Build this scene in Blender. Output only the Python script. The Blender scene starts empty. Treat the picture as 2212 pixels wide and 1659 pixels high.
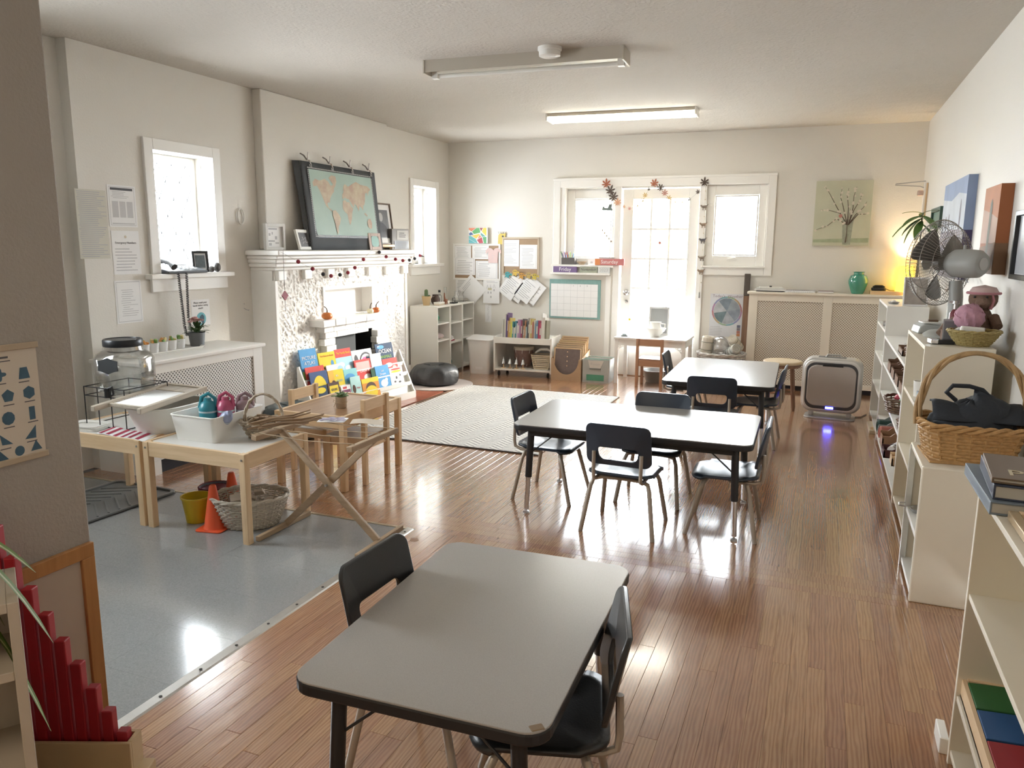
import bpy, bmesh, math, random
from math import sin, cos, pi, radians as R
from mathutils import Matrix, Vector, Euler
random.seed(7)
SC = bpy.context.scene
COL = SC.collection

# ---------------------------------------------------------------- camera
CAMZ = 1.42
F_PX, YAW, PITCH, ROLL = 1661.7, 0.38078, 0.17778, 0.00757
fw = Vector((-sin(YAW) * cos(PITCH), cos(YAW) * cos(PITCH), -sin(PITCH)))
rt = Vector((cos(YAW), sin(YAW), 0))
up = rt.cross(fw)
r2 = cos(ROLL) * rt + sin(ROLL) * up
u2 = -sin(ROLL) * rt + cos(ROLL) * up
cam = bpy.data.cameras.new('camera')
cam.sensor_fit = 'HORIZONTAL'; cam.sensor_width = 36.0
cam.lens = F_PX / 2212 * 36.0
cam.clip_start = 0.05
camo = bpy.data.objects.new('camera', cam); COL.objects.link(camo)
camo.matrix_world = Matrix(((r2.x, u2.x, -fw.x, 0), (r2.y, u2.y, -fw.y, 0), (r2.z, u2.z, -fw.z, CAMZ), (0, 0, 0, 1)))
SC.camera = camo

# ---------------------------------------------------------------- world, sun, exposure
W = bpy.data.worlds.new('sky'); SC.world = W; W.use_nodes = True
bg = W.node_tree.nodes['Background']
bg.inputs[0].default_value = (0.89, 0.95, 1.0, 1); bg.inputs[1].default_value = 13.0
sun = bpy.data.lights.new('sun', 'SUN'); sun.energy = 10.0; sun.angle = R(12); sun.color = (1, 0.95, 0.86)
suno = bpy.data.objects.new('sun', sun); COL.objects.link(suno)
suno.rotation_euler = Vector((-1.0, -1.02, -0.36)).to_track_quat('-Z', 'Y').to_euler()
suno.location = (4, 14, 5)
def portal(x, y, z, w, h, rz):
    l = bpy.data.lights.new('sky_portal', 'AREA'); l.shape = 'RECTANGLE'; l.size = w; l.size_y = h
    o = bpy.data.objects.new('sky_portal', l); COL.objects.link(o)
    o.location = (x, y, z); o.rotation_euler = (R(90), 0, rz)   # shines into the room
    l.cycles.is_portal = True
portal(-2.44, 8.62, 1.62, 0.56, 0.86, R(180)); portal(-1.67, 8.62, 1.1, 0.8, 1.95, R(180)); portal(-0.88, 8.62, 1.63, 0.6, 0.86, R(180))
portal(-4.50, 2.05, 1.6, 0.9, 0.9, R(-90)); portal(-4.50, 4.25, 1.63, 0.56, 0.82, R(-90)); portal(-4.50, 7.74, 1.64, 0.5, 0.84, R(-90))
vs = SC.view_settings
vs.view_transform = 'Standard'; vs.look = 'None'; vs.exposure = 2.1; vs.gamma = 1.0
vs.use_curve_mapping = False
SC.cycles.use_denoising = True
SC.cycles.max_bounces = 12; SC.cycles.diffuse_bounces = 7; SC.cycles.glossy_bounces = 4
SC.cycles.transparent_max_bounces = 24; SC.cycles.sample_clamp_indirect = 6; SC.cycles.sample_clamp_direct = 0
SC.cycles.caustics_reflective = False; SC.cycles.caustics_refractive = False

# ---------------------------------------------------------------- materials
def nd(nt, t, **k):
    n = nt.nodes.new(t)
    for a, b in k.items(): setattr(n, a, b)
    return n
def mth(nt, op, a, b=None, clamp=False):
    n = nd(nt, 'ShaderNodeMath', operation=op, use_clamp=clamp)
    for i, v in enumerate((a, b)):
        if v is None: continue
        if isinstance(v, (int, float)): n.inputs[i].default_value = v
        else: nt.links.new(v, n.inputs[i])
    return n.outputs[0]
def mixc(nt, f, a, b):
    n = nd(nt, 'ShaderNodeMix', data_type='RGBA')
    for i, v in ((0, f), (6, a), (7, b)):
        if isinstance(v, (int, float)): n.inputs[i].default_value = v
        elif isinstance(v, tuple): n.inputs[i].default_value = (*v[:3], 1)
        else: nt.links.new(v, n.inputs[i])
    return n.outputs[2]
def base(name):
    m = bpy.data.materials.new(name); m.use_nodes = True
    return m, m.node_tree, m.node_tree.nodes['Principled BSDF']
def bump(nt, p, h, strength, dist=0.01):
    b = nd(nt, 'ShaderNodeBump'); b.inputs['Strength'].default_value = strength; b.inputs['Distance'].default_value = dist
    nt.links.new(h, b.inputs['Height']); nt.links.new(b.outputs[0], p.inputs['Normal'])
def noise(nt, scale, detail=3, vec=None, rough=0.5):
    n = nd(nt, 'ShaderNodeTexNoise'); n.inputs['Scale'].default_value = scale; n.inputs['Detail'].default_value = detail
    n.inputs['Roughness'].default_value = rough
    if vec is not None: nt.links.new(vec, n.inputs['Vector'])
    return n.outputs[0]
def objco(nt): return nd(nt, 'ShaderNodeTexCoord').outputs['Object']
def pos(nt): return nd(nt, 'ShaderNodeNewGeometry').outputs['Position']
def scl(nt, v, s):
    m = nd(nt, 'ShaderNodeMapping'); m.inputs['Scale'].default_value = s; nt.links.new(v, m.inputs['Vector']); return m.outputs[0]
CACHE = {}
def mat(name, c, rough=0.5, metal=0.0, var=0.08, vs_=6.0, bmp=0.0, bs=60.0, spec=0.5, emit=None, coat=0.0, trans=0.0, alpha=1.0, sub=0.0):
    """plain material whose colour wanders slightly through noise"""
    if name in CACHE: return CACHE[name]
    m, nt, p = base(name)
    p.inputs['Roughness'].default_value = rough; p.inputs['Metallic'].default_value = metal
    p.inputs['Specular IOR Level'].default_value = spec; p.inputs['Coat Weight'].default_value = coat
    p.inputs['Transmission Weight'].default_value = trans; p.inputs['Alpha'].default_value = alpha
    co = objco(nt)
    n = noise(nt, vs_, 4, co)
    a = tuple(max(0, x * (1 - var)) for x in c); b = tuple(min(1, x * (1 + var)) for x in c)
    nt.links.new(mixc(nt, n, a, b), p.inputs['Base Color'])
    if bmp: bump(nt, p, noise(nt, bs, 3, co), bmp)
    if emit: p.inputs['Emission Color'].default_value = (*emit[:3], 1); p.inputs['Emission Strength'].default_value = emit[3]
    CACHE[name] = m
    return m
def wood(name, c1, c2, axis='X', rough=0.45, scale=1.0, coat=0.0, spec=0.4):
    if name in CACHE: return CACHE[name]
    m, nt, p = base(name)
    co = objco(nt)
    oi = nd(nt, 'ShaderNodeObjectInfo').outputs['Random']
    add = nd(nt, 'ShaderNodeVectorMath', operation='ADD')
    cx = nd(nt, 'ShaderNodeCombineXYZ')
    k = mth(nt, 'MULTIPLY', oi, 9.0)
    for i in range(3): nt.links.new(k, cx.inputs[i])
    nt.links.new(co, add.inputs[0]); nt.links.new(cx.outputs[0], add.inputs[1])
    s = {'X': (3, 40, 40), 'Y': (40, 3, 40), 'Z': (40, 40, 3)}[axis]
    n = noise(nt, scale, 5, scl(nt, add.outputs[0], s), 0.6)
    r = nd(nt, 'ShaderNodeValToRGB'); r.color_ramp.elements[0].position = 0.3; r.color_ramp.elements[1].position = 0.72
    r.color_ramp.elements[0].color = (*c2, 1); r.color_ramp.elements[1].color = (*c1, 1)
    nt.links.new(n, r.inputs[0]); nt.links.new(r.outputs[0], p.inputs['Base Color'])
    p.inputs['Roughness'].default_value = rough; p.inputs['Coat Weight'].default_value = coat; p.inputs['Specular IOR Level'].default_value = spec
    CACHE[name] = m
    return m
def paint(name, c, bs=120, bmp=0.15, rough=0.6, var=0.03):
    return mat(name, c, rough, var=var, vs_=1.2, bmp=bmp, bs=bs, spec=0.3)
def glassy(name, tint=(1, 1, 1), refl=0.03, rough=0.02):
    if name in CACHE: return CACHE[name]
    m, nt, p = base(name)
    t = nd(nt, 'ShaderNodeBsdfTransparent'); t.inputs[0].default_value = (*tint, 1)
    g = nd(nt, 'ShaderNodeBsdfGlossy'); g.inputs['Roughness'].default_value = rough
    lw = nd(nt, 'ShaderNodeLayerWeight'); lw.inputs[0].default_value = 0.35
    f = mth(nt, 'ADD', mth(nt, 'MULTIPLY', lw.outputs['Fresnel'], 0.5), refl, True)
    mx = nd(nt, 'ShaderNodeMixShader'); nt.links.new(f, mx.inputs[0]); nt.links.new(t.outputs[0], mx.inputs[1]); nt.links.new(g.outputs[0], mx.inputs[2])
    nt.links.new(mx.outputs[0], nt.nodes['Material Output'].inputs[0])
    CACHE[name] = m
    return m

WALLC = (0.725, 0.70, 0.65)
m_wall = paint('wall_paint', WALLC)
m_partition = paint('shaded_wall_paint', (0.37, 0.345, 0.31))  # wall paint darkened to stand in for shade on the partition
m_trim = mat('trim_gloss_paint', (0.84, 0.83, 0.80), 0.35, var=0.02, spec=0.5)
m_white = mat('white_melamine', (0.80, 0.79, 0.75), 0.4, var=0.02)
m_cream = mat('cream_melamine', (0.74, 0.69, 0.58), 0.42, var=0.03)
m_paper = mat('paper_white', (0.82, 0.82, 0.82), 0.8, var=0.03, vs_=12)
m_ink = mat('printed_ink', (0.10, 0.10, 0.11), 0.8)
m_grey_ink = mat('printed_grey', (0.46, 0.46, 0.48), 0.8)
m_black = mat('black_plastic', (0.018, 0.019, 0.021), 0.4)
m_chrome = mat('chrome', (0.72, 0.72, 0.74), 0.18, 1.0, var=0.02)
m_steel = mat('brushed_steel', (0.55, 0.55, 0.56), 0.3, 1.0)
m_alu = mat('aluminium', (0.66, 0.66, 0.64), 0.35, 0.9, var=0.12, vs_=18)
m_pine = wood('pine', (0.80, 0.61, 0.40), (0.66, 0.47, 0.27), 'X')
m_pine_y = wood('pine_along', (0.80, 0.61, 0.40), (0.66, 0.47, 0.27), 'Y')
m_pine_z = wood('pine_upright', (0.78, 0.59, 0.38), (0.64, 0.45, 0.25), 'Z')
m_oldwood = wood('weathered_beech', (0.50, 0.38, 0.26), (0.38, 0.28, 0.18), 'X', 0.55)
m_glass = glassy('window_glass')
m_jar = glassy('clear_glass', (0.985, 0.99, 0.99), 0.05)

# ---------------------------------------------------------------- mesh helpers
class MB:
    def __init__(s): s.v = []; s.f = []; s.m = []
    def add(s, vs, fs, mi=0, mt=None):
        o = len(s.v)
        if mt is not None: vs = [mt @ Vector(v) for v in vs]
        s.v += [tuple(v) for v in vs]; s.f += [tuple(o + i for i in f) for f in fs]; s.m += [mi] * len(fs)
        return s
    def box(s, x0, x1, y0, y1, z0, z1, mi=0, mt=None):
        return s.add([(x0, y0, z0), (x1, y0, z0), (x1, y1, z0), (x0, y1, z0), (x0, y0, z1), (x1, y0, z1), (x1, y1, z1), (x0, y1, z1)],
                     [(0, 3, 2, 1), (4, 5, 6, 7), (0, 1, 5, 4), (1, 2, 6, 5), (2, 3, 7, 6), (3, 0, 4, 7)], mi, mt)
    def cb(s, c, d, mi=0, rot=None):
        mt = Matrix.Translation(c)
        if rot: mt = mt @ Euler(rot).to_matrix().to_4x4()
        return s.box(-d[0] / 2, d[0] / 2, -d[1] / 2, d[1] / 2, -d[2] / 2, d[2] / 2, mi, mt)
    def beam(s, a, b, w, h, mi=0, upv=(0, 0, 1)):
        a, b = Vector(a), Vector(b); d = (b - a); L = d.length; d.normalize()
        u = Vector(upv); x = d.cross(u)
        if x.length < 1e-4: x = d.cross(Vector((1, 0, 0)))
        x.normalize(); z = x.cross(d)
        mt = Matrix(((x.x, d.x, z.x, a.x), (x.y, d.y, z.y, a.y), (x.z, d.z, z.z, a.z), (0, 0, 0, 1)))
        return s.box(-w / 2, w / 2, 0, L, -h / 2, h / 2, mi, mt)
    def tube(s, path, r, n=8, mi=0, closed=False, caps=True):
        P = [Vector(p) for p in path]; k = len(P)
        rr = r if isinstance(r, (list, tuple)) else [r] * k
        o = len(s.v); prev = None; rings = []
        for i, p in enumerate(P):
            if closed: t = P[(i + 1) % k] - P[i - 1]
            else: t = P[min(i + 1, k - 1)] - P[max(i - 1, 0)]
            t.normalize()
            if prev is None:
                a = Vector((0, 0, 1)) if abs(t.z) < 0.9 else Vector((1, 0, 0))
                x = t.cross(a).normalized()
            else:
                x = prev - t * prev.dot(t)
                x = x.normalized() if x.length > 1e-5 else t.orthogonal().normalized()
            prev = x; y = t.cross(x)
            rings.append([p + (x * cos(2 * pi * j / n) + y * sin(2 * pi * j / n)) * rr[i] for j in range(n)])
        vs = [v for q in rings for v in q]; fs = []
        for i in range(k if closed else k - 1):
            i2 = (i + 1) % k
            for j in range(n):
                fs.append((i * n + j, i * n + (j + 1) % n, i2 * n + (j + 1) % n, i2 * n + j))
        if caps and not closed:
            fs.append(tuple(reversed(range(n)))); fs.append(tuple((k - 1) * n + j for j in range(n)))
        return s.add(vs, fs, mi)
    def cyl(s, a, b, r, n=12, mi=0, r1=None): return s.tube([a, b], [r, r if r1 is None else r1], n, mi)
    def lathe(s, prof, n=24, c=(0, 0, 0), mi=0, sx=1, sy=1, mt=None, caps=True, wob=None):
        vs = []; fs = []; k = len(prof)
        for (r, z) in prof:
            for j in range(n):
                a = 2 * pi * j / n; q = r * (wob(a, z) if wob else 1)
                vs.append((c[0] + q * cos(a) * sx, c[1] + q * sin(a) * sy, c[2] + z))
        for i in range(k - 1):
            for j in range(n):
                fs.append((i * n + j, i * n + (j + 1) % n, (i + 1) * n + (j + 1) % n, (i + 1) * n + j))
        if caps:
            if prof[0][0] > 1e-4: fs.append(tuple(reversed(range(n))))
            if prof[-1][0] > 1e-4: fs.append(tuple((k - 1) * n + j for j in range(n)))
        return s.add(vs, fs, mi, mt)
    def ball(s, c, r, n=12, mi=0, sx=1, sy=1, sz=1):
        k = max(4, n // 2)
        return s.lathe([(max(1e-5, r * sin(pi * i / k)), -r * sz * cos(pi * i / k)) for i in range(k + 1)], n, c, mi, sx, sy, caps=False)
    def prism(s, poly, z0, z1, mi=0, mt=None):
        n = len(poly)
        vs = [(x, y, z0) for x, y in poly] + [(x, y, z1) for x, y in poly]
        fs = [tuple(reversed(range(n))), tuple(range(n, 2 * n))] + [(i, (i + 1) % n, n + (i + 1) % n, n + i) for i in range(n)]
        return s.add(vs, fs, mi, mt)
    def quad(s, x0, x1, y0, y1, z=0.0, mi=0, mt=None): return s.add([(x0, y0, z), (x1, y0, z), (x1, y1, z), (x0, y1, z)], [(0, 1, 2, 3)], mi, mt)
    def poly(s, pts, z=0.0, mi=0, mt=None): return s.add([(x, y, z) for x, y in pts], [tuple(range(len(pts)))], mi, mt)
    def grid(s, fn, nu, nv, mi=0):
        vs = [fn(i / nu, j / nv) for j in range(nv + 1) for i in range(nu + 1)]
        fs = [(j * (nu + 1) + i, j * (nu + 1) + i + 1, (j + 1) * (nu + 1) + i + 1, (j + 1) * (nu + 1) + i) for j in range(nv) for i in range(nu)]
        return s.add(vs, fs, mi)
    def ringpanel(s, outer, inner, t, fn, mi=0):
        """a panel with a hole: loops of equal length, thickness t, fn maps (x, z, depth) to a point"""
        n = len(outer); vs = []
        for d in (0, t):
            vs += [fn(x, z, d) for x, z in outer] + [fn(x, z, d) for x, z in inner]
        fs = []
        for i in range(n):
            j = (i + 1) % n
            fs += [(i, j, n + j, n + i), (2 * n + i, 3 * n + i, 3 * n + j, 2 * n + j), (i, 2 * n + i, 2 * n + j, j), (n + i, n + j, 3 * n + j, 3 * n + i)]
        return s.add(vs, fs, mi)
    def mesh(s, name, mats, smooth=False):
        me = bpy.data.meshes.new(name); me.from_pydata(s.v, [], s.f)
        for m in (mats if isinstance(mats, (list, tuple)) else [mats]): me.materials.append(m)
        me.polygons.foreach_set('material_index', s.m)
        bm = bmesh.new(); bm.from_mesh(me); bmesh.ops.recalc_face_normals(bm, faces=bm.faces); bm.to_mesh(me); bm.free()
        if smooth:
            me.polygons.foreach_set('use_smooth', [True] * len(me.polygons))
            try: me.set_sharp_from_angle(angle=R(40))
            except Exception: pass
        me.update()
        return me
    def put(s, name, mats, parent=None, loc=(0, 0, 0), rot=(0, 0, 0), smooth=False, bev=0.0, seg=2, solid=0.0, subd=0):
        o = bpy.data.objects.new(name, s.mesh(name, mats, smooth)); COL.objects.link(o)
        o.location = loc; o.rotation_euler = rot
        if parent is not None: o.parent = parent
        if solid: q = o.modifiers.new('solid', 'SOLIDIFY'); q.thickness = solid; q.offset = 0
        if subd: q = o.modifiers.new('sub', 'SUBSURF'); q.levels = subd; q.render_levels = subd
        if bev:
            q = o.modifiers.new('bevel', 'BEVEL'); q.width = bev; q.segments = seg; q.limit_method = 'ANGLE'; q.angle_limit = R(40)
        return o
def tag(o, label, cat, group=None, kind=None):
    o['label'] = label; o['category'] = cat
    if group: o['group'] = group
    if kind: o['kind'] = kind
    return o
def thing(name, label, cat, loc=(0, 0, 0), rot=(0, 0, 0), group=None):
    o = bpy.data.objects.new(name, None); COL.objects.link(o); o.empty_display_size = 0.05
    o.location = loc; o.rotation_euler = rot if isinstance(rot, tuple) else (0, 0, rot)
    return tag(o, label, cat, group)
def struct(o, label=None):
    o['kind'] = 'structure'
    if label: o['label'] = label
    return o
def dup(root, loc=None, rot=None, label=None, group=None):
    r = root.copy(); COL.objects.link(r)
    if loc is not None: r.location = loc
    if rot is not None: r.rotation_euler = rot if isinstance(rot, tuple) else (0, 0, rot)
    if label: r['label'] = label
    if group: r['group'] = group
    for ch in list(root.children):
        c = ch.copy(); COL.objects.link(c); c.parent = r
        for g in list(ch.children):
            d = g.copy(); COL.objects.link(d); d.parent = c
    return r
FACE = {'S': 0.0, 'E': R(90), 'W': R(-90), 'N': R(180)}
def wrot(face, lean=0.0): return (R(90) - lean, 0, FACE[face] if isinstance(face, str) else face)
TEXTS = []
def reparent(o, t):
    o.parent = t; o.matrix_parent_inverse = Matrix.LocRotScale(t.location, t.rotation_euler, None).inverted()
def text(body, size, loc, m, parent, rot=(0, 0, 0), align='CENTER', ext=0.0004, name='lettering', sx=1.0):
    c = bpy.data.curves.new(name, 'FONT'); c.body = body; c.size = size; c.align_x = align; c.align_y = 'CENTER'; c.extrude = ext
    c.materials.append(m); c.resolution_u = 2
    o = bpy.data.objects.new(name, c); COL.objects.link(o); o.parent = parent; o.location = loc; o.rotation_euler = rot; o.scale = (sx, 1, 1)
    TEXTS.append(o)
    return o
def rrect(w, h, r, n=5, cx=0, cy=0):
    pts = []
    for qx, qy, a0 in ((w / 2 - r, h / 2 - r, 0), (-w / 2 + r, h / 2 - r, 90), (-w / 2 + r, -h / 2 + r, 180), (w / 2 - r, -h / 2 + r, 270)):
        for i in range(n + 1):
            a = R(a0 + 90 * i / n); pts.append((cx + qx + r * cos(a), cy + qy + r * sin(a)))
    return pts
def circ(r, n=16, cx=0, cy=0, a0=0, sy=1): return [(cx + r * cos(a0 + 2 * pi * i / n), cy + r * sy * sin(a0 + 2 * pi * i / n)) for i in range(n)]
# ================================================================ the room
from mathutils import noise as mn
ZC, XL, XR, YB = 2.587, -4.17, 0.81, 8.36
def wall_boxes(mb, axis, a0, a1, b0, b1, z0, z1, holes):
    """a wall slab along axis ('x' or 'y'), a = along range, b = thickness range, holes = [(a0,a1,z0,z1)]"""
    cuts = sorted({a0, a1} | {h[0] for h in holes} | {h[1] for h in holes})
    for p, q in zip(cuts, cuts[1:]):
        zs = [(z0, z1)]
        for h in holes:
            if h[0] <= p + 1e-6 and h[1] >= q - 1e-6:
                zs = [s for (s0, s1) in zs for s in ((s0, min(s1, h[2])), (max(s0, h[3]), s1)) if s[1] - s[0] > 1e-4]
        for s0, s1 in zs:
            if axis == 'x': mb.box(p, q, b0, b1, s0, s1)
            else: mb.box(b0, b1, p, q, s0, s1)
    return mb
WL1 = (3.985, 4.525, 1.215, 2.025); WL2 = (7.49, 8.0, 1.215, 2.05)
struct(wall_boxes(MB(), 'y', 3.42, YB + 0.25, XL - 0.30, XL, 0, ZC, [WL1, WL2]).put('wall_left', m_wall))
struct(wall_boxes(MB(), 'y', -1.6, 3.42, XL - 0.30, XL - 0.08, 0, ZC, [(1.6, 2.5, 1.15, 2.05)]).put('wall_left', m_wall))
_w = MB()
for a in ((1.52, 1.6, 1.07, 2.13), (2.5, 2.58, 1.07, 2.13), (1.6, 2.5, 2.05, 2.13), (1.6, 2.5, 1.07, 1.15)): _w.box(XL - 0.08, XL - 0.058, a[0], a[1], a[2], a[3])
_w = struct(_w.put('window_added', m_trim, bev=0.004))  # unseen window, added to brighten the left nook
for a in ((1.6, 1.65, 1.15, 2.05), (2.45, 2.5, 1.15, 2.05), (2.03, 2.07, 1.15, 2.05)): MB().box(XL - 0.24, XL - 0.2, a[0], a[1], a[2], a[3]).put('sash_stile', m_trim, _w)
for a in (1.65, 2.07): MB().box(XL - 0.222, XL - 0.218, a, a + 0.38, 1.15, 2.05).put('pane', m_glass, _w)
struct(MB().box(XL, XL + 0.08, 5.0, 6.86, 1.372, ZC).put('wall_chimney', m_wall, bev=0.008))
WB1 = (-2.72, -2.155, 1.218, 2.045); DB = (-2.085, -1.252, 0.0, 2.04); WB2 = (-1.185, -0.59, 1.23, 2.055)
struct(wall_boxes(MB(), 'x', XL, XR, YB, YB + 0.25, 0, ZC, [WB1, DB, WB2]).put('wall_back', m_wall))
struct(MB().box(XR, XR + 0.2, -1.6, YB + 0.25, 0, ZC).put('wall_right', m_wall))
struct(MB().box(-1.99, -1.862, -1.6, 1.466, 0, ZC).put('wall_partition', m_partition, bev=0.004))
struct(MB().box(XL - 0.3, XR + 0.2, -1.8, -1.6, 0, ZC).put('wall_near', m_wall))

# ceiling: stippled plaster
m, nt, p = base('ceiling_stipple'); co = pos(nt)
nt.links.new(mixc(nt, noise(nt, 0.8, 4, co), (0.52, 0.485, 0.435), (0.58, 0.545, 0.49)), p.inputs['Base Color'])
p.inputs['Roughness'].default_value = 0.9
h = mth(nt, 'ADD', noise(nt, 55, 4, co), mth(nt, 'MULTIPLY', noise(nt, 5, 3, co), 1.2)); bump(nt, p, h, 0.55, 0.012)
struct(MB().box(XL - 0.3, XR + 0.2, -1.8, YB + 0.25, ZC, ZC + 0.15).put('ceiling', m))

# ---- wooden floor: strips of oak, each board its own piece
m_floor, nt, p = base('oak_floor'); co = pos(nt)
gi = nd(nt, 'ShaderNodeNewGeometry').outputs['Random Per Island']; oi = nd(nt, 'ShaderNodeObjectInfo').outputs['Random']
rnd = mth(nt, 'FRACT', mth(nt, 'ADD', gi, mth(nt, 'MULTIPLY', oi, 7.31)))
cb = nd(nt, 'ShaderNodeCombineXYZ'); k = mth(nt, 'MULTIPLY', rnd, 13.0)
nt.links.new(k, cb.inputs[0]); nt.links.new(k, cb.inputs[1])
ad = nd(nt, 'ShaderNodeVectorMath', operation='ADD'); nt.links.new(co, ad.inputs[0]); nt.links.new(cb.outputs[0], ad.inputs[1])
g1 = noise(nt, 1.0, 6, scl(nt, ad.outputs[0], (70, 4.5, 30)), 0.65)
wv = nd(nt, 'ShaderNodeTexWave'); wv.inputs['Scale'].default_value = 6.0; wv.inputs['Distortion'].default_value = 9.0; wv.inputs['Detail'].default_value = 3
nt.links.new(scl(nt, ad.outputs[0], (4.5, 0.55, 4)), wv.inputs['Vector'])
g = mth(nt, 'ADD', mth(nt, 'MULTIPLY', g1, 0.65), mth(nt, 'MULTIPLY', wv.outputs[1], 0.35))
cr = nd(nt, 'ShaderNodeValToRGB'); e = cr.color_ramp.elements
e[0].position = 0.25; e[0].color = (0.26, 0.128, 0.066, 1); e[1].position = 0.75; e[1].color = (0.46, 0.252, 0.135, 1)
nt.links.new(g, cr.inputs[0])
hs = nd(nt, 'ShaderNodeHueSaturation'); nt.links.new(cr.outputs[0], hs.inputs['Color'])
nt.links.new(mth(nt, 'ADD', 0.88, mth(nt, 'MULTIPLY', rnd, 0.22)), hs.inputs['Value'])
nt.links.new(mth(nt, 'ADD', 0.492, mth(nt, 'MULTIPLY', rnd, 0.016)), hs.inputs['Hue'])
nt.links.new(hs.outputs[0], p.inputs['Base Color'])
nr = noise(nt, 3.0, 4, co)
nt.links.new(mth(nt, 'ADD', 0.13, mth(nt, 'MULTIPLY', nr, 0.18)), p.inputs['Roughness'])
p.inputs['Specular IOR Level'].default_value = 0.75; p.inputs['Coat Weight'].default_value = 1.0; p.inputs['Coat Roughness'].default_value = 0.12
bump(nt, p, mth(nt, 'ADD', noise(nt, 1.0, 3, scl(nt, co, (22, 5, 5))), mth(nt, 'MULTIPLY', g1, 0.35)), 0.16, 0.006)
floor = struct(MB().box(XL - 0.3, XR, -1.6, YB + 0.1, -0.12, -0.0125).put('floor', mat('subfloor', (0.10, 0.06, 0.035), 0.9)))
def board(mb, w, L):
    b = 0.0007
    vs = [(-w / 2, 0, -.012), (w / 2, 0, -.012), (w / 2, L, -.012), (-w / 2, L, -.012), (-w / 2, 0, -b), (w / 2, 0, -b), (w / 2, L, -b), (-w / 2, L, -b),
          (-w / 2 + b, b, 0), (w / 2 - b, b, 0), (w / 2 - b, L - b, 0), (-w / 2 + b, L - b, 0)]
    fs = [(0, 1, 5, 4), (1, 2, 6, 5), (2, 3, 7, 6), (3, 0, 4, 7), (4, 5, 9, 8), (5, 6, 10, 9), (6, 7, 11, 10), (7, 4, 8, 11), (8, 9, 10, 11)]
    return vs, fs
BW = 0.057
boards = []   # (x, y, length, rotated)
def rows(x0, x1, y0, y1, skip=None):
    n = round((x1 - x0) / BW)
    for i in range(n):
        x = x0 + (i + 0.5) * BW
        y = y0; first = True
        segs = [(y0, y1)]
        if skip and x < skip[0]: segs = [(y0, skip[1]), (skip[2], y1)]
        for s0, s1 in segs:
            y = s0
            L = random.uniform(0.25, 1.2)
            while y < s1 - 0.01:
                if s1 - y - L < 0.25: L = s1 - y
                boards.append((x, y, L, False)); y += L
                L = random.uniform(0.55, 1.5)
rows(-1.835, XR, -1.6, 3.270)
rows(XL + 0.0, XR, 3.270 + 4 * BW, YB, (-3.40, 4.96, 7.02))
for r in range(4):
    x = -4.2 + random.uniform(-0.6, 0)
    while x < XR - 0.02:
        L = random.uniform(0.8, 1.7)
        x0 = max(x, -4.2); x1 = min(x + L, XR)
        if x1 - x0 > 0.03: boards.append((x1, 3.270 + (r + 0.5) * BW, x1 - x0, True))
        x += L
def seen(b):
    x, y, L, rt_ = b
    px = x - L / 2 if rt_ else x; py = y if rt_ else y + L / 2
    d = Vector((px, py, -CAMZ)); z = d.dot(fw)
    if z < 0.3: return None
    u = F_PX * d.dot(r2) / z; v = -F_PX * d.dot(u2) / z
    if abs(u) > 1200 or abs(v) > 900: return None
    return L / (d.length ** 2)
vis = [(seen(b), i) for i, b in enumerate(boards)]
vis = sorted([(s, i) for s, i in vis if s], reverse=True)
pick = {i for s, i in vis[:295]}
bme = None; rest = MB(); meshes = {}
for i, (x, y, L, rt_) in enumerate(boards):
    if i in pick:
        key = round(L, 1) or 0.1
        if key not in meshes:
            mb = MB(); vs, fs = board(mb, BW - 0.0004, key); mb.add(vs, fs); meshes[key] = mb.mesh('plank', m_floor)
        o = bpy.data.objects.new('plank', meshes[key]); COL.objects.link(o); o.parent = floor
        o.location = (x, y, 0); o.scale = (1, (L - 0.0008) / key, 1)
        if rt_: o.rotation_euler = (0, 0, R(90))
    else:
        vs, fs = board(None, BW - 0.0004, L - 0.0008)
        rest.add(vs, fs, 0, Matrix.Translation((x, y, 0)) @ (Matrix.Rotation(R(90), 4, 'Z') if rt_ else Matrix.Identity(4)))
o = rest.put('plank_rows', m_floor, floor); o['kind'] = 'stuff'

# ---- grey vinyl tiles in the nook, metal edging
m_vinyl, nt, p = base('grey_vinyl'); co = pos(nt)
oi = nd(nt, 'ShaderNodeObjectInfo').outputs['Random']
n1 = noise(nt, 160, 4, co, 0.7); n2 = noise(nt, 220, 2, co)
v = mth(nt, 'ADD', mth(nt, 'MULTIPLY', n1, 0.6), mth(nt, 'MULTIPLY', n2, 0.4))
cr = nd(nt, 'ShaderNodeValToRGB'); e = cr.color_ramp.elements
e[0].position = 0.35; e[0].color = (0.24, 0.25, 0.255, 1); e[1].position = 0.65; e[1].color = (0.325, 0.335, 0.34, 1)
nt.links.new(v, cr.inputs[0]); nt.links.new(cr.outputs[0], p.inputs['Base Color'])
nt.links.new(mth(nt, 'ADD', 0.08, mth(nt, 'MULTIPLY', noise(nt, 9, 3, co), 0.10)), p.inputs['Roughness'])
p.inputs['Specular IOR Level'].default_value = 0.8
bump(nt, p, mth(nt, 'ADD', noise(nt, 6, 2, co), mth(nt, 'MULTIPLY', n1, .25)), 0.05, 0.004)
floor2 = struct(MB().box(XL - 0.1, -1.872, -1.6, 3.245, -0.012, -0.0005).put('floor', mat('vinyl_seam', (0.13, 0.135, 0.14), 0.8)))
T = 0.305
tm = MB().box(0.0003, T - 0.0003, 0.0003, T - 0.0003, -0.0005, 0.0035).mesh('vinyl_tile', m_vinyl)
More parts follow.
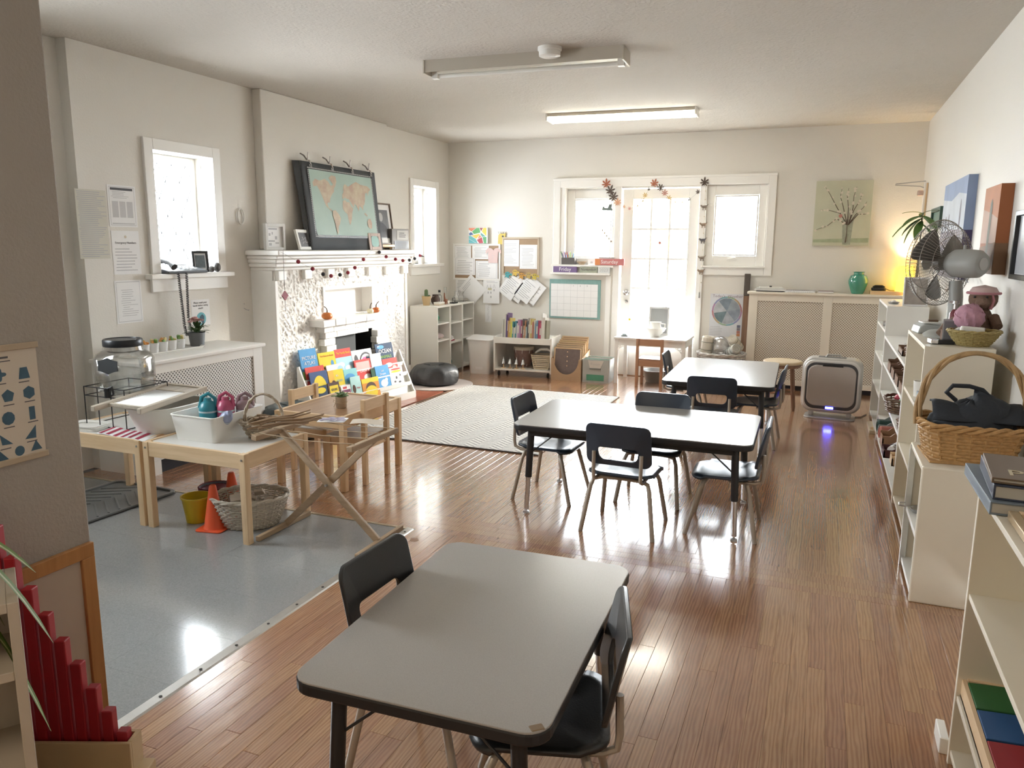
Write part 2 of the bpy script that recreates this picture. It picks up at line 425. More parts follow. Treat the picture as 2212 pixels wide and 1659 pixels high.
for i in range(8):
    for j in range(11):
        x1 = -1.872 - i * T; y1 = 3.243 - j * T
        x0 = max(x1 - T, XL - 0.08)
        if x1 - x0 < 0.03: continue
        o = bpy.data.objects.new('vinyl_tile', tm); COL.objects.link(o); o.parent = floor2
        o.location = (x0, y1 - T, 0); o.scale = ((x1 - x0) / T, 1, 1)
strip = struct(MB().prism([(-0.022, 0), (0.02, 0), (0.014, 0.0045), (-0.018, 0.008)], 0, 1.84, 0, Matrix(((1, 0, 0, 0), (0, 0, 1, 0), (0, 1, 0, 0), (0, 0, 0, 1)))).put('trim_1', m_alu, None, (-1.853, 1.42, 0)))
sm = MB().lathe([(0.0055, 0), (0.0055, 0.0015), (0.002, 0.002)], 8).mesh('screw', mat('dark_screw', (0.06, 0.055, 0.05), 0.5, 0.6))
for i in range(11):
    o = bpy.data.objects.new('screw', sm); COL.objects.link(o); o.parent = strip; o.location = (0, 0.06 + i * 0.172, 0.0066)
struct(MB().box(XL + 0.02, -1.86, 3.243, 3.262, 0, 0.006).put('trim_2', mat('brass_edge', (0.55, 0.47, 0.33), 0.3, 0.8)))
for (x, y) in ((-1.80, 3.06), (-1.765, 3.14), (-1.79, 2.95)):   # plugged holes beside the strip
    o = MB().lathe([(0.021, 0.0), (0.021, 0.0012), (0.0185, 0.0014)], 20).put('floor_plug', mat('plug_oak', (0.33, 0.19, 0.11), 0.4), floor, (x, y, 0))

# ---- skirting boards
struct(MB().box(XL, -3.86, YB - 0.018, YB, 0, 0.12).box(-3.86, -2.16, YB - 0.018, YB, 0, 0.12).box(-1.17, XR, YB - 0.018, YB, 0, 0.12).put('baseboard_back', m_trim, bev=0.004))
struct(MB().box(XR - 0.018, XR, -1.6, YB - 0.02, 0, 0.12).put('baseboard_right', m_trim, bev=0.004))
struct(MB().box(XL, XL + 0.018, 7.0, YB - 0.02, 0, 0.12).box(XL, XL + 0.018, 3.43, 4.87, 0, 0.12).put('baseboard_left', m_trim, bev=0.004))
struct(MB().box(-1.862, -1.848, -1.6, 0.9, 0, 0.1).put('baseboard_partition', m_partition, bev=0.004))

# ---- leaded windows in the left wall
def leaded(name, o0, gx, casing=0.075, lattice=True):
    y0, y1, z0, z1 = o0
    c = casing
    root = MB().box(XL, XL + 0.022, y0 - c, y0, z0, z1 + c).box(XL, XL + 0.022, y1, y1 + c, z0, z1 + c).box(XL, XL + 0.022, y0, y1, z1, z1 + c).put(name, m_trim, bev=0.004)
    struct(root)
    f = 0.038
    MB().box(gx - 0.02, gx + 0.02, y0, y0 + f, z0, z1).box(gx - 0.02, gx + 0.02, y1 - f, y1, z0, z1).box(gx - 0.02, gx + 0.02, y0 + f, y1 - f, z0, z0 + f).box(gx - 0.02, gx + 0.02, y0 + f, y1 - f, z1 - f - 0.02, z1).put('window_frame', m_trim, root, bev=0.003)
    MB().box(gx - 0.003, gx + 0.001, y0 + f, y1 - f, z0 + f, z1 - f - 0.02).put('pane', m_glass, root)
    ya, yb, za, zb = y0 + f, y1 - f, z0 + f, z1 - f - 0.02
    w = (yb - ya) / 3.6; hh = w * 1.85
    lead = mat('lead_came', (0.12, 0.12, 0.13), 0.5, 0.5)
    def clip(y, z, s):   # a line with slope s through (y, z), clipped to the pane
        pts = []
        for yy in (ya, yb):
            zz = z + s * (yy - y)
            if za <= zz <= zb: pts.append((yy, zz))
        for zz in (za, zb):
            yy = y + (zz - z) / s
            if ya < yy < yb: pts.append((yy, zz))
        return pts[:2] if len(pts) >= 2 else None
    s = hh / w
    for sg in (1, -1):
        for k in range(-8, 14):
            q = clip(ya + k * w + w * 0.3, zb, sg * s)
            if q:
                MB().cyl((gx + 0.004, q[0][0], q[0][1]), (gx + 0.004, q[1][0], q[1][1]), 0.0033, 5).put('lead_came', lead, root)
    MB().box(XL - 0.26, XL + 0.06, y0 - 0.12, y1 + 0.12, z0 - 0.034, z0).put('window_sill', m_trim, root, bev=0.006)
    MB().box(XL, XL + 0.022, y0 - 0.085, y1 + 0.085, z0 - 0.12, z0 - 0.034).put('apron', m_trim, root, bev=0.004)
    MB().cb((XL - 0.1, y1 - 0.003, z1 - 0.06), (0.012, 0.006, 0.03)).put('latch', m_chrome, root)
    return root
# sills sit on the wall: openings start at the sill top, so cut the slab below with the sill's own tongue
leaded('window_1', WL1, XL - 0.17)
leaded('window_2', WL2, XL - 0.17)

# ---- garden door and side windows in the back wall
cas = MB()
cx0, cx1, ct = -2.855, -0.50, 2.15
for a in ((cx0, -2.775, 1.13, ct), (-0.575, cx1, 1.135, ct)): cas.box(a[0], a[1], YB - 0.024, YB, a[2], a[3])
cas.box(-2.775, -0.575, YB - 0.024, YB, 2.055, ct)
cas.box(cx0 - 0.004, cx1 + 0.004, YB - 0.034, YB, ct - 0.018, ct + 0.006)
cas.box(-2.155, -2.085, YB - 0.022, YB, 0, 2.055); cas.box(-1.252, -1.185, YB - 0.022, YB, 0, 2.055)
cas.box(-2.775, -2.72, YB - 0.016, YB, 1.218, 2.055); cas.box(-0.59, -0.5755, YB - 0.016, YB, 1.231, 2.054)
cas.box(-1.185, -0.576, YB - 0.024, YB, 1.135, 1.213); cas.box(-1.2, -0.56, YB - 0.05, YB - 0.0, 1.213, 1.23)
cas.box(-2.235, -2.175, YB - 0.014, YB, 0.12, 1.10)
struct(cas.put('trim_3', m_trim, bev=0.004))
def sidewin(name, o0, gl, gy):
    x0, x1, z0, z1 = o0
    gx0, gx1, gz0, gz1 = gl
    m_ = MB()
    for a in ((x0, gx0, z0, z1), (gx1, x1, z0, z1), (gx0, gx1, z0, gz0), (gx0, gx1, gz1, z1)):
        m_.box(a[0], a[1], gy - 0.03, gy + 0.03, a[2], a[3])
    root = struct(m_.put(name, m_trim, bev=0.005))
    w = 0.016
    m2 = MB()
    for a in ((gx0, gx0 + w, gz0, gz1), (gx1 - w, gx1, gz0, gz1), (gx0 + w, gx1 - w, gz0, gz0 + w), (gx0 + w, gx1 - w, gz1 - w, gz1)):
        m2.box(a[0], a[1], gy - 0.045, gy - 0.03, a[2], a[3])
    m2.put('glazing_bead', m_trim, root, bev=0.003)
    MB().box(gx0, gx1, gy + 0.0, gy + 0.006, gz0, gz1).put('pane', m_glass, root)
    return root
w = sidewin('window_3', WB1, (-2.635, -2.205, 1.292, 1.935), YB + 0.10)
MB().box(-2.72, -2.155, YB - 0.035, YB + 0.07, 1.19, 1.218).put('window_sill', m_trim, w, bev=0.004)
w = sidewin('window_4', WB2, (-1.10, -0.665, 1.335, 1.948), YB + 0.06)
MB().cb((-0.90, YB + 0.02, 1.30), (0.10, 0.03, 0.022)).cyl((-0.94, YB + 0.01, 1.30), (-0.86, YB - 0.005, 1.315), 0.007, 8).put('crank_handle', m_trim, w, bev=0.004)
for z in (1.86, 1.45): MB().cb((-1.145, YB + 0.026, z), (0.02, 0.012, 0.04)).put('latch', m_trim, w, bev=0.003)
# door leaf with 15 panes
dx0, dx1, dz1 = -2.075, -1.262, 2.03
px0, px1, pz0, pz1 = -1.962, -1.366, 0.34, 1.925
dy = YB + 0.03
dm = MB()
for a in ((dx0, px0, 0.006, dz1), (px1, dx1, 0.006, dz1), (px0, px1, pz1, dz1), (px0, px1, 0.006, pz0)):
    dm.box(a[0], a[1], dy, dy + 0.045, a[2], a[3])
door = struct(dm.put('door_1', m_trim, bev=0.003))
zr = [pz0 + (pz1 - pz0) * i / 5 for i in range(6)]; xr = [px0 + (px1 - px0) * i / 3 for i in range(4)]
for i in range(3):
    for j in range(5): MB().box(xr[i] + 0.008, xr[i + 1] - 0.008, dy + 0.02, dy + 0.025, zr[j] + 0.008, zr[j + 1] - 0.008).put('pane', m_glass, door)
for x in xr[1:3]: MB().box(x - 0.011, x + 0.011, dy + 0.006, dy + 0.04, pz0, pz1).put('glazing_bar', m_trim, door)
for z in zr[1:5]: MB().box(px0, px1, dy + 0.008, dy + 0.038, z - 0.011, z + 0.011).put('glazing_bar', m_trim, door)
MB().lathe([(0.03, 0), (0.03, 0.006), (0.012, 0.01), (0.012, 0.035), (0.028, 0.045), (0.03, 0.06), (0.018, 0.072), (0.001, 0.074)], 18, mt=Matrix.Translation((-2.003, dy, 0.925)) @ Matrix.Rotation(R(90), 4, 'X')).put('door_knob', m_chrome, door, smooth=True)
MB().lathe([(0.018, 0), (0.018, 0.008), (0.005, 0.012), (0.005, 0.02)], 14, mt=Matrix.Translation((-2.003, dy, 0.825)) @ Matrix.Rotation(R(90), 4, 'X')).put('thumb_lock', m_chrome, door, smooth=True)
for z in (1.78, 0.3): MB().cb((-1.258, dy - 0.004, z), (0.022, 0.012, 0.09)).put('hinge', m_trim, door)
struct(MB().box(-2.085, -1.252, YB, YB + 0.25, -0.012, 0.006).put('trim_4', mat('oak_threshold', (0.3, 0.17, 0.09), 0.4)))
# garden ground outside
struct(MB().box(-14, 14, YB + 0.25, 34, -0.5, -0.2).put('ground_outside', mat('pale_paving', (0.42, 0.42, 0.40), 0.9)))

# ---- fluorescent fittings and smoke detector
m_enamel = mat('grey_enamel', (0.52, 0.48, 0.41), 0.45, var=0.04)
l1 = thing('ceiling_light', 'unlit bare-tube fluorescent fitting on the ceiling behind the smoke detector', 'ceiling light', (-1.84, 4.755, ZC), R(2.5))
prof = [(-0.095, 0), (0.095, 0), (0.095, -0.03), (0.05, -0.055), (-0.05, -0.055), (-0.095, -0.074), (-0.095, 0)]
MB().prism(prof[:-1], -0.64, 0.64, 0, Matrix(((0, 0, 1, 0), (1, 0, 0, 0), (0, 1, 0, 0), (0, 0, 0, 1)))).put('housing', m_enamel, l1)
for s in (-1, 1):
    MB().box(-0.006, 0.006, -0.1, 0.1, -0.082, 0).put('end_cap', m_enamel, l1, (s * 0.646, 0, 0), bev=0.002)
    MB().box(-0.02, 0.02, -0.02, 0.02, -0.095, -0.05).put('lamp_holder', m_white, l1, (s * 0.615, 0.02, 0))
MB().cyl((-0.6, 0.02, -0.078), (0.6, 0.02, -0.078), 0.013, 12).put('tube', mat('fluorescent_glass_off', (0.78, 0.78, 0.74), 0.15), l1, smooth=True)
l2 = thing('ceiling_light', 'lit fluorescent fitting with glowing white lens nearer the garden door', 'ceiling light', (-1.76, 6.94, ZC), R(3))
MB().box(-0.655, 0.655, -0.11, 0.11, -0.028, 0).put('housing', m_enamel, l2, bev=0.003)
MB().box(-0.64, 0.64, -0.105, 0.105, -0.056, -0.028).put('lens', mat('glowing_lens', (0.9, 0.9, 0.86), 0.5, emit=(1, 0.95, 0.83, 5.0)), l2, bev=0.006)
for s in (-1, 1): MB().box(-0.008, 0.008, -0.114, 0.114, -0.062, 0).put('end_cap', m_white, l2, (s * 0.654, 0, 0), bev=0.002)
l3 = thing('ceiling_light', 'warm lit ceiling fitting behind the viewer', 'ceiling light', (-1.25, -0.95, ZC))
MB().box(-0.64, 0.64, -0.11, 0.11, -0.03, 0).put('housing', m_enamel, l3, bev=0.003)
MB().box(-0.62, 0.62, -0.1, 0.1, -0.05, -0.03).put('lens', mat('warm_lens', (0.9, 0.88, 0.8), 0.5, emit=(1, 0.82, 0.58, 2.0)), l3, bev=0.006)
al = bpy.data.lights.new('tube_light', 'AREA'); al.shape = 'RECTANGLE'; al.size = 1.2; al.size_y = 0.18; al.energy = 5; al.color = (1, 0.86, 0.68)
ao = bpy.data.objects.new('tube_light', al); COL.objects.link(ao); ao.parent = l3; ao.location = (0, 0, -0.055)
sd = thing('smoke_detector', 'round white smoke detector on ceiling in front of the unlit fitting', 'smoke detector', (-1.615, 4.60, ZC))
MB().lathe([(0.072, 0), (0.072, -0.018), (0.068, -0.022)], 28).put('base', m_white, sd, smooth=True)
MB().lathe([(0.066, -0.022), (0.064, -0.05), (0.05, -0.056), (0.001, -0.057)], 28).put('cover', m_white, sd, smooth=True)
# ================================================================ fireplace
fp = thing('fireplace', 'white stuccoed fireplace with painted mantel and brick hearth opening', 'fireplace', (-4.17, 5.9, 0))
FX, FY = -4.17, 5.9
m_stucco = mat('white_stucco', (0.84, 0.83, 0.80), 0.75, var=0.03, vs_=20)
def lx(v): return v - FX
def ly(v): return v - FY
NI = (5.53, 6.265, 0.80, 1.035); FB = (5.58, 6.275, 0.0, 0.645)
SX = -3.955
body = MB()
wall_boxes(body, 'y', ly(4.885), ly(6.93), lx(-4.168), lx(SX) - 0.006, 0, 1.215, [(ly(NI[0]), ly(NI[1]), NI[2], NI[3]), (ly(FB[0]), ly(FB[1]), FB[2], FB[3])])
body.put('body', m_stucco, fp)
ny, nz = 230, 138
def st(u, v):
    y = 4.885 + u * 2.045; z = v * 1.215
    q = Vector((y * 25 + z * 19, z * 15 - y * 9.0, 0)) + 0.6 * Vector((mn.noise(Vector((y * 8, z * 8, 1))), mn.noise(Vector((y * 8, z * 8, 5))), 0))
    r = 1 - abs(mn.noise(q)) * 2.2
    r2_ = 1 - abs(mn.noise(q * 2.3 + Vector((5, 2, 0)))) * 2
    n3 = mn.noise(Vector((y * 60, z * 60, 3)))
    edge = min(1, min(u, 1 - u) * 30)
    return (lx(SX) + edge * (0.012 * max(r, 0) ** 3 + 0.006 * max(r2_, 0) ** 2 + 0.002 * n3), ly(y), z)
sm_ = MB(); vs = [st(i / ny, j / nz) for j in range(nz + 1) for i in range(ny + 1)]; fs = []
for j in range(nz):
    for i in range(ny):
        y = 4.885 + (i + .5) / ny * 2.045; z = (j + .5) / nz * 1.215
        if (NI[0] < y < NI[1] and NI[2] < z < NI[3]) or (FB[0] < y < FB[1] and z < FB[3]): continue
        a = j * (ny + 1) + i; fs.append((a, a + 1, a + ny + 2, a + ny + 1))
sm_.add(vs, fs); sm_.put('stucco_face', m_stucco, fp, smooth=True)
MB().box(lx(-4.06), lx(-4.05), ly(NI[0]), ly(NI[1]), NI[2], NI[3]).put('niche_back', mat('niche_paint', (0.85, 0.84, 0.82), 0.5, var=.02), fp)
nf = MB()
for a in ((NI[0] - 0.03, NI[0], NI[2], NI[3] + 0.03), (NI[1], NI[1] + 0.03, NI[2], NI[3] + 0.03), (NI[0], NI[1], NI[3], NI[3] + 0.03)):
    nf.box(lx(SX) - 0.006, lx(SX) + 0.02, ly(a[0]), ly(a[1]), a[2], a[3])
nf.put('niche_frame', m_trim, fp, bev=0.003)
m_soot = mat('sooty_firebox', (0.016, 0.017, 0.018), 0.9)
MB().box(lx(-4.165), lx(-4.155), ly(FB[0]), ly(FB[1]), 0, FB[3]).box(lx(-4.155), lx(SX), ly(FB[0]) , ly(FB[0]) + 0.006, 0, FB[3]).box(lx(-4.155), lx(SX), ly(FB[1]) - 0.006, ly(FB[1]), 0, FB[3]).put('firebox', m_soot, fp)
MB().box(lx(-4.0), lx(-3.99), ly(FB[0] + 0.006), ly(FB[0] + 0.47), 0.02, FB[3] - 0.03).put('fire_screen', mat('dark_fire_screen', (0.022, 0.026, 0.027), 0.7), fp)
# bricks: shelf, lintel, stepped jambs
m_brick = mat('white_painted_brick', (0.82, 0.81, 0.78), 0.6, var=0.04, vs_=14, bmp=0.2, bs=90)
bk = []
y = 5.305
for i, w_ in enumerate((0.17, 0.15, 0.175, 0.16, 0.17, 0.165)):
    bk.append((-3.955, -3.80, y, y + w_ - 0.004, 0.740 + 0.002 * (i % 2), 0.797)); y += w_
y = 5.40
for w_ in (0.14, 0.17, 0.165, 0.17, 0.165):
    bk.append((-3.955, -3.865, y, y + w_ - 0.004, 0.682, 0.737)); y += w_
y = 5.44
for w_ in (0.17, 0.165, 0.17, 0.18): bk.append((-3.955, -3.885, y, y + w_ - 0.004, 0.628, 0.679)); y += w_
for k in range(10):
    z1 = 0.625 - k * 0.0625; st_ = 0.03 if k % 2 else 0.0
    bk.append((-3.955, -3.885, 5.425 + st_, 5.585 + 0.5 * st_, z1 - 0.0585, z1)); bk.append((-3.955, -3.885, 6.265 - 0.5 * st_, 6.43 - st_, z1 - 0.0585, z1))
for i, b in enumerate(bk):
    MB().box(lx(b[0]), lx(b[1]) + random.uniform(-.004, .004), ly(b[2]), ly(b[3]), b[4], b[5]).put('brick', m_brick, fp, bev=0.006)
# mantel: shelf, stepped crown, dentils
mt_ = MB()
mt_.box(0.002, lx(-3.845), ly(4.825), ly(7.035), 1.332, 1.372)
mt_.put('mantel_shelf', m_trim, fp, bev=0.008)
cr_ = MB()
for (o, z0, z1) in ((0.03, 1.305, 1.332), (0.05, 1.272, 1.305), (0.06, 1.240, 1.272), (0.085, 1.215, 1.240)):
    cr_.box(0.002, lx(-3.845) - o, ly(4.825) + o * 0.6, ly(7.035) - o * 0.8, z0, z1)
cr_.put('mantel_crown', m_trim, fp, bev=0.01)
for y in (4.905, 5.235, 5.555, 5.855, 6.19, 6.495, 6.83):
    MB().box(lx(SX) - 0.01, lx(SX) + 0.04, ly(y), ly(y) + 0.095, 1.140, 1.2145).put('dentil', m_trim, fp, bev=0.004)
for a in (4.885, 6.905):
    MB().box(lx(SX) - 0.02, lx(SX) + 0.018, ly(a) - 0.002, ly(a) + 0.03, 0, 1.14).put('corner_bead', m_trim, fp, bev=0.004)
# hearth of red quarry tiles
hearth = struct(MB().box(-3.95, -3.402, 4.962, 7.018, -0.0125, -0.008).put('hearth', mat('dark_grout', (0.13, 0.07, 0.05), 0.9)))
mq = mat('red_quarry_tile', (0.33, 0.105, 0.06), 0.28, var=0.22, vs_=3, spec=0.6)
hx, hy = (0.55 - 0.004) / 3, (7.018 - 4.962) / 12
qm = MB().box(0.002, hx - 0.002, 0.002, hy - 0.002, -0.008, 0.001).mesh('tile', mq)
for i in range(3):
    for j in range(12):
        o = bpy.data.objects.new('tile', qm); COL.objects.link(o); o.parent = hearth; o.location = (-3.95 + i * hx, 4.962 + j * hy, 0)

# ================================================================ radiator covers
def cane(name, c, dark, pitch, rot=0.0):
    m, nt, p = base(name)
    co = scl(nt, objco(nt), (1 / pitch,) * 3)
    sp = nd(nt, 'ShaderNodeSeparateXYZ'); nt.links.new(co, sp.inputs[0])
    def cell(ou, ov, r0):
        u = mth(nt, 'SUBTRACT', mth(nt, 'FRACT', mth(nt, 'ADD', sp.outputs[0], ou)), 0.5)
        w_ = mth(nt, 'SUBTRACT', mth(nt, 'FRACT', mth(nt, 'ADD', sp.outputs[1], ov)), 0.5)
        d = mth(nt, 'SQRT', mth(nt, 'ADD', mth(nt, 'MULTIPLY', u, u), mth(nt, 'MULTIPLY', w_, w_)))
        return mth(nt, 'LESS_THAN', d, r0)
    hole = mth(nt, 'MAXIMUM', cell(0, 0, 0.22), cell(0.5, 0.5, 0.22))
    nt.links.new(mixc(nt, hole, c, dark), p.inputs['Base Color']); p.inputs['Roughness'].default_value = 0.5
    bump(nt, p, mth(nt, 'SUBTRACT', 1.0, hole), 0.6, 0.004)
    return m
m_cane1 = cane('perforated_white_grille', (0.80, 0.79, 0.76), (0.10, 0.095, 0.09), 0.026)
m_cane2 = cane('perforated_cream_grille', (0.72, 0.68, 0.60), (0.24, 0.18, 0.12), 0.025)
def radcover(name, label, W, H_, D, loc, rz, openings, gm, mt, plinth, top_over=0.02):
    """local: x along the wall, -y towards the room"""
    t = thing(name, label, 'radiator cover', loc, rz)
    f = MB(); f2 = wall_boxes(f, 'x', 0, W, -D, -D + 0.018, plinth[0], H_ - 0.025, openings)
    f.put('front_panel', mt, t, bev=0.002)
    for a in (0, W - 0.018): MB().box(a, a + 0.018, -D + 0.018, 0, 0, H_ - 0.025).put('side_panel', mt, t)
    if plinth[0] > 0.01: MB().box(0.018, W - 0.018, -D + 0.03, -D + 0.04, 0.0, plinth[0]).put('recess', mat('dark_recess', (0.03, 0.03, 0.035), 0.9), t)
    for a in ((0, 0.09), (W - 0.09, W)):
        MB().box(a[0], a[1], -D, -D + 0.018, 0, plinth[0]).put('foot', mt, t)
    MB().box(-top_over, W + top_over, -D - top_over, 0, H_ - 0.025, H_).put('top', mt, t, bev=0.006)
    for o in openings:
        g = MB().box(0, o[1] - o[0], 0, o[3] - o[2], -0.002, 0.002).put('grille', gm, t, (o[0], -D + 0.012, o[2]), (R(90), 0, 0))
    return t
radcover('radiator_cover', 'white radiator cover with perforated grille under the leaded window', 1.07, 0.712, 0.42, (-4.168, 3.40, 0), R(90), [(0.085, 0.975, 0.17, 0.628)], m_cane1, m_trim, (0.09,))
radcover('radiator_cover', 'cream radiator cover with two perforated panels beside the garden door', 1.48, 0.985, 0.19, (-0.685, 8.34, 0), 0, [(0.085, 0.70, 0.10, 0.893), (0.785, 1.40, 0.10, 0.893)], m_cane2, mat('cream_paint', (0.76, 0.71, 0.62), 0.45, var=.03), (0.05,))

# ================================================================ classroom tables and chairs
m_lam, nt, p = base('grey_laminate'); co = objco(nt)
nt.links.new(mixc(nt, noise(nt, 380, 2, co), (0.29, 0.278, 0.265), (0.40, 0.385, 0.37)), p.inputs['Base Color'])
p.inputs['Roughness'].default_value = 0.24; p.inputs['Specular IOR Level'].default_value = 0.6
bump(nt, p, noise(nt, 5, 2, co), 0.05, 0.01)
m_edge = mat('black_edge_band', (0.016, 0.016, 0.018), 0.45)
m_legb = mat('black_enamel_tube', (0.018, 0.018, 0.02), 0.35)
def ctable(label, Wd, Dp, H_, loc, rz, legs=((-1, -1), (1, -1), (1, 1), (-1, 1)), spl=0.02, ins=0.085, chip=False):
    t = thing('classroom_table', label, 'table', loc, rz, 'grey classroom tables')
    o = rrect(Wd, Dp, 0.055, 6)
    MB().prism(o, H_ - 0.012, H_).put('tabletop', m_lam, t, bev=0.002)
    i_ = rrect(Wd + 0.004, Dp + 0.004, 0.057, 6)
    MB().prism(i_, H_ - 0.033, H_ - 0.002).put('edge_band', m_edge, t, bev=0.006, seg=2)
    for s in (-1, 1): MB().box(-Wd / 2 + 0.09, Wd / 2 - 0.09, s * (Dp / 2 - 0.0725) - 0.0125, s * (Dp / 2 - 0.0725) + 0.0125, H_ - 0.07, H_ - 0.033).put('apron', m_edge, t)
    for sx, sy in legs:
        x0, y0 = sx * (Wd / 2 - ins), sy * (Dp / 2 - ins)
        x1, y1 = x0 + sx * spl, y0 + sy * spl
        f = lambda z: (x1 + (x0 - x1) * z / H_, y1 + (y0 - y1) * z / H_, z)
        lg = MB().cyl(f(0.20), f(H_ - 0.033), 0.0185, 14).put('leg', m_legb, t, smooth=True)
        MB().cyl(f(0.022), f(0.21), 0.0145, 12).put('leg_insert', m_chrome, lg, smooth=True)
        MB().lathe([(0.006, 0.024), (0.006, 0.012), (0.016, 0.010), (0.018, 0.0)], 12, (x1, y1, 0)).put('foot', m_steel, lg, smooth=True)
        MB().cyl(f(H_ - 0.17), (x0 - sx * 0.15, y0 - sy * 0.01, H_ - 0.04), 0.004, 6).put('brace', m_legb, t)
    return t
t1 = ctable('grey rectangular table in the foreground with two chairs tucked in', 0.605, 0.885, 0.46, (-0.765, 1.735, 0), R(2))
MB().cb((0.278, -0.415, 0.452), (0.03, 0.022, 0.019), rot=(0, 0, R(40))).put('edge_chip', mat('bare_chipboard', (0.22, 0.16, 0.10), 0.9), t1, bev=0.003)
ctable('grey table with four dark chairs in the middle of the room', 1.215, 0.735, 0.50, (-0.865, 4.035, 0), R(1.0))
ctable('grey table furthest back, set lengthways before the garden door', 0.755, 1.235, 0.50, (-0.645, 5.95, 0), R(1.5))

m_seat = mat('sky_tinted_plastic', (0.026, 0.040, 0.062), 0.3, var=0.15, vs_=4, spec=0.6, bmp=0.06, bs=220)  # dark plastic with the blue sky reflection put into its colour
m_seatk = mat('charcoal_plastic', (0.022, 0.023, 0.025), 0.32, var=0.15, vs_=4, spec=0.6, bmp=0.06, bs=220)
m_tube = mat('taupe_steel_tube', (0.40, 0.35, 0.29), 0.42, 0.3, var=0.06)
def chair_parts(t, ms):
    o = rrect(0.335, 0.325, 0.07, 6)
    seat = MB()
    n = len(o); rings = [1.0, 0.86, 0.6, 0.3]
    vs = []; 
    for r_ in rings:
        for x, y in o:
            d = 1 - r_
            z = 0.305 - 0.012 * (1 - (1 - d) ** 2) + (-0.014 if r_ == 1.0 and y > 0.1 else 0) + (0.008 if y < -0.1 and r_ > 0.8 else 0)
            vs.append((x * r_, y * r_, z))
    vs.append((0, 0, 0.293)); fs = []
    for k in range(3):
        for i in range(n): fs.append((k * n + i, k * n + (i + 1) % n, (k + 1) * n + (i + 1) % n, (k + 1) * n + i))
    for i in range(n): fs.append((3 * n + i, 3 * n + (i + 1) % n, 4 * n))
    seat.add(vs, fs); seat.put('seat', ms, t, smooth=True, solid=0.013)
    outer = rrect(0.33, 0.215, 0.035, 6); outer = [(x * (1 - 0.10 * (z + 0.1)) , z) for x, z in outer]
    inner = rrect(0.20, 0.066, 0.026, 6, 0, -0.040); inner = [(x * (1.0 + 0.9 * (z + 0.04)), z - 0.012 * (1 - (x / 0.1) ** 2)) for x, z in inner]
    def fn(x, z, d):
        return (x, -0.158 - 0.22 * (z + 0.107) + 0.9 * x * x - d - (0.012 if z < -0.08 else 0) * 0, 0.467 + z)
    MB().ringpanel(outer, inner, 0.014, fn).put('backrest', ms, t, smooth=True, bev=0.003)
    # tubular frame
    for s in (-1, 1):
        MB().tube([(s * 0.185, -0.165, 0), (s * 0.150, -0.122, 0.235), (s * 0.138, -0.11, 0.268), (s * 0.10, -0.10, 0.279), (0, -0.09, 0.279)], 0.0115, 10).put('leg', m_tube, t, smooth=True)
        MB().tube([(s * 0.175, 0.175, 0), (s * 0.145, 0.115, 0.235), (s * 0.132, 0.10, 0.266), (s * 0.10, 0.09, 0.276), (0, 0.08, 0.276)], 0.0115, 10).put('leg', m_tube, t, smooth=True)
        MB().tube([(s * 0.118, -0.02, 0.281), (s * 0.118, -0.145, 0.281), (s * 0.118, -0.178, 0.295), (s * 0.119, -0.183, 0.33), (s * 0.119, -0.180, 0.43)], 0.0095, 8).put('back_support', m_tube, t, smooth=True)
        MB().lathe([(0.006, 0), (0.005, 0.004), (0.001, 0.005)], 8, mt=Matrix.Translation((s * 0.119, -0.176, 0.39)) @ Matrix.Rotation(R(90), 4, 'X')).put('rivet', m_steel, t)
def chair(label, x, y, rz, ms=m_seat, g='school chairs at the grey tables'):
    t = thing('school_chair', label, 'chair', (x, y, 0), R(rz), g)
    chair_parts(t, ms); return t
c0 = chair('dark school chair facing away, drawn up to the near side of the middle table', -0.862, 3.735, -2)
dup(c0, (-1.385, 4.085, 0), R(-92), 'dark school chair at the left end of the middle table, beside the rug')
dup(c0, (-0.825, 4.26, 0), R(179), 'dark school chair pushed in on the far side of the middle table')
dup(c0, (-0.385, 3.92, 0), R(91), 'dark school chair at the right end of the middle table')
dup(c0, (-0.645, 5.36, 0), R(2), 'dark school chair with its back to us at the near end of the furthest table')
dup(c0, (-0.40, 5.83, 0), R(88), 'dark school chair on the right side of the furthest table, before the stool')
dup(c0, (-0.965, 6.28, 0), R(-88), 'dark school chair on the left side of the furthest table')
c1 = chair('charcoal school chair with curved back left of the foreground table', -0.935, 1.755, -92, m_seatk)
dup(c1, (-0.562, 1.62, 0), R(106), 'charcoal school chair pulled out right of the foreground table')

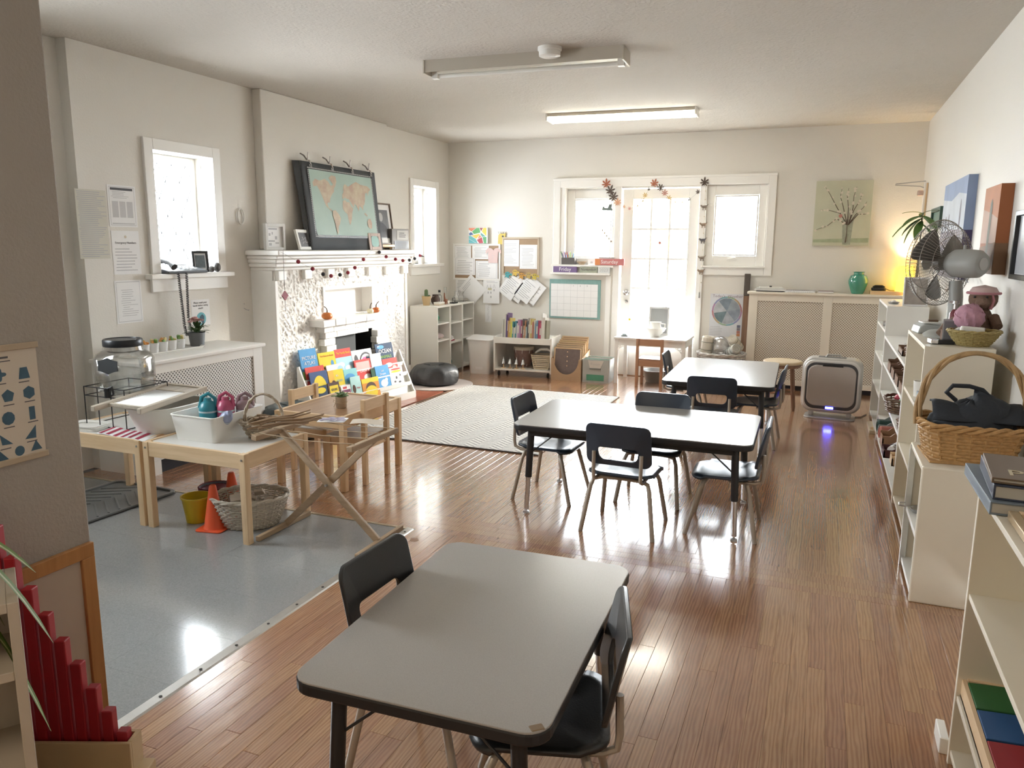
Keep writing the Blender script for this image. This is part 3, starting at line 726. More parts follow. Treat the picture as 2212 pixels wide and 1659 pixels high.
# ================================================================ small pine tables and chairs
def pine_table(label, W_, D_, H_, loc, rz, top_m, lip=True, wood_=None):
    mp, mpy, mpz = wood_ or (m_pine, m_pine_y, m_pine_z)
    t = thing('childs_table', label, 'table', loc, rz, 'low pine tables')
    l = 0.036
    for sx in (-1, 1):
        for sy in (-1, 1):
            lg = MB().box(-l / 2, l / 2, -l / 2, l / 2, 0, H_ - 0.001).put('leg', mpz, t, (sx * (W_ / 2 - l / 2), sy * (D_ / 2 - l / 2), 0), bev=0.003)
            MB().lathe([(0.006, 0), (0.005, 0.003), (0.001, 0.0035)], 8, mt=Matrix.Translation((0, sy * (l / 2), H_ - 0.03)) @ Matrix.Rotation(R(-90 * sy), 4, 'X')).put('bolt', m_steel, lg)
    for sy in (-1, 1): MB().box(-W_ / 2 + l, W_ / 2 - l, -0.009, 0.009, H_ - 0.075, H_).put('rail', mp, t, (0, sy * (D_ / 2 - 0.012), 0), bev=0.002)
    for sx in (-1, 1): MB().box(-0.009, 0.009, -D_ / 2 + l, D_ / 2 - l, H_ - 0.075, H_).put('rail', mpy, t, (sx * (W_ / 2 - 0.012), 0, 0), bev=0.002)
    MB().box(-W_ / 2 + 0.02, W_ / 2 - 0.02, -D_ / 2 + 0.02, D_ / 2 - 0.02, H_ - 0.016, H_ - 0.006).put('tabletop', top_m, t)
    return t
m_topwhite = mat('white_tabletop', (0.72, 0.71, 0.68), 0.35, var=.04)
pine_table('low pine table with white top under the white tub and twig basket', 0.635, 0.485, 0.45, (-2.768, 3.004, 0), 0, m_topwhite)
pine_table('low pine table with white top carrying the glass drink dispenser', 0.635, 0.485, 0.45, (-3.424, 3.004, 0), 0, m_topwhite)
m_topbrown = wood('walnut_look_top', (0.36, 0.22, 0.12), (0.25, 0.14, 0.075), 'Y', 0.3)
pine_table('low pine table with brown wood-grain top holding a small succulent', 0.485, 0.655, 0.45, (-2.728, 3.95, 0), 0, m_topbrown)
def pine_chair(label, x, y, rz, back=0.52, ms=(m_pine, m_pine_y, m_pine_z), seat_m=None):
    """faces +y locally"""
    mp, mpy, mpz = ms
    t = thing('childs_chair', label, 'chair', (x, y, 0), R(rz), 'low pine chairs')
    for s in (-1, 1):
        MB().box(-0.0145, 0.0145, -0.0145, 0.0145, 0, back).put('leg', mpz, t, (s * 0.125, -0.125, 0), bev=0.002)
        MB().box(-0.0145, 0.0145, -0.0145, 0.0145, 0, 0.285).put('leg', mpz, t, (s * 0.125, 0.125, 0), bev=0.002)
        MB().box(-0.007, 0.007, -0.11, 0.11, 0.225, 0.28).put('rail', mpy, t, (s * 0.125, 0, 0), bev=0.002)
    MB().box(-0.11, 0.11, -0.007, 0.007, 0.225, 0.28).put('rail', mp, t, (0, 0.125, 0), bev=0.002)
    MB().box(-0.11, 0.11, -0.007, 0.007, 0.215, 0.28).put('rail', mp, t, (0, -0.125, 0), bev=0.002)
    MB().box(-0.135, 0.135, -0.108, 0.14, 0.28, 0.289).put('seat', seat_m or m_topwhite, t, bev=0.002)
    MB().box(-0.11, 0.11, -0.007, 0.007, back - 0.072, back - 0.004).put('back_slat', mp, t, (0, -0.125, 0), bev=0.002)
    return t
pc = pine_chair('low pine chair tucked under the brown-topped table, back towards us', -2.588, 3.925, 90)
dup(pc, (-2.93, 4.02, 0), R(-90), 'low pine chair on the fireplace side of the brown-topped table')
# ================================================================ sheets, frames, prints
def bars(mb, w, h, rows, x0=0.1, x1=0.9, y0=0.1, y1=0.9, t=0.35, z=0.0012, mi=0, mt=None, ragged=0.3, seed=0):
    rg = random.Random(seed)
    for i in range(rows):
        yy = h * (y1 - (y1 - y0) * (i + 0.5) / rows) - h / 2; hh = h * (y1 - y0) / rows * t
        a = w * x0 - w / 2 + (rg.random() * ragged * 0.2 * w); b = w * x1 - w / 2 - rg.random() * ragged * w
        mb.quad(a, b, yy - hh / 2, yy + hh / 2, z, mi, mt)
def sheet(label, face, c, w, h, rows=12, roll=0.0, cat='paper', name='paper_sheet', group=None, m=None, head=None, hs=0.02, border=False, seed=1, ink=None, lean=0.0, area=(0.1, 0.9, 0.1, 0.88), t=0.3, curl=0.0, pins=0):
    """a sheet of paper pinned to a wall; c is its centre"""
    rm = Matrix.Rotation(roll, 4, 'Z')
    s = MB()
    if curl:
        s.grid(lambda u, v: rm @ Vector(((u - .5) * w, (v - .5) * h, 0.002 + curl * (1 - v) ** 2 + 0.2 * curl * (2 * u - 1) ** 2)), 6, 8)
    else: s.box(-w / 2, w / 2, -h / 2, h / 2, 0, 0.0008, 0, rm)
    o = s.put(name, m or m_paper, None, c, wrot(face, lean))
    if curl: o.modifiers.new('solid', 'SOLIDIFY').thickness = 0.0006
    tag(o, label, cat, group)
    zz = 0.0013
    pr = MB()
    if rows: bars(pr, w, h, rows, area[0], area[1], area[2], area[3], t, zz, 0, rm, 0.35, seed)
    if border:
        for a in ((-.44, .44, .455, .465), (-.44, .44, -.465, -.455)): pr.quad(a[0] * w, a[1] * w, a[2] * h, a[3] * h, zz, 0, rm)
        for a in ((-.445, -.435, -.46, .46), (.435, .445, -.46, .46)): pr.quad(a[0] * w, a[1] * w, a[2] * h, a[3] * h, zz, 0, rm)
    if curl:
        pr.v = [((rm @ Vector(v)) if False else Vector(v)) for v in pr.v]
        im = rm.inverted(); nv = []
        for v in pr.v:
            q = im @ Vector(v); u_ = q.x / w + .5; v_ = q.y / h + .5
            nv.append((v[0], v[1], 0.0032 + curl * (1 - v_) ** 2 + 0.2 * curl * (2 * u_ - 1) ** 2))
        pr.v = nv
    if pr.f: pr.put('printed_lines', ink or m_grey_ink, o)
    if head: text(head, hs, (0, h * 0.40, 0.0014), m_ink, o)
    return o
def framed(name, label, cat, face, c, w, h, fm, fw_=0.02, dp=0.018, matw=0.0, matm=None, lean=0.0, group=None, inner=None):
    """picture with frame; c = bottom centre of back face"""
    t = thing(name, label, cat, c, wrot(face, lean), group)
    f = MB()
    for a in ((-w / 2, -w / 2 + fw_, 0, h), (w / 2 - fw_, w / 2, 0, h), (-w / 2 + fw_, w / 2 - fw_, 0, fw_), (-w / 2 + fw_, w / 2 - fw_, h - fw_, h)): f.box(a[0], a[1], a[2], a[3], 0, dp)
    f.put('frame', fm, t, bev=0.002)
    MB().box(-w / 2 + fw_, w / 2 - fw_, fw_, h - fw_, 0, dp * 0.4).put('mount' if matw else 'picture', matm or m_paper, t)
    return t

# ---- notices on the left wall
sheet('large yellowed sheet of close typing on the wall left of the leaded window', 'E', (XL + 0.001, 3.50, 1.53), 0.215, 0.415, 34, m=mat('yellowed_paper', (0.60, 0.585, 0.51), 0.8), seed=3, t=0.4, area=(0.03, 0.99, 0.02, 0.98))
o = sheet('top notice of three by the window, with two columns of grey print', 'E', (XL + 0.001, 3.727, 1.648), 0.215, 0.258, 5, seed=5, area=(0.12, 0.9, 0.68, 0.86), border=True)
MB().quad(-0.085, 0.085, 0.098, 0.113, 0.0013).put('heading_bar', m_ink, o)
pm = MB()
for a in (-0.055, 0.0, 0.055):
    pm.quad(a - 0.023, a + 0.023, -0.07, 0.03, 0.0013)
pm.quad(-0.085, 0.085, -0.112, -0.104, 0.0013); pm.put('printed_columns', mat('pale_print', (0.55, 0.55, 0.56), 0.8), o)
o = sheet('middle notice of three by the window, headed Emergency Numbers', 'E', (XL + 0.001, 3.73, 1.358), 0.212, 0.275, 8, seed=8, area=(0.08, 0.95, 0.06, 0.62), t=0.25)
text('Emergency Numbers', 0.019, (0, 0.062, 0.0014), m_ink, o)
MB().cyl((0.0, 0.1, 0.0005), (0.0, 0.1, 0.0014), 0.009, 14).put('crest', mat('tan_print', (0.62, 0.55, 0.45), 0.8), o)
sheet('lowest notice of three by the window, crumpled sheet with a printed border', 'E', (XL + 0.001, 3.72, 1.045), 0.205, 0.275, 13, seed=11, border=True, area=(0.2, 0.85, 0.15, 0.8), t=0.2)
o = sheet('hand washing notice with a blue disc above the flower pot', 'E', (XL + 0.001, 4.336, 0.927), 0.178, 0.188, 0)
for i, s in enumerate(('Please wash your', 'hands before eating', 'snack!')): text(s, 0.0185, (0, 0.072 - i * 0.02, 0.0014), m_ink, o)
MB().poly(circ(0.047, 24, 0.0, -0.045), 0.0013).put('blue_disc', mat('print_teal', (0.16, 0.45, 0.52), 0.7), o)
MB().poly([(-0.02, -0.08), (-0.014, -0.028), (0.012, -0.012), (0.03, -0.03), (0.026, -0.08)], 0.0016).put('hands_symbol', mat('print_navy', (0.05, 0.10, 0.14), 0.7), o)
MB().poly([(-0.017, -0.075), (-0.012, -0.052), (0.004, -0.075)], 0.0019).put('drop_symbol', m_paper, o)
t = thing('wall_hook', 'round white ring fixed on wall between window and fireplace', 'wall ring', (XL + 0.006, 4.80, 1.625))
MB().tube([(0.004, 0.035 * cos(a), 0.058 * sin(a)) for a in [i * pi / 12 for i in range(24)]], 0.005, 8, closed=True).put('ring', m_white, t, smooth=True)
t = thing('coat_hook', 'small bare metal hook screwed low on the wall beside fireplace', 'hook', (XL, 4.80, 0.915))
MB().tube([(0.0, -0.01, 0.012), (0.02, -0.006, 0.0), (0.03, 0.01, -0.006), (0.02, 0.024, 0.0)], 0.003, 6).put('hook', m_steel, t)
MB().lathe([(0.004, 0), (0.003, 0.004)], 8, mt=Matrix.Translation((0, -0.005, 0.045)) @ Matrix.Rotation(R(90), 4, 'Y')).put('screw', m_steel, t)

# ---- telephone and things on the leaded window's sill
t = thing('telephone', 'dark corded desk telephone on the window sill', 'telephone', (-4.16, 4.19, 1.215), R(90))
m_phone = mat('slate_plastic', (0.055, 0.06, 0.068), 0.45)
MB().prism([(-0.06, 0), (0.09, 0), (0.09, 0.05), (-0.06, 0.018)], -0.19, 0.17, 0, Matrix(((0, 0, 1, 0), (1, 0, 0, 0), (0, 1, 0, 0), (0, 0, 0, 1)))).put('base', m_phone, t, bev=0.006)
hs = MB().tube([(-0.145, -0.065, 0.045), (-0.14, -0.02, 0.072), (-0.135, 0.05, 0.088), (-0.13, 0.09, 0.082)], [0.024, 0.016, 0.017, 0.025], 10).put('handset', m_black, t, smooth=True)
for i in range(4):
    for j in range(3):
        MB().box(-0.011, 0.011, -0.008, 0.008, 0, 0.006).put('key', mat('pale_key', (0.55, 0.56, 0.58), 0.5), t, (-0.03 + i * 0.036, -0.035 + j * 0.032, 0.028 + j * 0.007), (R(12), 0, 0))
MB().box(-0.04, 0.08, 0.055, 0.08, 0.045, 0.052).put('display', mat('phone_display', (0.25, 0.28, 0.27), 0.2), t, rot=(R(6), 0, 0))
cp = []
def coilpath(a, b, turns, r, sag=0):
    a, b = Vector(a), Vector(b); d = b - a; n_ = turns * 7; out = []
    x = d.cross(Vector((1, 0, 0))).normalized(); y = d.cross(x).normalized()
    for i in range(n_ + 1):
        q = 2 * pi * i / 7
        out.append(a + d * i / n_ + x * r * cos(q) + y * r * sin(q))
    return out
p_ = coilpath((-4.095, 4.075, 1.222), (-4.10, 4.105, 0.86), 30, 0.008) + coilpath((-4.10, 4.105, 0.855), (-4.10, 4.115, 0.795), 6, 0.008)
p_ += coilpath((-4.10, 4.12, 0.79), (-4.10, 4.155, 0.80), 4, 0.008) + coilpath((-4.10, 4.16, 0.81), (-4.095, 4.14, 0.90), 8, 0.008) + coilpath((-4.095, 4.14, 0.905), (-4.093, 4.148, 1.222), 26, 0.008)
cd_ = MB().tube(p_, 0.0028, 5).put('coiled_cord', m_black, smooth=True); reparent(cd_, t)
f = framed('photo_frame', 'small black photo frame on sill right of the telephone', 'photo frame', R(62), (-4.20, 4.395, 1.216), 0.115, 0.15, m_black, 0.016, lean=R(8))
MB().quad(-0.035, 0.035, 0.03, 0.12, 0.0078).put('photograph', mat('dim_photo', (0.16, 0.19, 0.21), 0.4, var=0.5, vs_=40), f)
m_stone = mat('dark_pebble', (0.09, 0.085, 0.085), 0.5, var=0.3, vs_=30)
for (y, z, r, s) in ((4.435, 0.022, 0.022, 1.0), (4.49, 0.034, 0.026, 1.35)):
    tag(MB().ball((0, 0, z), r, 14, sz=s).put('pebble', m_stone, None, (-4.135, y, 1.215), smooth=True), 'dark pebble at the right end of the window sill, ' + ('the tall one' if s > 1.1 else 'the small round one'), 'stone', 'pebbles on the sill')

# ---- snack tray and flowering plant on the radiator cover
t = thing('serving_tray', 'long white platter on the radiator cover holding paper cups', 'tray', (-4.0, 3.80, 0.712))
MB().prism(rrect(0.15, 0.62, 0.05, 6), 0.0, 0.006).put('platter', m_white, t, bev=0.002)
MB().ringpanel(rrect(0.17, 0.64, 0.055, 6), rrect(0.15, 0.62, 0.05, 6), 0.006, lambda x, z, d: (x, z, 0.006 + d + (0.006 if abs(x) > 0.0755 or abs(z) > 0.3105 else 0))).put('rim', m_white, t)
fruit = [mat('melon', (0.72, 0.62, 0.30), 0.5), mat('carrot', (0.72, 0.34, 0.10), 0.5), mat('cucumber', (0.22, 0.40, 0.12), 0.5)]
lab = ('first', 'second', 'third', 'fourth', 'fifth', 'sixth')
for i in range(6):
    c_ = thing('snack_cup', 'paper cup of cut vegetables on the platter, %s from the drink dispenser' % lab[i], 'cup', (-3.99 - 0.008 * i, 3.575 + i * 0.083, 0.7185), 0, 'snack cups on the platter')
    MB().lathe([(0.024, 0), (0.031, 0.062), (0.033, 0.064), (0.031, 0.064), (0.023, 0.004)], 16, caps=False).lathe([(0.0235, 0.002), (0.001, 0.002)], 16, caps=False).put('cup', m_paper, c_, smooth=True)
    for k in range(4):
        a = k * 1.6 + i
        MB().cb((0.012 * cos(a), 0.012 * sin(a), 0.058 + 0.012 * (k % 2)), (0.02, 0.014, 0.04), rot=(0.5 * cos(a), 0.5 * sin(a), a)).put('vegetable_piece', fruit[(i + k) % 3], c_, bev=0.003)
m_leaf = mat('deep_leaf', (0.055, 0.115, 0.04), 0.5, var=0.3)
def leafmesh(L, w_, droop=0.3, fold=0.15, n=6):
    mb = MB()
    def fn(u, v):
        x = (u - .5) * w_ * sin(pi * min(1, v * 0.93 + 0.07)) ** 0.8
        return (x, v * L, -droop * L * v * v + abs(u - .5) * fold * w_)
    return mb.grid(fn, 2, n)
t = thing('potted_plant', 'pink flowering plant in a grey square-shouldered pot under hand washing notice', 'potted plant', (-4.02, 4.13, 0.712))
MB().lathe([(0.045, 0), (0.056, 0.10), (0.058, 0.10), (0.052, 0.096), (0.05, 0.085)], 24).put('pot', mat('slate_pot', (0.16, 0.17, 0.18), 0.5), t, smooth=True)
rg = random.Random(4)
lm = leafmesh(0.055, 0.02).mesh('leaf', m_leaf)
for k in range(46):
    a = rg.random() * 6.28; e_ = rg.uniform(0.1, 1.2); r_ = rg.uniform(0.01, 0.045)
    o = bpy.data.objects.new('leaf', lm); COL.objects.link(o); o.parent = t
    o.location = (r_ * cos(a), r_ * sin(a), 0.095 + rg.random() * 0.05); o.rotation_euler = (e_, 0, a - pi / 2)
m_pet = mat('dusty_pink_petal', (0.62, 0.36, 0.36), 0.6, var=0.2)
for k in range(14):
    a = rg.random() * 6.28; r_ = rg.uniform(0.0, 0.055)
    MB().lathe([(0.003, 0), (0.015, 0.006), (0.019, 0.012), (0.012, 0.014), (0.002, 0.012)], 9, wob=lambda a, z: 1 + 0.2 * sin(5 * a)).put('flower', m_pet, t, (r_ * cos(a), r_ * sin(a), 0.165 + rg.random() * 0.035 - r_ * 0.3), (rg.uniform(-.4, .4), rg.uniform(-.4, .4), 0))

# ================================================================ on the mantel
MZ = 1.3725
f = framed('framed_picture', 'pale boxed picture at the left end of the mantel', 'picture frame', R(86), (-4.03, 5.0, MZ), 0.215, 0.205, mat('pale_box', (0.60, 0.59, 0.56), 0.5), 0.024, 0.03)
pr = MB(); bars(pr, 0.15, 0.14, 1, 0.05, 0.95, 0.9, 1.0, 0.9, 0.0125)
for i, (x, y, w_, h_) in enumerate(((-0.05, 0.02, 0.02, 0.02), (-0.02, 0.03, 0.012, 0.02), (0.02, -0.005, 0.025, 0.025), (-0.03, -0.03, 0.07, 0.012), (0.03, -0.045, 0.04, 0.012), (-0.045, -0.055, 0.03, 0.02))):
    pr.quad(x - w_ / 2, x + w_ / 2, y - h_ / 2, y + h_ / 2, 0.0125)
pr.put('printed_tools', m_grey_ink, f, (0, 0.1, 0))
f = framed('photo_frame', 'white landscape photo frame leaning left of the world map', 'photo frame', R(100), (-3.96, 5.33, MZ), 0.285, 0.165, m_white, 0.024, 0.02, lean=R(14))
MB().quad(-0.117, 0.117, 0.025, 0.14, 0.0083).put('photograph', mat('dark_group_photo', (0.075, 0.07, 0.07), 0.4, var=0.6, vs_=30), f)
gp = MB(); rg = random.Random(2)
for k in range(26): gp.poly(circ(rg.uniform(0.004, 0.009), 6, rg.uniform(-0.09, 0.09), 0.085 + rg.uniform(-0.03, 0.02)), 0.0086 + 0.0001 * k)
gp.put('figures_in_photo', mat('photo_faces', (0.36, 0.33, 0.32), 0.5), f)
# world map on cloth, clipped to a board
t = thing('world_map', 'world map on dark grey cloth leaning on the mantel, held by four bulldog clips', 'map', (-3.955, 5.945, MZ), wrot('E', R(6.5)))
m_cloth = mat('slate_cloth', (0.085, 0.092, 0.10), 0.85, var=0.15, vs_=3)
MB().grid(lambda u, v: ((u - .5) * 1.13, v * 0.725, 0.004 + 0.006 * sin(9 * u + 2 * v) * (1 - v) + 0.004 * sin(23 * u) * (1 - v)), 40, 12).put('cloth', m_cloth, t, smooth=True, solid=0.003)
MB().grid(lambda u, v: (-0.565 - u * 0.06 * (0.3 + 0.7 * v ** 2), v * 0.725, 0.0 - 0.03 * u), 6, 10).put('cloth_fold', m_cloth, t, smooth=True, solid=0.003)
MB().grid(lambda u, v: (0.565 + u * 0.055 * (1 - 0.4 * v), v * 0.72 - 0.02 * u, 0.0 - 0.05 * u), 6, 10).put('cloth_fold', m_cloth, t, smooth=True, solid=0.003)
m_sea, nt, p = base('map_sea'); p.inputs['Roughness'].default_value = 0.6
nt.links.new(mixc(nt, noise(nt, 5, 3, objco(nt)), (0.33, 0.45, 0.40), (0.42, 0.53, 0.47)), p.inputs['Base Color'])
MX0, MX1, MY0, MY1 = -0.475, 0.475, 0.125, 0.665
MB().grid(lambda u, v: (MX0 + u * (MX1 - MX0), MY0 + v * (MY1 - MY0), 0.0125 + 0.0015 * sin(14 * u)), 30, 4).put('map_print', m_sea, t, smooth=True)
bd = MB()
for a in ((MX0 - 0.02, MX1 + 0.02, MY1, MY1 + 0.022), (MX0 - 0.02, MX1 + 0.02, MY0 - 0.022, MY0), (MX0 - 0.02, MX0, MY0, MY1), (MX1, MX1 + 0.02, MY0, MY1)): bd.quad(a[0], a[1], a[2], a[3], 0.0128)
bd.put('map_border', m_black, t)
ck = MB()
for i in range(64):
    x = MX0 - 0.015 + i * (MX1 - MX0 + 0.02) / 64
    for yy in (MY1 + 0.007, MY0 - 0.015): ck.quad(x, x + 0.009, yy, yy + 0.008, 0.0132)
for j in range(36):
    y = MY0 + j * (MY1 - MY0) / 36
    for xx in (MX0 - 0.014, MX1 + 0.006): ck.quad(xx, xx + 0.008, y, y + 0.009, 0.0132)
ck.put('border_checks', mat('map_border_pale', (0.55, 0.55, 0.52), 0.7), t)
m_land, nt, p = base('map_land'); p.inputs['Roughness'].default_value = 0.6
cr = nd(nt, 'ShaderNodeValToRGB'); e = cr.color_ramp.elements
e[0].position = 0.35; e[0].color = (0.46, 0.33, 0.25, 1); e[1].position = 0.65; e[1].color = (0.54, 0.47, 0.34, 1)
nt.links.new(noise(nt, 14, 4, objco(nt)), cr.inputs[0]); nt.links.new(cr.outputs[0], p.inputs['Base Color'])
LAND = [[(0.03, .80), (.07, .86), (.14, .84), (.22, .88), (.27, .84), (.30, .78), (.34, .80), (.345, .70), (.30, .64), (.27, .58), (.25, .50), (.245, .52), (.215, .50), (.225, .44), (.27, .40), (.28, .37), (.26, .38), (.19, .46), (.16, .56), (.125, .68), (.09, .76), (.04, .74)],
        [(.28, .90), (.33, .95), (.39, .94), (.40, .86), (.37, .78), (.345, .74), (.335, .82)],
        [(.285, .39), (.33, .40), (.38, .33), (.40, .27), (.375, .19), (.345, .14), (.335, .04), (.315, .02), (.305, .12), (.295, .22), (.275, .30)],
        [(.455, .50), (.465, .56), (.50, .58), (.53, .545), (.57, .55), (.595, .48), (.625, .45), (.60, .39), (.58, .28), (.55, .19), (.535, .175), (.52, .26), (.515, .35), (.475, .385), (.45, .43)],
        [(.46, .60), (.465, .66), (.49, .70), (.50, .80), (.53, .84), (.58, .80), (.66, .86), (.72, .90), (.80, .86), (.92, .85), (.965, .80), (.93, .76), (.905, .68), (.90, .74), (.86, .72), (.85, .62), (.83, .54), (.80, .50), (.795, .43), (.765, .48), (.735, .50), (.715, .41), (.685, .50), (.655, .53), (.635, .46), (.605, .52), (.58, .57), (.56, .60), (.53, .60), (.50, .62), (.485, .59)],
        [(.84, .24), (.87, .29), (.905, .30), (.925, .22), (.915, .14), (.885, .12), (.85, .16)], [(.80, .38), (.82, .36), (.85, .33), (.86, .35), (.83, .39)], [(.47, .70), (.48, .76), (.468, .72)]]
for i, q in enumerate(LAND):
    MB().poly([(MX0 + x * (MX1 - MX0), MY0 + y * (MY1 - MY0)) for x, y in q], 0.0146 + 0.0001 * i).put('continent', m_land, t)
for i in range(4):
    x = -0.46 + i * 0.31
    cl = MB().tube([(x + 0.02, 0.70, 0.02), (x + 0.012, 0.735, 0.012), (x, 0.74, 0.004), (x + 0.005, 0.80, 0.016)], 0.006, 6).put('bulldog_clip', m_chrome, t, smooth=True)
    MB().tube([(x, 0.74, -0.002), (x - 0.02, 0.775, -0.012), (x - 0.055, 0.79, -0.02)], 0.006, 6).put('clip_lever', mat('dull_clip', (0.22, 0.2, 0.18), 0.5, .5), cl)
    MB().tube([(x + 0.01, 0.705, 0.012), (x + 0.012, 0.68, 0.014)], 0.004, 6).tube([(x + 0.03, 0.70, 0.012), (x + 0.032, 0.68, 0.014)], 0.004, 6).put('clip_jaw', m_chrome, cl)
f = framed('framed_portrait', 'framed black and white portrait photograph on a small easel, right of the map', 'photograph', R(84), (-4.02, 6.66, MZ + 0.05), 0.285, 0.40, wood('dark_frame', (0.16, 0.11, 0.07), (0.09, 0.06, 0.04), 'Y'), 0.014, 0.02, 0.03, m_paper, lean=R(8))
MB().quad(-0.09, 0.09, 0.06, 0.335, 0.0083).put('photograph', mat('portrait_grey', (0.11, 0.11, 0.115), 0.4, var=0.3, vs_=14), f)
MB().poly(circ(0.032, 14, -0.025, 0.265, sy=1.35), 0.0086).put('head_in_photo', mat('photo_light', (0.42, 0.41, 0.40), 0.5), f)
MB().poly([(-0.085, 0.07), (-0.08, 0.17), (-0.05, 0.215), (0.0, 0.21), (0.05, 0.17), (0.08, 0.07)], 0.0085).put('jacket_in_photo', mat('photo_dark', (0.05, 0.05, 0.055), 0.5), f)
e_ = MB().box(-0.11, 0.11, -0.028, -0.004, -0.012, 0.035).box(-0.09, -0.075, -0.045, -0.028, -0.01, 0.02).box(0.075, 0.09, -0.045, -0.028, -0.01, 0.02).put('easel_ledge', m_pine, f, bev=0.003)
f = framed('greeting_card', 'small card with turquoise centre in front of the portrait', 'card', R(78), (-3.925, 6.33, MZ), 0.16, 0.155, mat('card_blush', (0.60, 0.50, 0.46), 0.7, var=.25, vs_=30), 0.03, 0.012, lean=R(10), )
MB().poly(rrect(0.095, 0.10, 0.03, 4, 0, 0.077), 0.0125).put('turquoise_patch', mat('turquoise_print', (0.38, 0.60, 0.56), 0.6), f)
t = thing('gift_box', 'clear-fronted grey gift box at the right end of the mantel', 'box', (-4.01, 6.87, MZ), R(80))
MB().box(-0.13, 0.13, -0.05, 0.05, 0, 0.205).put('box', mat('grey_card', (0.22, 0.215, 0.21), 0.5), t, bev=0.004)
MB().box(-0.06, 0.115, -0.0525, -0.0495, 0.10, 0.19).put('label', mat('pale_label', (0.42, 0.41, 0.40), 0.6), t)
MB().box(-0.10, 0.12, -0.0535, -0.0495, 0.01, 0.085).put('window', mat('dark_film', (0.05, 0.05, 0.055), 0.12, spec=0.8), t)
bars(pr := MB(), 0.15, 0.07, 3, 0.1, 0.9, 0.1, 0.9, 0.35, 0.0); pr.put('printed_lines', m_ink, t, (0.03, -0.0527, 0.145), (R(90), 0, 0))
t = thing('candle_jar', 'white jar with dark lid on the far window sill', 'jar', (-4.14, 7.62, 1.215))
MB().lathe([(0.032, 0), (0.035, 0.075), (0.033, 0.078)], 20).put('jar', m_white, t, smooth=True)
MB().lathe([(0.03, 0.078), (0.03, 0.086), (0.012, 0.088), (0.008, 0.1), (0.001, 0.1)], 16).put('lid', m_black, t, smooth=True)

# felt ball garland along the mantel front, and a hanging ornament
t = thing('felt_garland', 'string of red and grey felt balls looped along the mantel', 'garland', (-3.83, 5.9, 1.25))
gpts = [(4.83, 1.362, 0), (5.04, 1.285, 1), (5.22, 1.225, 1), (5.36, 1.178, 2), (5.47, 1.16, 1), (5.60, 1.165, 2), (5.72, 1.18, 1), (5.83, 1.22, 1), (5.97, 1.29, 1), (6.10, 1.368, 0), (6.24, 1.352, 2), (6.36, 1.31, 1), (6.53, 1.285, 1), (6.67, 1.27, 1), (6.80, 1.272, 2), (6.91, 1.285, 2), (7.02, 1.315, 1)]
MB().tube([(0, y - 5.9, z - 1.25) for y, z, k in gpts], 0.0013, 5).put('string', mat('garland_string', (0.35, 0.32, 0.3), 0.8), t)
fr_, fk = mat('red_felt', (0.28, 0.04, 0.06), 0.95), mat('grey_felt', (0.045, 0.045, 0.05), 0.95)
for y, z, k in gpts:
    if k: MB().ball((0, y - 5.9, z - 1.25), 0.0165, 12).put('felt_ball', fr_ if k == 1 else fk, t, smooth=True)
t = thing('hanging_ornament', 'pink woven diamond hanging on a thread at the mantel corner', 'ornament', (-3.83, 4.86, 1.03))
MB().cyl((0, 0, 0.04), (0, 0, 0.338), 0.0014, 5).cyl((0, 0, -0.04), (0, 0, -0.12), 0.0014, 5).put('thread', m_black, t)
MB().box(-0.005, 0.005, -0.026, 0.026, -0.026, 0.026).put('diamond', mat('pink_weave', (0.42, 0.20, 0.24), 0.9, var=.4, vs_=90), t, rot=(R(45), 0, 0))

# pumpkins on the brick shelf
def pumpkin(label, y, r, c, h=0.75, lean=0.3):
    t = thing('small_pumpkin', label, 'pumpkin', (-3.855, y, 0.797), 0, 'small pumpkins on the brick shelf')
    MB().lathe([(0.004, 0.004)] + [(r * sin(pi * i / 12) ** 0.75, r * h * (1 - cos(pi * i / 12))) for i in range(1, 12)] + [(0.006, 2 * r * h - 0.008)], 40, wob=lambda a, z: 1 + 0.055 * abs(sin(5 * a)) - 0.03).put('body', mat('pumpkin_%s' % c[0], c[1], 0.45, var=0.12), t, smooth=True)
    MB().tube([(0, 0, 2 * r * h - 0.012), (0.002, 0, 2 * r * h + 0.018), (0.004, lean * 0.03, 2 * r * h + 0.036), (0.006, lean * 0.085, 2 * r * h + 0.05)], [0.007, 0.005, 0.004, 0.0045], 8).put('stem', mat('pumpkin_stem', (0.10, 0.075, 0.05), 0.8), t, smooth=True)
pumpkin('orange pumpkin at the left end of the brick shelf', 5.43, 0.046, ('orange', (0.62, 0.20, 0.05)), 0.66, -0.5)
pumpkin('cream white pumpkin on the brick shelf', 6.10, 0.032, ('cream', (0.72, 0.66, 0.46)), 0.7, 0.2)
pumpkin('dark orange pumpkin at the right end of the brick shelf', 6.20, 0.036, ('rust', (0.50, 0.14, 0.035)), 0.7, 0.5)

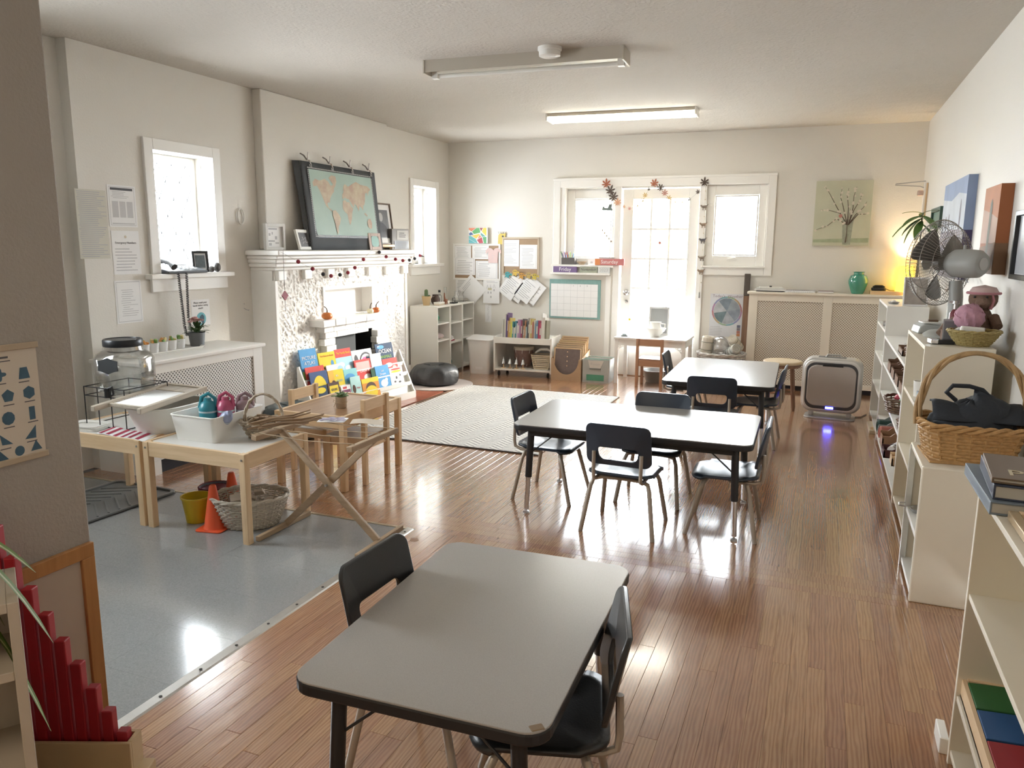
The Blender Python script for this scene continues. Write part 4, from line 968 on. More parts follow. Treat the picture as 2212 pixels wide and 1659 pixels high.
# ================================================================ picture-book rack
RK = thing('book_rack', 'white tiered book rack in front of the fireplace', 'book rack', (-3.51, 6.28, 0), R(81.5))
side = [(0.0, 0.0), (0.205, 0.0), (0.205, 0.44), (0.185, 0.445), (0.02, 0.085), (0.0, 0.06)]
Mx = Matrix(((0, 0, 1, 0), (1, 0, 0, 0), (0, 1, 0, 0), (0, 0, 0, 1)))
for x in (-1.262, 0.022): MB().prism(side, x - 0.008, x + 0.008, 0, Mx).put('side_panel', m_white, RK, bev=0.003)
MB().box(-1.254, 0.014, 0.195, 0.205, 0.02, 0.42).put('back_panel', m_white, RK)
for y0, z in ((0.135, 0.30), (0.09, 0.21), (0.045, 0.12), (0.0, 0.03)):
    MB().box(-1.254, 0.014, y0 + 0.006, y0 + 0.05, z, z + 0.008).put('tier', m_white, RK)
    MB().box(-1.254, 0.014, y0, y0 + 0.006, z - 0.0 if y0 else 0.0, z + 0.035).put('tier_lip', m_white, RK)
    MB().beam((-0.62, y0 + 0.046, z + 0.002), (-0.62, y0 + 0.046 + 0.024, z + 0.115), 1.268, 0.004, 0, (0, -1, 0)).put('tier_back', m_white, RK)
def cm(n, c): return mat('cover_' + n, c, 0.65, var=0.12, vs_=12, spec=0.2)
def book(label, x0, x1, z1, tier, cov, deco=(), titles=()):
    off, zb = ((0.158, 0.31), (0.113, 0.22), (0.068, 0.13), (0.023, 0.04))[tier]
    w, h = x1 - x0, (z1 - zb) / cos(R(12))
    t = thing('picture_book', label, 'book', (0, 0, 0), (0, 0, 0), 'picture books on the rack')
    loc = Matrix.Translation((-3.51, 6.28, 0)) @ Matrix.Rotation(R(81.5), 4, 'Z') @ Matrix.Translation(((x0 + x1) / 2, off, zb)) @ Matrix.Rotation(R(78), 4, 'X')
    t.matrix_world = loc
    MB().box(-w / 2, w / 2, 0, h, -0.008, 0).put('cover', cov, t, bev=0.001)
    MB().box(-w / 2 + 0.002, w / 2 - 0.002, 0.002, h - 0.002, -0.0075, -0.0008).put('pages', m_paper, t)
    for i, (m_, pts) in enumerate(deco):
        MB().poly([(-w / 2 + a * w, b * h) for a, b in pts], 0.0006 + 0.0004 * i).put('cover_art', m_, t)
    for (s_, sz, a, b, m_) in titles: text(s_, sz, (-w / 2 + a * w, b * h, 0.0025), m_, t)
    return t
Rr = lambda x0, x1, y0, y1: [(x0, y0), (x1, y0), (x1, y1), (x0, y1)]
El = lambda cx, cy, rx, ry, n=18: [(cx + rx * cos(2 * pi * i / n), cy + ry * sin(2 * pi * i / n)) for i in range(n)]
W_ = m_paper; K_ = m_ink
cy_, co_, cr_r, cb_, ct_, cg_, cn_ = cm('yellow', (0.75, 0.58, 0.05)), cm('orange', (0.70, 0.30, 0.06)), cm('red', (0.60, 0.08, 0.07)), cm('blue', (0.10, 0.32, 0.60)), cm('teal', (0.25, 0.55, 0.58)), cm('green', (0.30, 0.50, 0.14)), cm('night', (0.035, 0.06, 0.11))
book('blue Picture Atlas book at top left of the rack', -1.235, -1.046, 0.575, 0, cb_, [(cg_, [(0, 0), (1, 0), (1, .28), (.7, .4), (.4, .25), (0, .35)]), (cy_, El(.72, .2, .16, .09))], [('PICTURE', 0.04, .5, .72, W_), ('ATLAS', 0.042, .5, .56, W_)])
book('yellow picture book in the top row with orange title', -1.034, -0.837, 0.525, 0, cy_, [(K_, [(.1, .28), (.25, .38), (.4, .27), (.45, .36), (.3, .46), (.12, .36)]), (co_, El(.75, .35, .13, .14)), (cb_, El(.77, .55, .09, .12))], [('Ten Ones to Ready', 0.02, .5, .86, cr_r)])
book('red and sky blue Family Book in the top row', -0.837, -0.639, 0.533, 0, cm('sky', (0.38, 0.62, 0.78)), [(cr_r, Rr(0, 1, .68, 1)), (W_, El(.3, .4, .2, .1)), (W_, El(.7, .25, .2, .1))], [('The Family Book', 0.025, .5, .84, cy_)])
book('white book with rainbow arch in the top row', -0.632, -0.37, 0.50, 0, cm('white', (0.8, 0.8, 0.8)), [(K_, El(.18, .55, .1, .25)), (K_, El(.66, .45, .32, .42)), (W_, El(.66, .42, .27, .36)), (cm('pink', (.65, .15, .35)), El(.6, .4, .18, .25)), (cb_, El(.76, .42, .12, .2))])
book('dark Ocean Animals book at top right of the rack', -0.312, -0.07, 0.524, 0, cn_, [(cb_, El(.3, .85, .2, .08))], [('MY', 0.022, .18, .88, W_), ('OCEAN', 0.052, .52, .66, W_), ('ANIMALS', 0.038, .52, .42, cg_)])
book('dark red book at left of the second row', -1.226, -1.017, 0.432, 1, cr_r, [(co_, [(.1, .3), (.5, .5), (.9, .9), (.6, .3)])])
book('white and pale blue book in the second row', -0.988, -0.782, 0.42, 1, cm('white', (0.8, 0.8, 0.8)), [(cm('sky', (0.38, 0.62, 0.78)), El(.78, .7, .2, .22))])
book('red dance book in the second row', -0.647, -0.44, 0.42, 1, cr_r, [(cm('pink2', (.75, .42, .40)), Rr(.08, .92, .55, .9)), (W_, El(.7, .2, .25, .15))], [('DANCE', 0.035, .55, .5, W_)])
book('plain white book in the second row', -0.43, -0.285, 0.45, 1, cm('white', (0.8, 0.8, 0.8)))
book('red book at the right end of the second row', -0.277, -0.071, 0.385, 1, cr_r, [(W_, El(.4, .65, .25, .12)), (cm('pink2', (.75, .42, .40)), El(.75, .4, .15, .2))])
book('navy book with big yellow circle at left of the third row', -1.218, -1.018, 0.393, 2, cm('navy', (0.06, 0.10, 0.22)), [(cy_, El(.5, .45, .38, .42, 24)), (co_, Rr(.2, .8, .46, .485))])
book('yellow and orange book with a child in the third row', -1.01, -0.829, 0.38, 2, cm('amber', (.75, .45, .08)), [(cy_, Rr(.35, 1, .3, 1)), (cm('hair', (.10, .05, .03)), El(.28, .45, .18, .22)), (cm('skin', (.45, .26, .17)), El(.28, .38, .13, .15))], [("It's", .026, .55, .8, W_), ('OKAY', .028, .66, .62, ct_)])
book('teal book with wavy title in the third row', -0.825, -0.66, 0.365, 2, ct_, [(cb_, El(.4, .7, .38, .14)), (W_, El(.55, .62, .25, .07))])
book('narrow dark green book in the third row', -0.482, -0.43, 0.324, 2, cm('dkgreen', (.03, .10, .06)))
book('blue dream book with a white bear in the third row', -0.425, -0.24, 0.342, 2, cb_, [(W_, El(.52, .25, .26, .16)), (W_, El(.7, .38, .1, .08))], [('Just', .026, .5, .78, W_), ('Dream', .03, .5, .64, W_)])
book('white book with ink spots at right of the third row', -0.235, -0.049, 0.302, 2, cm('white', (0.8, 0.8, 0.8)), [(cr_r, El(.5, .9, .4, .05)), (cy_, El(.5, .78, .4, .06)), (K_, El(.45, .45, .07, .08)), (K_, El(.75, .55, .06, .06)), (K_, El(.3, .25, .08, .05)), (K_, El(.65, .2, .1, .05))])
book('black and yellow book at left of the bottom row', -1.216, -1.072, 0.279, 3, cn_, [(cy_, El(.5, .85, .38, .1))])
book('dark brown book with cream title in the bottom row', -1.063, -0.929, 0.288, 3, cm('brown', (.10, .06, .05)), [(cy_, Rr(.12, .88, .62, .9)), (cm('cream', (.7, .62, .45)), El(.5, .25, .35, .18))], [('IDEAS', .028, .5, .76, K_)])
book('white book with plum Bugas label in the bottom row', -0.918, -0.80, 0.243, 3, cm('white', (0.8, 0.8, 0.8)), [(cm('plum', (.20, .06, .12)), Rr(.05, .95, .5, .82)), (cr_r, Rr(.2, .6, .86, .95)), (K_, El(.6, .25, .1, .06))], [('BUGAS', .026, .5, .66, W_)])
book('pale aqua book with pink script in the bottom row', -0.79, -0.665, 0.30, 3, cm('aqua', (.45, .68, .66)), [(cm('hair', (.10, .05, .03)), El(.25, .6, .17, .14)), (cg_, El(.3, .3, .16, .16))], [('Hair', .026, .68, .62, cr_r), ('Love', .026, .68, .4, cr_r)])
book('orange book with a yellow lion in the bottom row', -0.655, -0.434, 0.262, 3, co_, [(cy_, Rr(0, 1, .82, 1)), (cm('brown', (.10, .06, .05)), El(.5, .62, .3, .22)), (cy_, El(.5, .45, .36, .25))])
# ================================================================ on the low pine tables
TZ = 0.4505
m_clearplastic = mat('frosted_plastic', (0.75, 0.74, 0.72), 0.35, var=.03)
t = thing('drink_dispenser', 'clear glass drink dispenser with black lid and tap', 'drink dispenser', (-3.50, 3.06, 0.615))
sq = lambda a, z: 1 / max(abs(cos(a)), abs(sin(a))) ** 0.35
MB().lathe([(0.10, 0.0), (0.128, 0.012), (0.134, 0.05), (0.134, 0.185), (0.12, 0.215), (0.092, 0.235), (0.088, 0.262), (0.083, 0.262), (0.086, 0.234), (0.114, 0.212), (0.128, 0.184), (0.128, 0.05), (0.122, 0.018), (0.09, 0.008)], 40, wob=sq).put('jar', m_jar, t, smooth=True)
MB().lathe([(0.122, 0.02), (0.126, 0.05), (0.126, 0.115), (0.001, 0.115)], 32, wob=sq).put('water', glassy('water', (0.95, 0.97, 0.97), 0.03), t, smooth=True)
MB().lathe([(0.098, 0.256), (0.1, 0.262), (0.1, 0.288), (0.096, 0.294), (0.09, 0.294), (0.088, 0.29), (0.001, 0.29)], 36).put('lid', mat('dark_lid', (0.03, 0.032, 0.036), 0.35, 0.4), t, smooth=True)
# spigot and chalk label on the side facing the room
a_ = R(-75)
mt_ = Matrix.Rotation(R(-75) + R(90), 4, 'Z')
lab_ = [(-0.056, -0.026), (-0.035, -0.03), (-0.018, -0.036), (0, -0.044), (0.018, -0.036), (0.035, -0.03), (0.056, -0.026), (0.053, 0), (0.056, 0.026), (0.035, 0.03), (0.018, 0.036), (0, 0.044), (-0.018, 0.036), (-0.035, 0.03), (-0.056, 0.026), (-0.053, 0)]
MB().prism([(x * 1.0, z) for x, z in lab_], 0.141, 0.146, 0, mt_ @ Matrix.Translation((0.0, 0, 0.165)) @ Matrix.Rotation(R(90), 4, 'X')).put('chalk_label', mat('chalkboard', (0.04, 0.045, 0.048), 0.7), t)
MB().prism([(x * 1.12, z * 1.15) for x, z in lab_], 0.138, 0.142, 0, mt_ @ Matrix.Translation((0.0, 0, 0.165)) @ Matrix.Rotation(R(90), 4, 'X')).put('label_rim', m_jar, t)
tp = MB(); tp.v = []
tp.tube([(0, -0.13, 0.04), (0, -0.175, 0.04)], 0.013, 10).tube([(0, -0.165, 0.05), (0, -0.168, 0.0)], 0.014, 10).tube([(0.0, -0.165, 0.045), (0.03, -0.168, 0.06), (0.035, -0.165, 0.02), (0.02, -0.165, 0.01)], 0.006, 6)
o = tp.put('tap', m_black, t, rot=(0, 0, R(15)), smooth=True)
st_ = thing('wire_stand', 'black wire stand holding up the drink dispenser', 'stand', (-3.50, 3.06, TZ - 0.006))
w_ = MB(); r_ = 0.0028
m_wire = mat('black_wire', (0.02, 0.02, 0.022), 0.4, 0.3)
HS = 0.145
for z, rr in ((0.004, HS), (0.168, HS), (0.215, HS)):
    w_ = MB().tube([(rr * x, rr * y, z) for x, y in ((-1, -1), (1, -1), (1, 1), (-1, 1))], r_, 6, closed=True).put('wire_ring', m_wire, st_)
for x, y in ((-1, -1), (1, -1), (1, 1), (-1, 1), (-.33, -1), (.33, -1), (-.33, 1), (.33, 1)):
    MB().cyl((HS * x, HS * y, 0.0), (HS * x, HS * y, 0.218), r_, 6).put('wire_upright', m_wire, st_)
MB().cyl((-HS, 0, 0.166), (HS, 0, 0.166), r_, 6).put('wire_bar', m_wire, st_); MB().cyl((0, -HS, 0.166), (0, HS, 0.166), r_, 6).put('wire_bar', m_wire, st_)
t = thing('paper_plates', 'short stack of square white plates at the table corner by the wall', 'plates', (-3.585, 2.875, TZ - 0.006), R(8))
for k in range(3): MB().prism(rrect(0.2 - 0.004 * k, 0.15, 0.03, 4), 0.004 * k + 0.001, 0.004 * k + 0.0045).put('plate', m_white, t, bev=0.001)
MB().ringpanel(rrect(0.205, 0.155, 0.03, 4), rrect(0.17, 0.12, 0.03, 4), 0.003, lambda x, z, d: (x, z, 0.0145 + d + (0.008 if abs(x) > 0.09 or abs(z) > 0.066 else 0))).put('plate_rim', m_white, t)
t = thing('striped_cloth', 'folded red and white striped cloth on the left pine table', 'cloth', (-3.27, 2.845, TZ - 0.005), R(-4))
MB().grid(lambda u, v: ((u - .5) * 0.35 - 0.05 * (v - 0.5), (v - .5) * 0.125, 0.004 + 0.0025 * sin(11 * u)), 30, 4).put('cloth', m_paper, t, smooth=True, solid=0.005)
m_redcl = mat('crimson_cloth', (0.36, 0.035, 0.07), 0.9)
for k in range(6):
    u0 = 0.02 + k * 0.155
    MB().grid(lambda u, v: ((u0 + u * 0.075 - .5) * 0.35 - 0.05 * (v - 0.5), (v - .5) * 0.1255, 0.0075 + 0.0025 * sin(11 * (u0 + u * .075))), 3, 4).put('stripe', m_redcl, t, smooth=True)
def tub(mb, w0, d0, w1, d1, h, t_=0.006, r0=0.03, n=4):
    o0, o1 = rrect(w0, d0, r0, n), rrect(w1, d1, r0 * 1.3, n); i1 = rrect(w1 - 2 * t_, d1 - 2 * t_, r0 * 1.2, n); i0 = rrect(w0 - 2 * t_, d0 - 2 * t_, r0 * 0.9, n)
    k = len(o0); vs = [(x, y, 0) for x, y in o0] + [(x, y, h) for x, y in o1] + [(x, y, h) for x, y in i1] + [(x, y, t_) for x, y in i0]
    fs = [tuple(reversed(range(k))), tuple(3 * k + i for i in range(k))]
    for a in range(3):
        for i in range(k): fs.append((a * k + i, a * k + (i + 1) % k, (a + 1) * k + (i + 1) % k, (a + 1) * k + i))
    return mb.add(vs, fs)
t = thing('wash_tub', 'oval white plastic wash tub under the washboard', 'tub', (-3.20, 3.04, TZ - 0.006))
tub(MB(), 0.23, 0.30, 0.30, 0.40, 0.14, 0.006, 0.1, 6).put('tub', m_white, t, smooth=True)
MB().ringpanel(rrect(0.325, 0.425, 0.15, 6), rrect(0.295, 0.395, 0.13, 6), 0.006, lambda x, z, d: (x, z, 0.136 + d)).put('rim', m_white, t, bev=0.002)
t = thing('washboard', 'wooden washboard with ribbed glass lying across the white tub', 'washboard', (-3.24, 3.01, 0.603), (R(2), R(-3), R(96)))
m_ww = wood('whitewashed_wood', (0.58, 0.52, 0.43), (0.46, 0.40, 0.32), 'X', 0.6)
for s in (-1, 1): MB().box(-0.30 if s > 0 else -0.26, 0.25, -0.012, 0.012, 0, 0.028).put('side_rail', m_ww, t, (0, s * 0.12, 0), bev=0.003)
MB().box(-0.012, 0.012, -0.132, 0.132, 0.002, 0.026).put('end_rail', m_ww, t, (0.24, 0, 0), bev=0.003)
MB().box(-0.05, 0.05, -0.108, 0.108, 0.006, 0.018).put('soap_ledge', m_ww, t, (0.18, 0, 0), bev=0.002)
MB().grid(lambda u, v: (-0.19 + u * 0.32, (v - .5) * 0.216, 0.014 + 0.0035 * sin(u * 2 * pi * 17)), 136, 1).put('ribbed_plate', mat('ribbed_glass', (0.88, 0.89, 0.89), 0.2, spec=.9), t, smooth=True)
MB().box(-0.008, 0.008, -0.108, 0.108, 0.004, 0.022).put('cross_rail', m_ww, t, (-0.2, 0, 0), bev=0.002)
t = thing('storage_bin', 'rectangular white bin full of drinking bottles on the right pine table', 'bin', (-2.86, 3.05, TZ - 0.006))
tub(MB(), 0.25, 0.335, 0.285, 0.372, 0.13, 0.004, 0.018, 3).put('bin', m_white, t, smooth=True)
MB().ringpanel(rrect(0.291, 0.378, 0.026, 3), rrect(0.278, 0.365, 0.02, 3), 0.005, lambda x, z, d: (x, z, 0.127 + d)).put('rim', m_white, t)
def bottle(label, x, y, r, h, c, lean=(0, 0), handle=True, z=0.46):
    t = thing('drinking_bottle', label, 'bottle', (x, y, z), (lean[0], lean[1], R(30)), 'bottles in the white bin')
    mm = mat('bottle_' + label.split()[0], c, 0.35)
    MB().lathe([(r * 0.93, 0), (r, 0.008), (r, h * 0.6), (r * 0.97, h * 0.64)], 20).put('body', mm, t, smooth=True)
    MB().lathe([(r * 1.01, h * 0.57), (r * 1.01, h * 0.62)], 20).put('band', mat('pale_band', (0.5, 0.6, 0.62), 0.4), t)
    MB().lathe([(r, h * 0.63), (r, h * 0.7), (r * 0.72, h * 0.86), (r * 0.45, h * 0.9), (r * 0.4, h), (0.001, h)], 16).put('cap', mm, t, smooth=True)
    if handle: MB().tube([(-r * 0.9, 0, h * 0.7), (-r * 0.6, 0, h * 1.02), (r * 0.1, 0, h * 1.12), (r * 0.8, 0, h * 0.98), (r * 0.9, 0, h * 0.7)], r * 0.22, 8).put('handle', mm, t, smooth=True)
bottle('teal drinking bottle with a carrying loop', -2.915, 3.04, 0.046, 0.175, (0.03, 0.24, 0.30))
bottle('pink drinking bottle with a carrying loop', -2.835, 3.08, 0.044, 0.18, (0.45, 0.08, 0.16))
bottle('mauve drinking bottle at the back of the bin', -2.78, 3.16, 0.046, 0.17, (0.30, 0.20, 0.22))
bottle('periwinkle drinking bottle lying aslant', -2.80, 2.985, 0.03, 0.15, (0.30, 0.34, 0.50), (R(35), R(40)), False, 0.50)

# wicker materials
def wicker(name, c, sc=70):
    if name in CACHE: return CACHE[name]
    m, nt, p = base(name); co = objco(nt)
    n = noise(nt, sc, 3, co)
    nt.links.new(mixc(nt, n, tuple(x * .55 for x in c), tuple(min(1, x * 1.2) for x in c)), p.inputs['Base Color']); p.inputs['Roughness'].default_value = 0.6
    bump(nt, p, n, 0.3, 0.004); CACHE[name] = m
    return m
m_wick = wicker('grey_wicker', (0.46, 0.38, 0.28)); m_wickw = wicker('pale_wicker', (0.62, 0.57, 0.48)); m_wickh = wicker('honey_wicker', (0.50, 0.29, 0.11)); m_wickd = wicker('dark_wicker', (0.16, 0.09, 0.05))
def woven(t, prof, sx, sy, m, rows, stakes, r=0.006, rim=0.011, amp=0.006, pname='weave', shell=None):
    """basket wall: strands going round with in-and-out weave over upright stakes; prof = (r0, r1, h) with bulge"""
    r0, r1, h = prof
    rad = lambda z: r0 + (r1 - r0) * (z / h) ** 0.8
    ns = stakes * 2
    for j in range(rows):
        z = h * (j + 0.5) / rows; R0 = rad(z); ph = (j % 2) * pi
        n = stakes * 2
        MB().tube([((R0 + amp * cos(i * pi + ph)) * cos(2 * pi * i / n) * sx, (R0 + amp * cos(i * pi + ph)) * sin(2 * pi * i / n) * sy, z) for i in range(n)], r, 5, closed=True).put(pname, m, t, smooth=True)
    for i in range(stakes):
        a = 2 * pi * i / stakes
        MB().tube([(rad(z) * cos(a) * sx, rad(z) * sin(a) * sy, z) for z in (0, h * .25, h * .5, h * .75, h)], r * 0.8, 4).put('stake', m, t)
    MB().lathe([(r0 * 1.0, 0.004), (0.001, 0.004)], 28, sx=sx, sy=sy, caps=False).lathe([(r0 * 1.0, 0.0), (0.001, 0.0)], 28, sx=sx, sy=sy, caps=False).put('base', m, t)
    for k in (0, 1):
        MB().tube([((r1 + rim * 0.5 * cos(i * 0.9 + k * pi)) * cos(2 * pi * i / 56) * sx, (r1 + rim * 0.5 * cos(i * 0.9 + k * pi)) * sin(2 * pi * i / 56) * sy, h + rim * 0.5 * sin(i * 0.9 + k * pi)) for i in range(56)], rim * 0.62, 6, closed=True).put('rim', m, t, smooth=True)
t = thing('handled_basket', 'small twig basket with hooped handle holding bark, on the right pine table', 'basket', (-2.60, 3.09, TZ - 0.006), R(20))
woven(t, (0.062, 0.105, 0.085), 1.1, 0.9, m_wick, 7, 12, 0.005, 0.011)
for k in (0, 1): MB().tube([(0.10 * cos(a) + 0.004 * cos(i * 1.3 + k * pi), 0.004 * sin(i * 1.3 + k * pi), 0.085 + 0.14 * sin(a)) for i, a in enumerate([pi * q / 20 for q in range(21)])], 0.006, 6).put('handle', m_wick, t, smooth=True)
m_bark = wood('bark_chip', (0.42, 0.30, 0.19), (0.24, 0.16, 0.10), 'X', 0.8)
rg = random.Random(3)
for k in range(14):
    a = rg.random() * 6.28; q = rg.uniform(0, 0.06)
    MB().tube([(-0.04, 0, 0), (0.0, 0.003, 0.004), (0.04, 0, 0)], [0.006, 0.008, 0.005], 6).put('bark_piece', m_bark, t, (q * cos(a), q * sin(a), 0.065 + rg.random() * 0.04), (rg.uniform(-.5, .5), rg.uniform(-.6, .6), rg.random() * 3))

# ================================================================ under the tables
def cone(label, x, y, rz):
    t = thing('traffic_cone', label, 'cone', (x, y, 0.004), R(rz), 'small orange cones')
    mo = mat('orange_vinyl', (0.80, 0.11, 0.035), 0.4, var=.04)
    MB().prism(rrect(0.145, 0.145, 0.02, 4), 0, 0.006).put('base', mo, t, bev=0.002)
    MB().lathe([(0.056, 0.006), (0.052, 0.012), (0.017, 0.22), (0.013, 0.226), (0.001, 0.226)], 24).put('cone', mo, t, smooth=True)
cone('orange traffic cone in front of the yellow bucket', -2.765, 2.88, 10); cone('orange traffic cone behind the pale wicker basket', -2.835, 3.09, 30)
def bucket(label, x, y, c, r=0.076, h=0.135, extra=None):
    t = thing('toy_bucket', label, 'bucket', (x, y, 0.004), R(40), 'toy buckets')
    MB().lathe([(r * 0.72, 0), (r * 0.95, h * 0.93), (r * 1.03, h * 0.95), (r * 1.03, h), (r * 0.93, h), (r * 0.7, 0.006), (0.001, 0.006)], 28).put('pail', mat('pail_' + label.split()[0], c, 0.4), t, smooth=True)
    MB().tube([(r * 1.0 * cos(a), 0.02 + r * 0.3 * sin(a), h * 0.93 - r * 0.55 * sin(a)) for a in [pi * i / 10 for i in range(11)]], 0.002, 5).put('handle', m_steel, t)
    if extra: MB().lathe([(r * 0.98, h * 0.55), (r * 1.06, h * 1.0), (r * 1.0, h * 1.04), (r * 0.9, h * 0.9)], 24).put('band', extra, t, smooth=True)
bucket('yellow toy bucket on the vinyl floor', -2.925, 2.93, (0.62, 0.45, 0.02)); bucket('grey toy bucket with a maroon rim behind the cones', -2.985, 3.13, (0.16, 0.18, 0.22), 0.085, 0.12, mat('maroon_rim', (0.18, 0.02, 0.04), 0.5))
t = thing('wicker_basket', 'pale oval wicker basket of wood offcuts under the pine table', 'basket', (-2.64, 3.0, 0.004), R(28))
woven(t, (0.115, 0.17, 0.155), 1.12, 0.88, m_wickw, 15, 26, 0.0045, 0.011, 0.004)
rg = random.Random(8)
for k in range(12):
    a = rg.random() * 6.28; q = rg.uniform(0, 0.10)
    o = MB().prism([(-0.035, -0.02), (0.03, -0.026), (0.038, 0.018), (-0.02, 0.03)], 0, 0.016).put('wood_offcut', mat('raw_offcut', (0.55, 0.48, 0.40), 0.8), None, (-2.64 + q * cos(a), 3.0 + q * sin(a) * .8, 0.07 + 0.008 * k), (rg.uniform(-.7, .7), rg.uniform(-.7, .7), rg.random() * 6), bev=0.003)
    tag(o, 'pale wood offcut heaped in the oval wicker basket', 'wood offcut', 'offcuts in the wicker basket')
# boot tray
t = thing('boot_tray', 'grey ribbed boot tray on the vinyl floor under the left table', 'tray', (-3.63, 2.86, 0.0037), R(-3))
m_tray = mat('grey_tray', (0.17, 0.175, 0.175), 0.35, var=.06)
MB().box(-0.235, 0.235, -0.38, 0.38, 0, 0.004).put('base', m_tray, t)
MB().ringpanel(rrect(0.49, 0.79, 0.05, 4), rrect(0.45, 0.75, 0.04, 4), 0.012, lambda x, z, d: (x, z, 0.003 + d)).put('rim', m_tray, t, bev=0.004)
for k in range(-5, 6):
    for s in (-1, 1):
        y = k * 0.065
        MB().beam((s * 0.015, y + 0.03, 0.005), (s * 0.20, y - 0.09 if y > -0.25 else y - 0.05, 0.005), 0.011, 0.006).put('ridge', m_tray, t, bev=0.002)

# ================================================================ drying rack with twine
t = thing('drying_rack', 'folding wooden cross-legged rack strung with twine', 'drying rack', (-2.165, 3.02, 0.004))
MB().beam((-0.275, 0.012, 0.02), (0.255, 0.012, 0.515), 0.018, 0.034).put('leg', m_oldwood, t, bev=0.003)
MB().beam((0.275, -0.012, 0.02), (-0.27, -0.012, 0.515), 0.018, 0.034).put('leg', m_oldwood, t, bev=0.003)
MB().cyl((0, -0.035, 0.266), (0, 0.035, 0.266), 0.006, 8).put('pivot_bolt', m_steel, t)
m_oldy = wood('weathered_beech_rail', (0.45, 0.33, 0.21), (0.33, 0.23, 0.14), 'Y', 0.55)
for x in (-0.28, 0.28): MB().box(-0.011, 0.011, -0.205, 0.205, 0, 0.026).put('foot_rail', m_oldy, t, (x, 0, 0), bev=0.003)
for x in (-0.27, 0.26): MB().box(-0.016, 0.016, -0.205, 0.20, -0.012, 0.014).put('top_rail', m_oldy, t, (x, 0, 0.515), (0, R(-8 if x > 0 else 8), 0), bev=0.003)
for k in range(4):
    y = -0.17 + k * 0.112
    MB().tube([(-0.285, y, 0.505), (-0.27, y, 0.533), (0, y, 0.522), (0.26, y, 0.533), (0.285, y + 0.01, 0.50)], 0.0022, 5).put('twine', mat('jute', (0.45, 0.35, 0.24), 0.9), t)
rg = random.Random(5)
for k in range(9):
    y0 = 2.83 + rg.random() * 0.06; x0 = -2.50 + rg.random() * 0.07; a = R(58 + rg.uniform(-12, 12)); L = rg.uniform(0.22, 0.36); z = 0.556 + 0.007 * (k % 4)
    o = MB().tube([(0, 0, 0), (L * .35, 0.008, 0.003), (L * .7, -0.006, -0.002), (L, 0.004, 0.004)], [0.004, 0.0055, 0.0045, 0.003], 6).put('twig', m_bark, None, (x0, y0, z), (0, R(-2), a), smooth=True)
    tag(o, 'dry brown twig in the bundle lying over the twine rack', 'twig', 'twigs on the drying rack')
rg = random.Random(6)
for k in range(7):
    o = MB().prism([(-0.02, -0.022), (0.0, -0.012), (0.02, -0.02), (0.024, 0.012), (0.004, 0.008), (-0.018, 0.022)], 0, 0.0012).put('paper_cutout', mat('lilac_print', (0.36, 0.32, 0.42), 0.7, var=.5, vs_=50), None, (-2.33 + k * 0.021, 3.19 + 0.02 * (k % 3), 0.5415 + 0.0016 * k), (0, 0, k * 1.1))
    tag(o, 'lilac and white patterned paper cutout heaped on the twine rack', 'paper cutout', 'cutouts on the rack')
o = MB().box(-0.07, 0.07, -0.05, 0.05, 0, 0.002).put('card_sheet', m_paper, None, (-2.27, 3.215, 0.5375), (0, 0, R(20))); tag(o, 'white card under the lilac cutouts on the rack', 'card')
o = MB().grid(lambda u, v: ((u - .5) * 0.16, (v - .5) * 0.105, 0.004 * sin(u * 5)), 10, 2).put('kraft_sheet', mat('kraft_paper', (0.52, 0.45, 0.36), 0.8), None, (-2.085, 3.245, 0.541), (0, 0, R(25)), solid=0.0008); tag(o, 'sheet of buff kraft paper curling on the right of the rack', 'paper')

# succulent on the brown-topped table
t = thing('succulent', 'small green succulent in a twine-wrapped pot on the brown table', 'potted plant', (-2.66, 3.86, 0.444))
MB().lathe([(0.030, 0), (0.034, 0.01), (0.035, 0.068), (0.033, 0.07), (0.028, 0.06), (0.001, 0.06)], 22).put('pot', mat('kraft_wrap', (0.40, 0.31, 0.22), 0.8, bmp=.4, bs=200), t, smooth=True)
MB().tube([(0.037 * cos(a), 0.037 * sin(a), 0.035 + 0.002 * sin(3 * a)) for a in [2 * pi * i / 20 for i in range(20)]], 0.0022, 5, closed=True).tube([(-0.037, 0, 0.035), (-0.055, 0.0, 0.045), (-0.058, 0, 0.03), (-0.04, 0, 0.03), (-0.055, 0.0, 0.0)], 0.002, 5).put('twine', mat('jute', (0.45, 0.35, 0.24), 0.9), t)
for k in range(12):
    a = k * 2.4; e_ = R(20 + 5 * k)
    leafmesh(0.06 - 0.002 * k, 0.022, 0.25, 0.3).put('leaf', mat('succulent_leaf', (0.17, 0.27, 0.12), 0.45, var=.25), t, (0.006 * cos(a), 0.006 * sin(a), 0.063), (e_, 0, a), smooth=True, solid=0.004)

# ================================================================ rug, floor cushions, corner shelf
m_rug, nt, p = base('chevron_rug'); co = objco(nt)
sp = nd(nt, 'ShaderNodeSeparateXYZ'); nt.links.new(co, sp.inputs[0])
tri = mth(nt, 'PINGPONG', mth(nt, 'MULTIPLY', sp.outputs[0], 1.0), 0.10)
ln = mth(nt, 'FRACT', mth(nt, 'MULTIPLY', mth(nt, 'ADD', sp.outputs[1], mth(nt, 'MULTIPLY', tri, 0.75)), 22.0))
nz_ = noise(nt, 60, 3, co)
band = mth(nt, 'LESS_THAN', mth(nt, 'ADD', ln, mth(nt, 'MULTIPLY', mth(nt, 'SUBTRACT', nz_, 0.5), 0.7)), 0.40)
nt.links.new(mixc(nt, mth(nt, 'MULTIPLY', band, 0.9), (0.74, 0.72, 0.68), (0.34, 0.33, 0.32)), p.inputs['Base Color']); p.inputs['Roughness'].default_value = 0.95
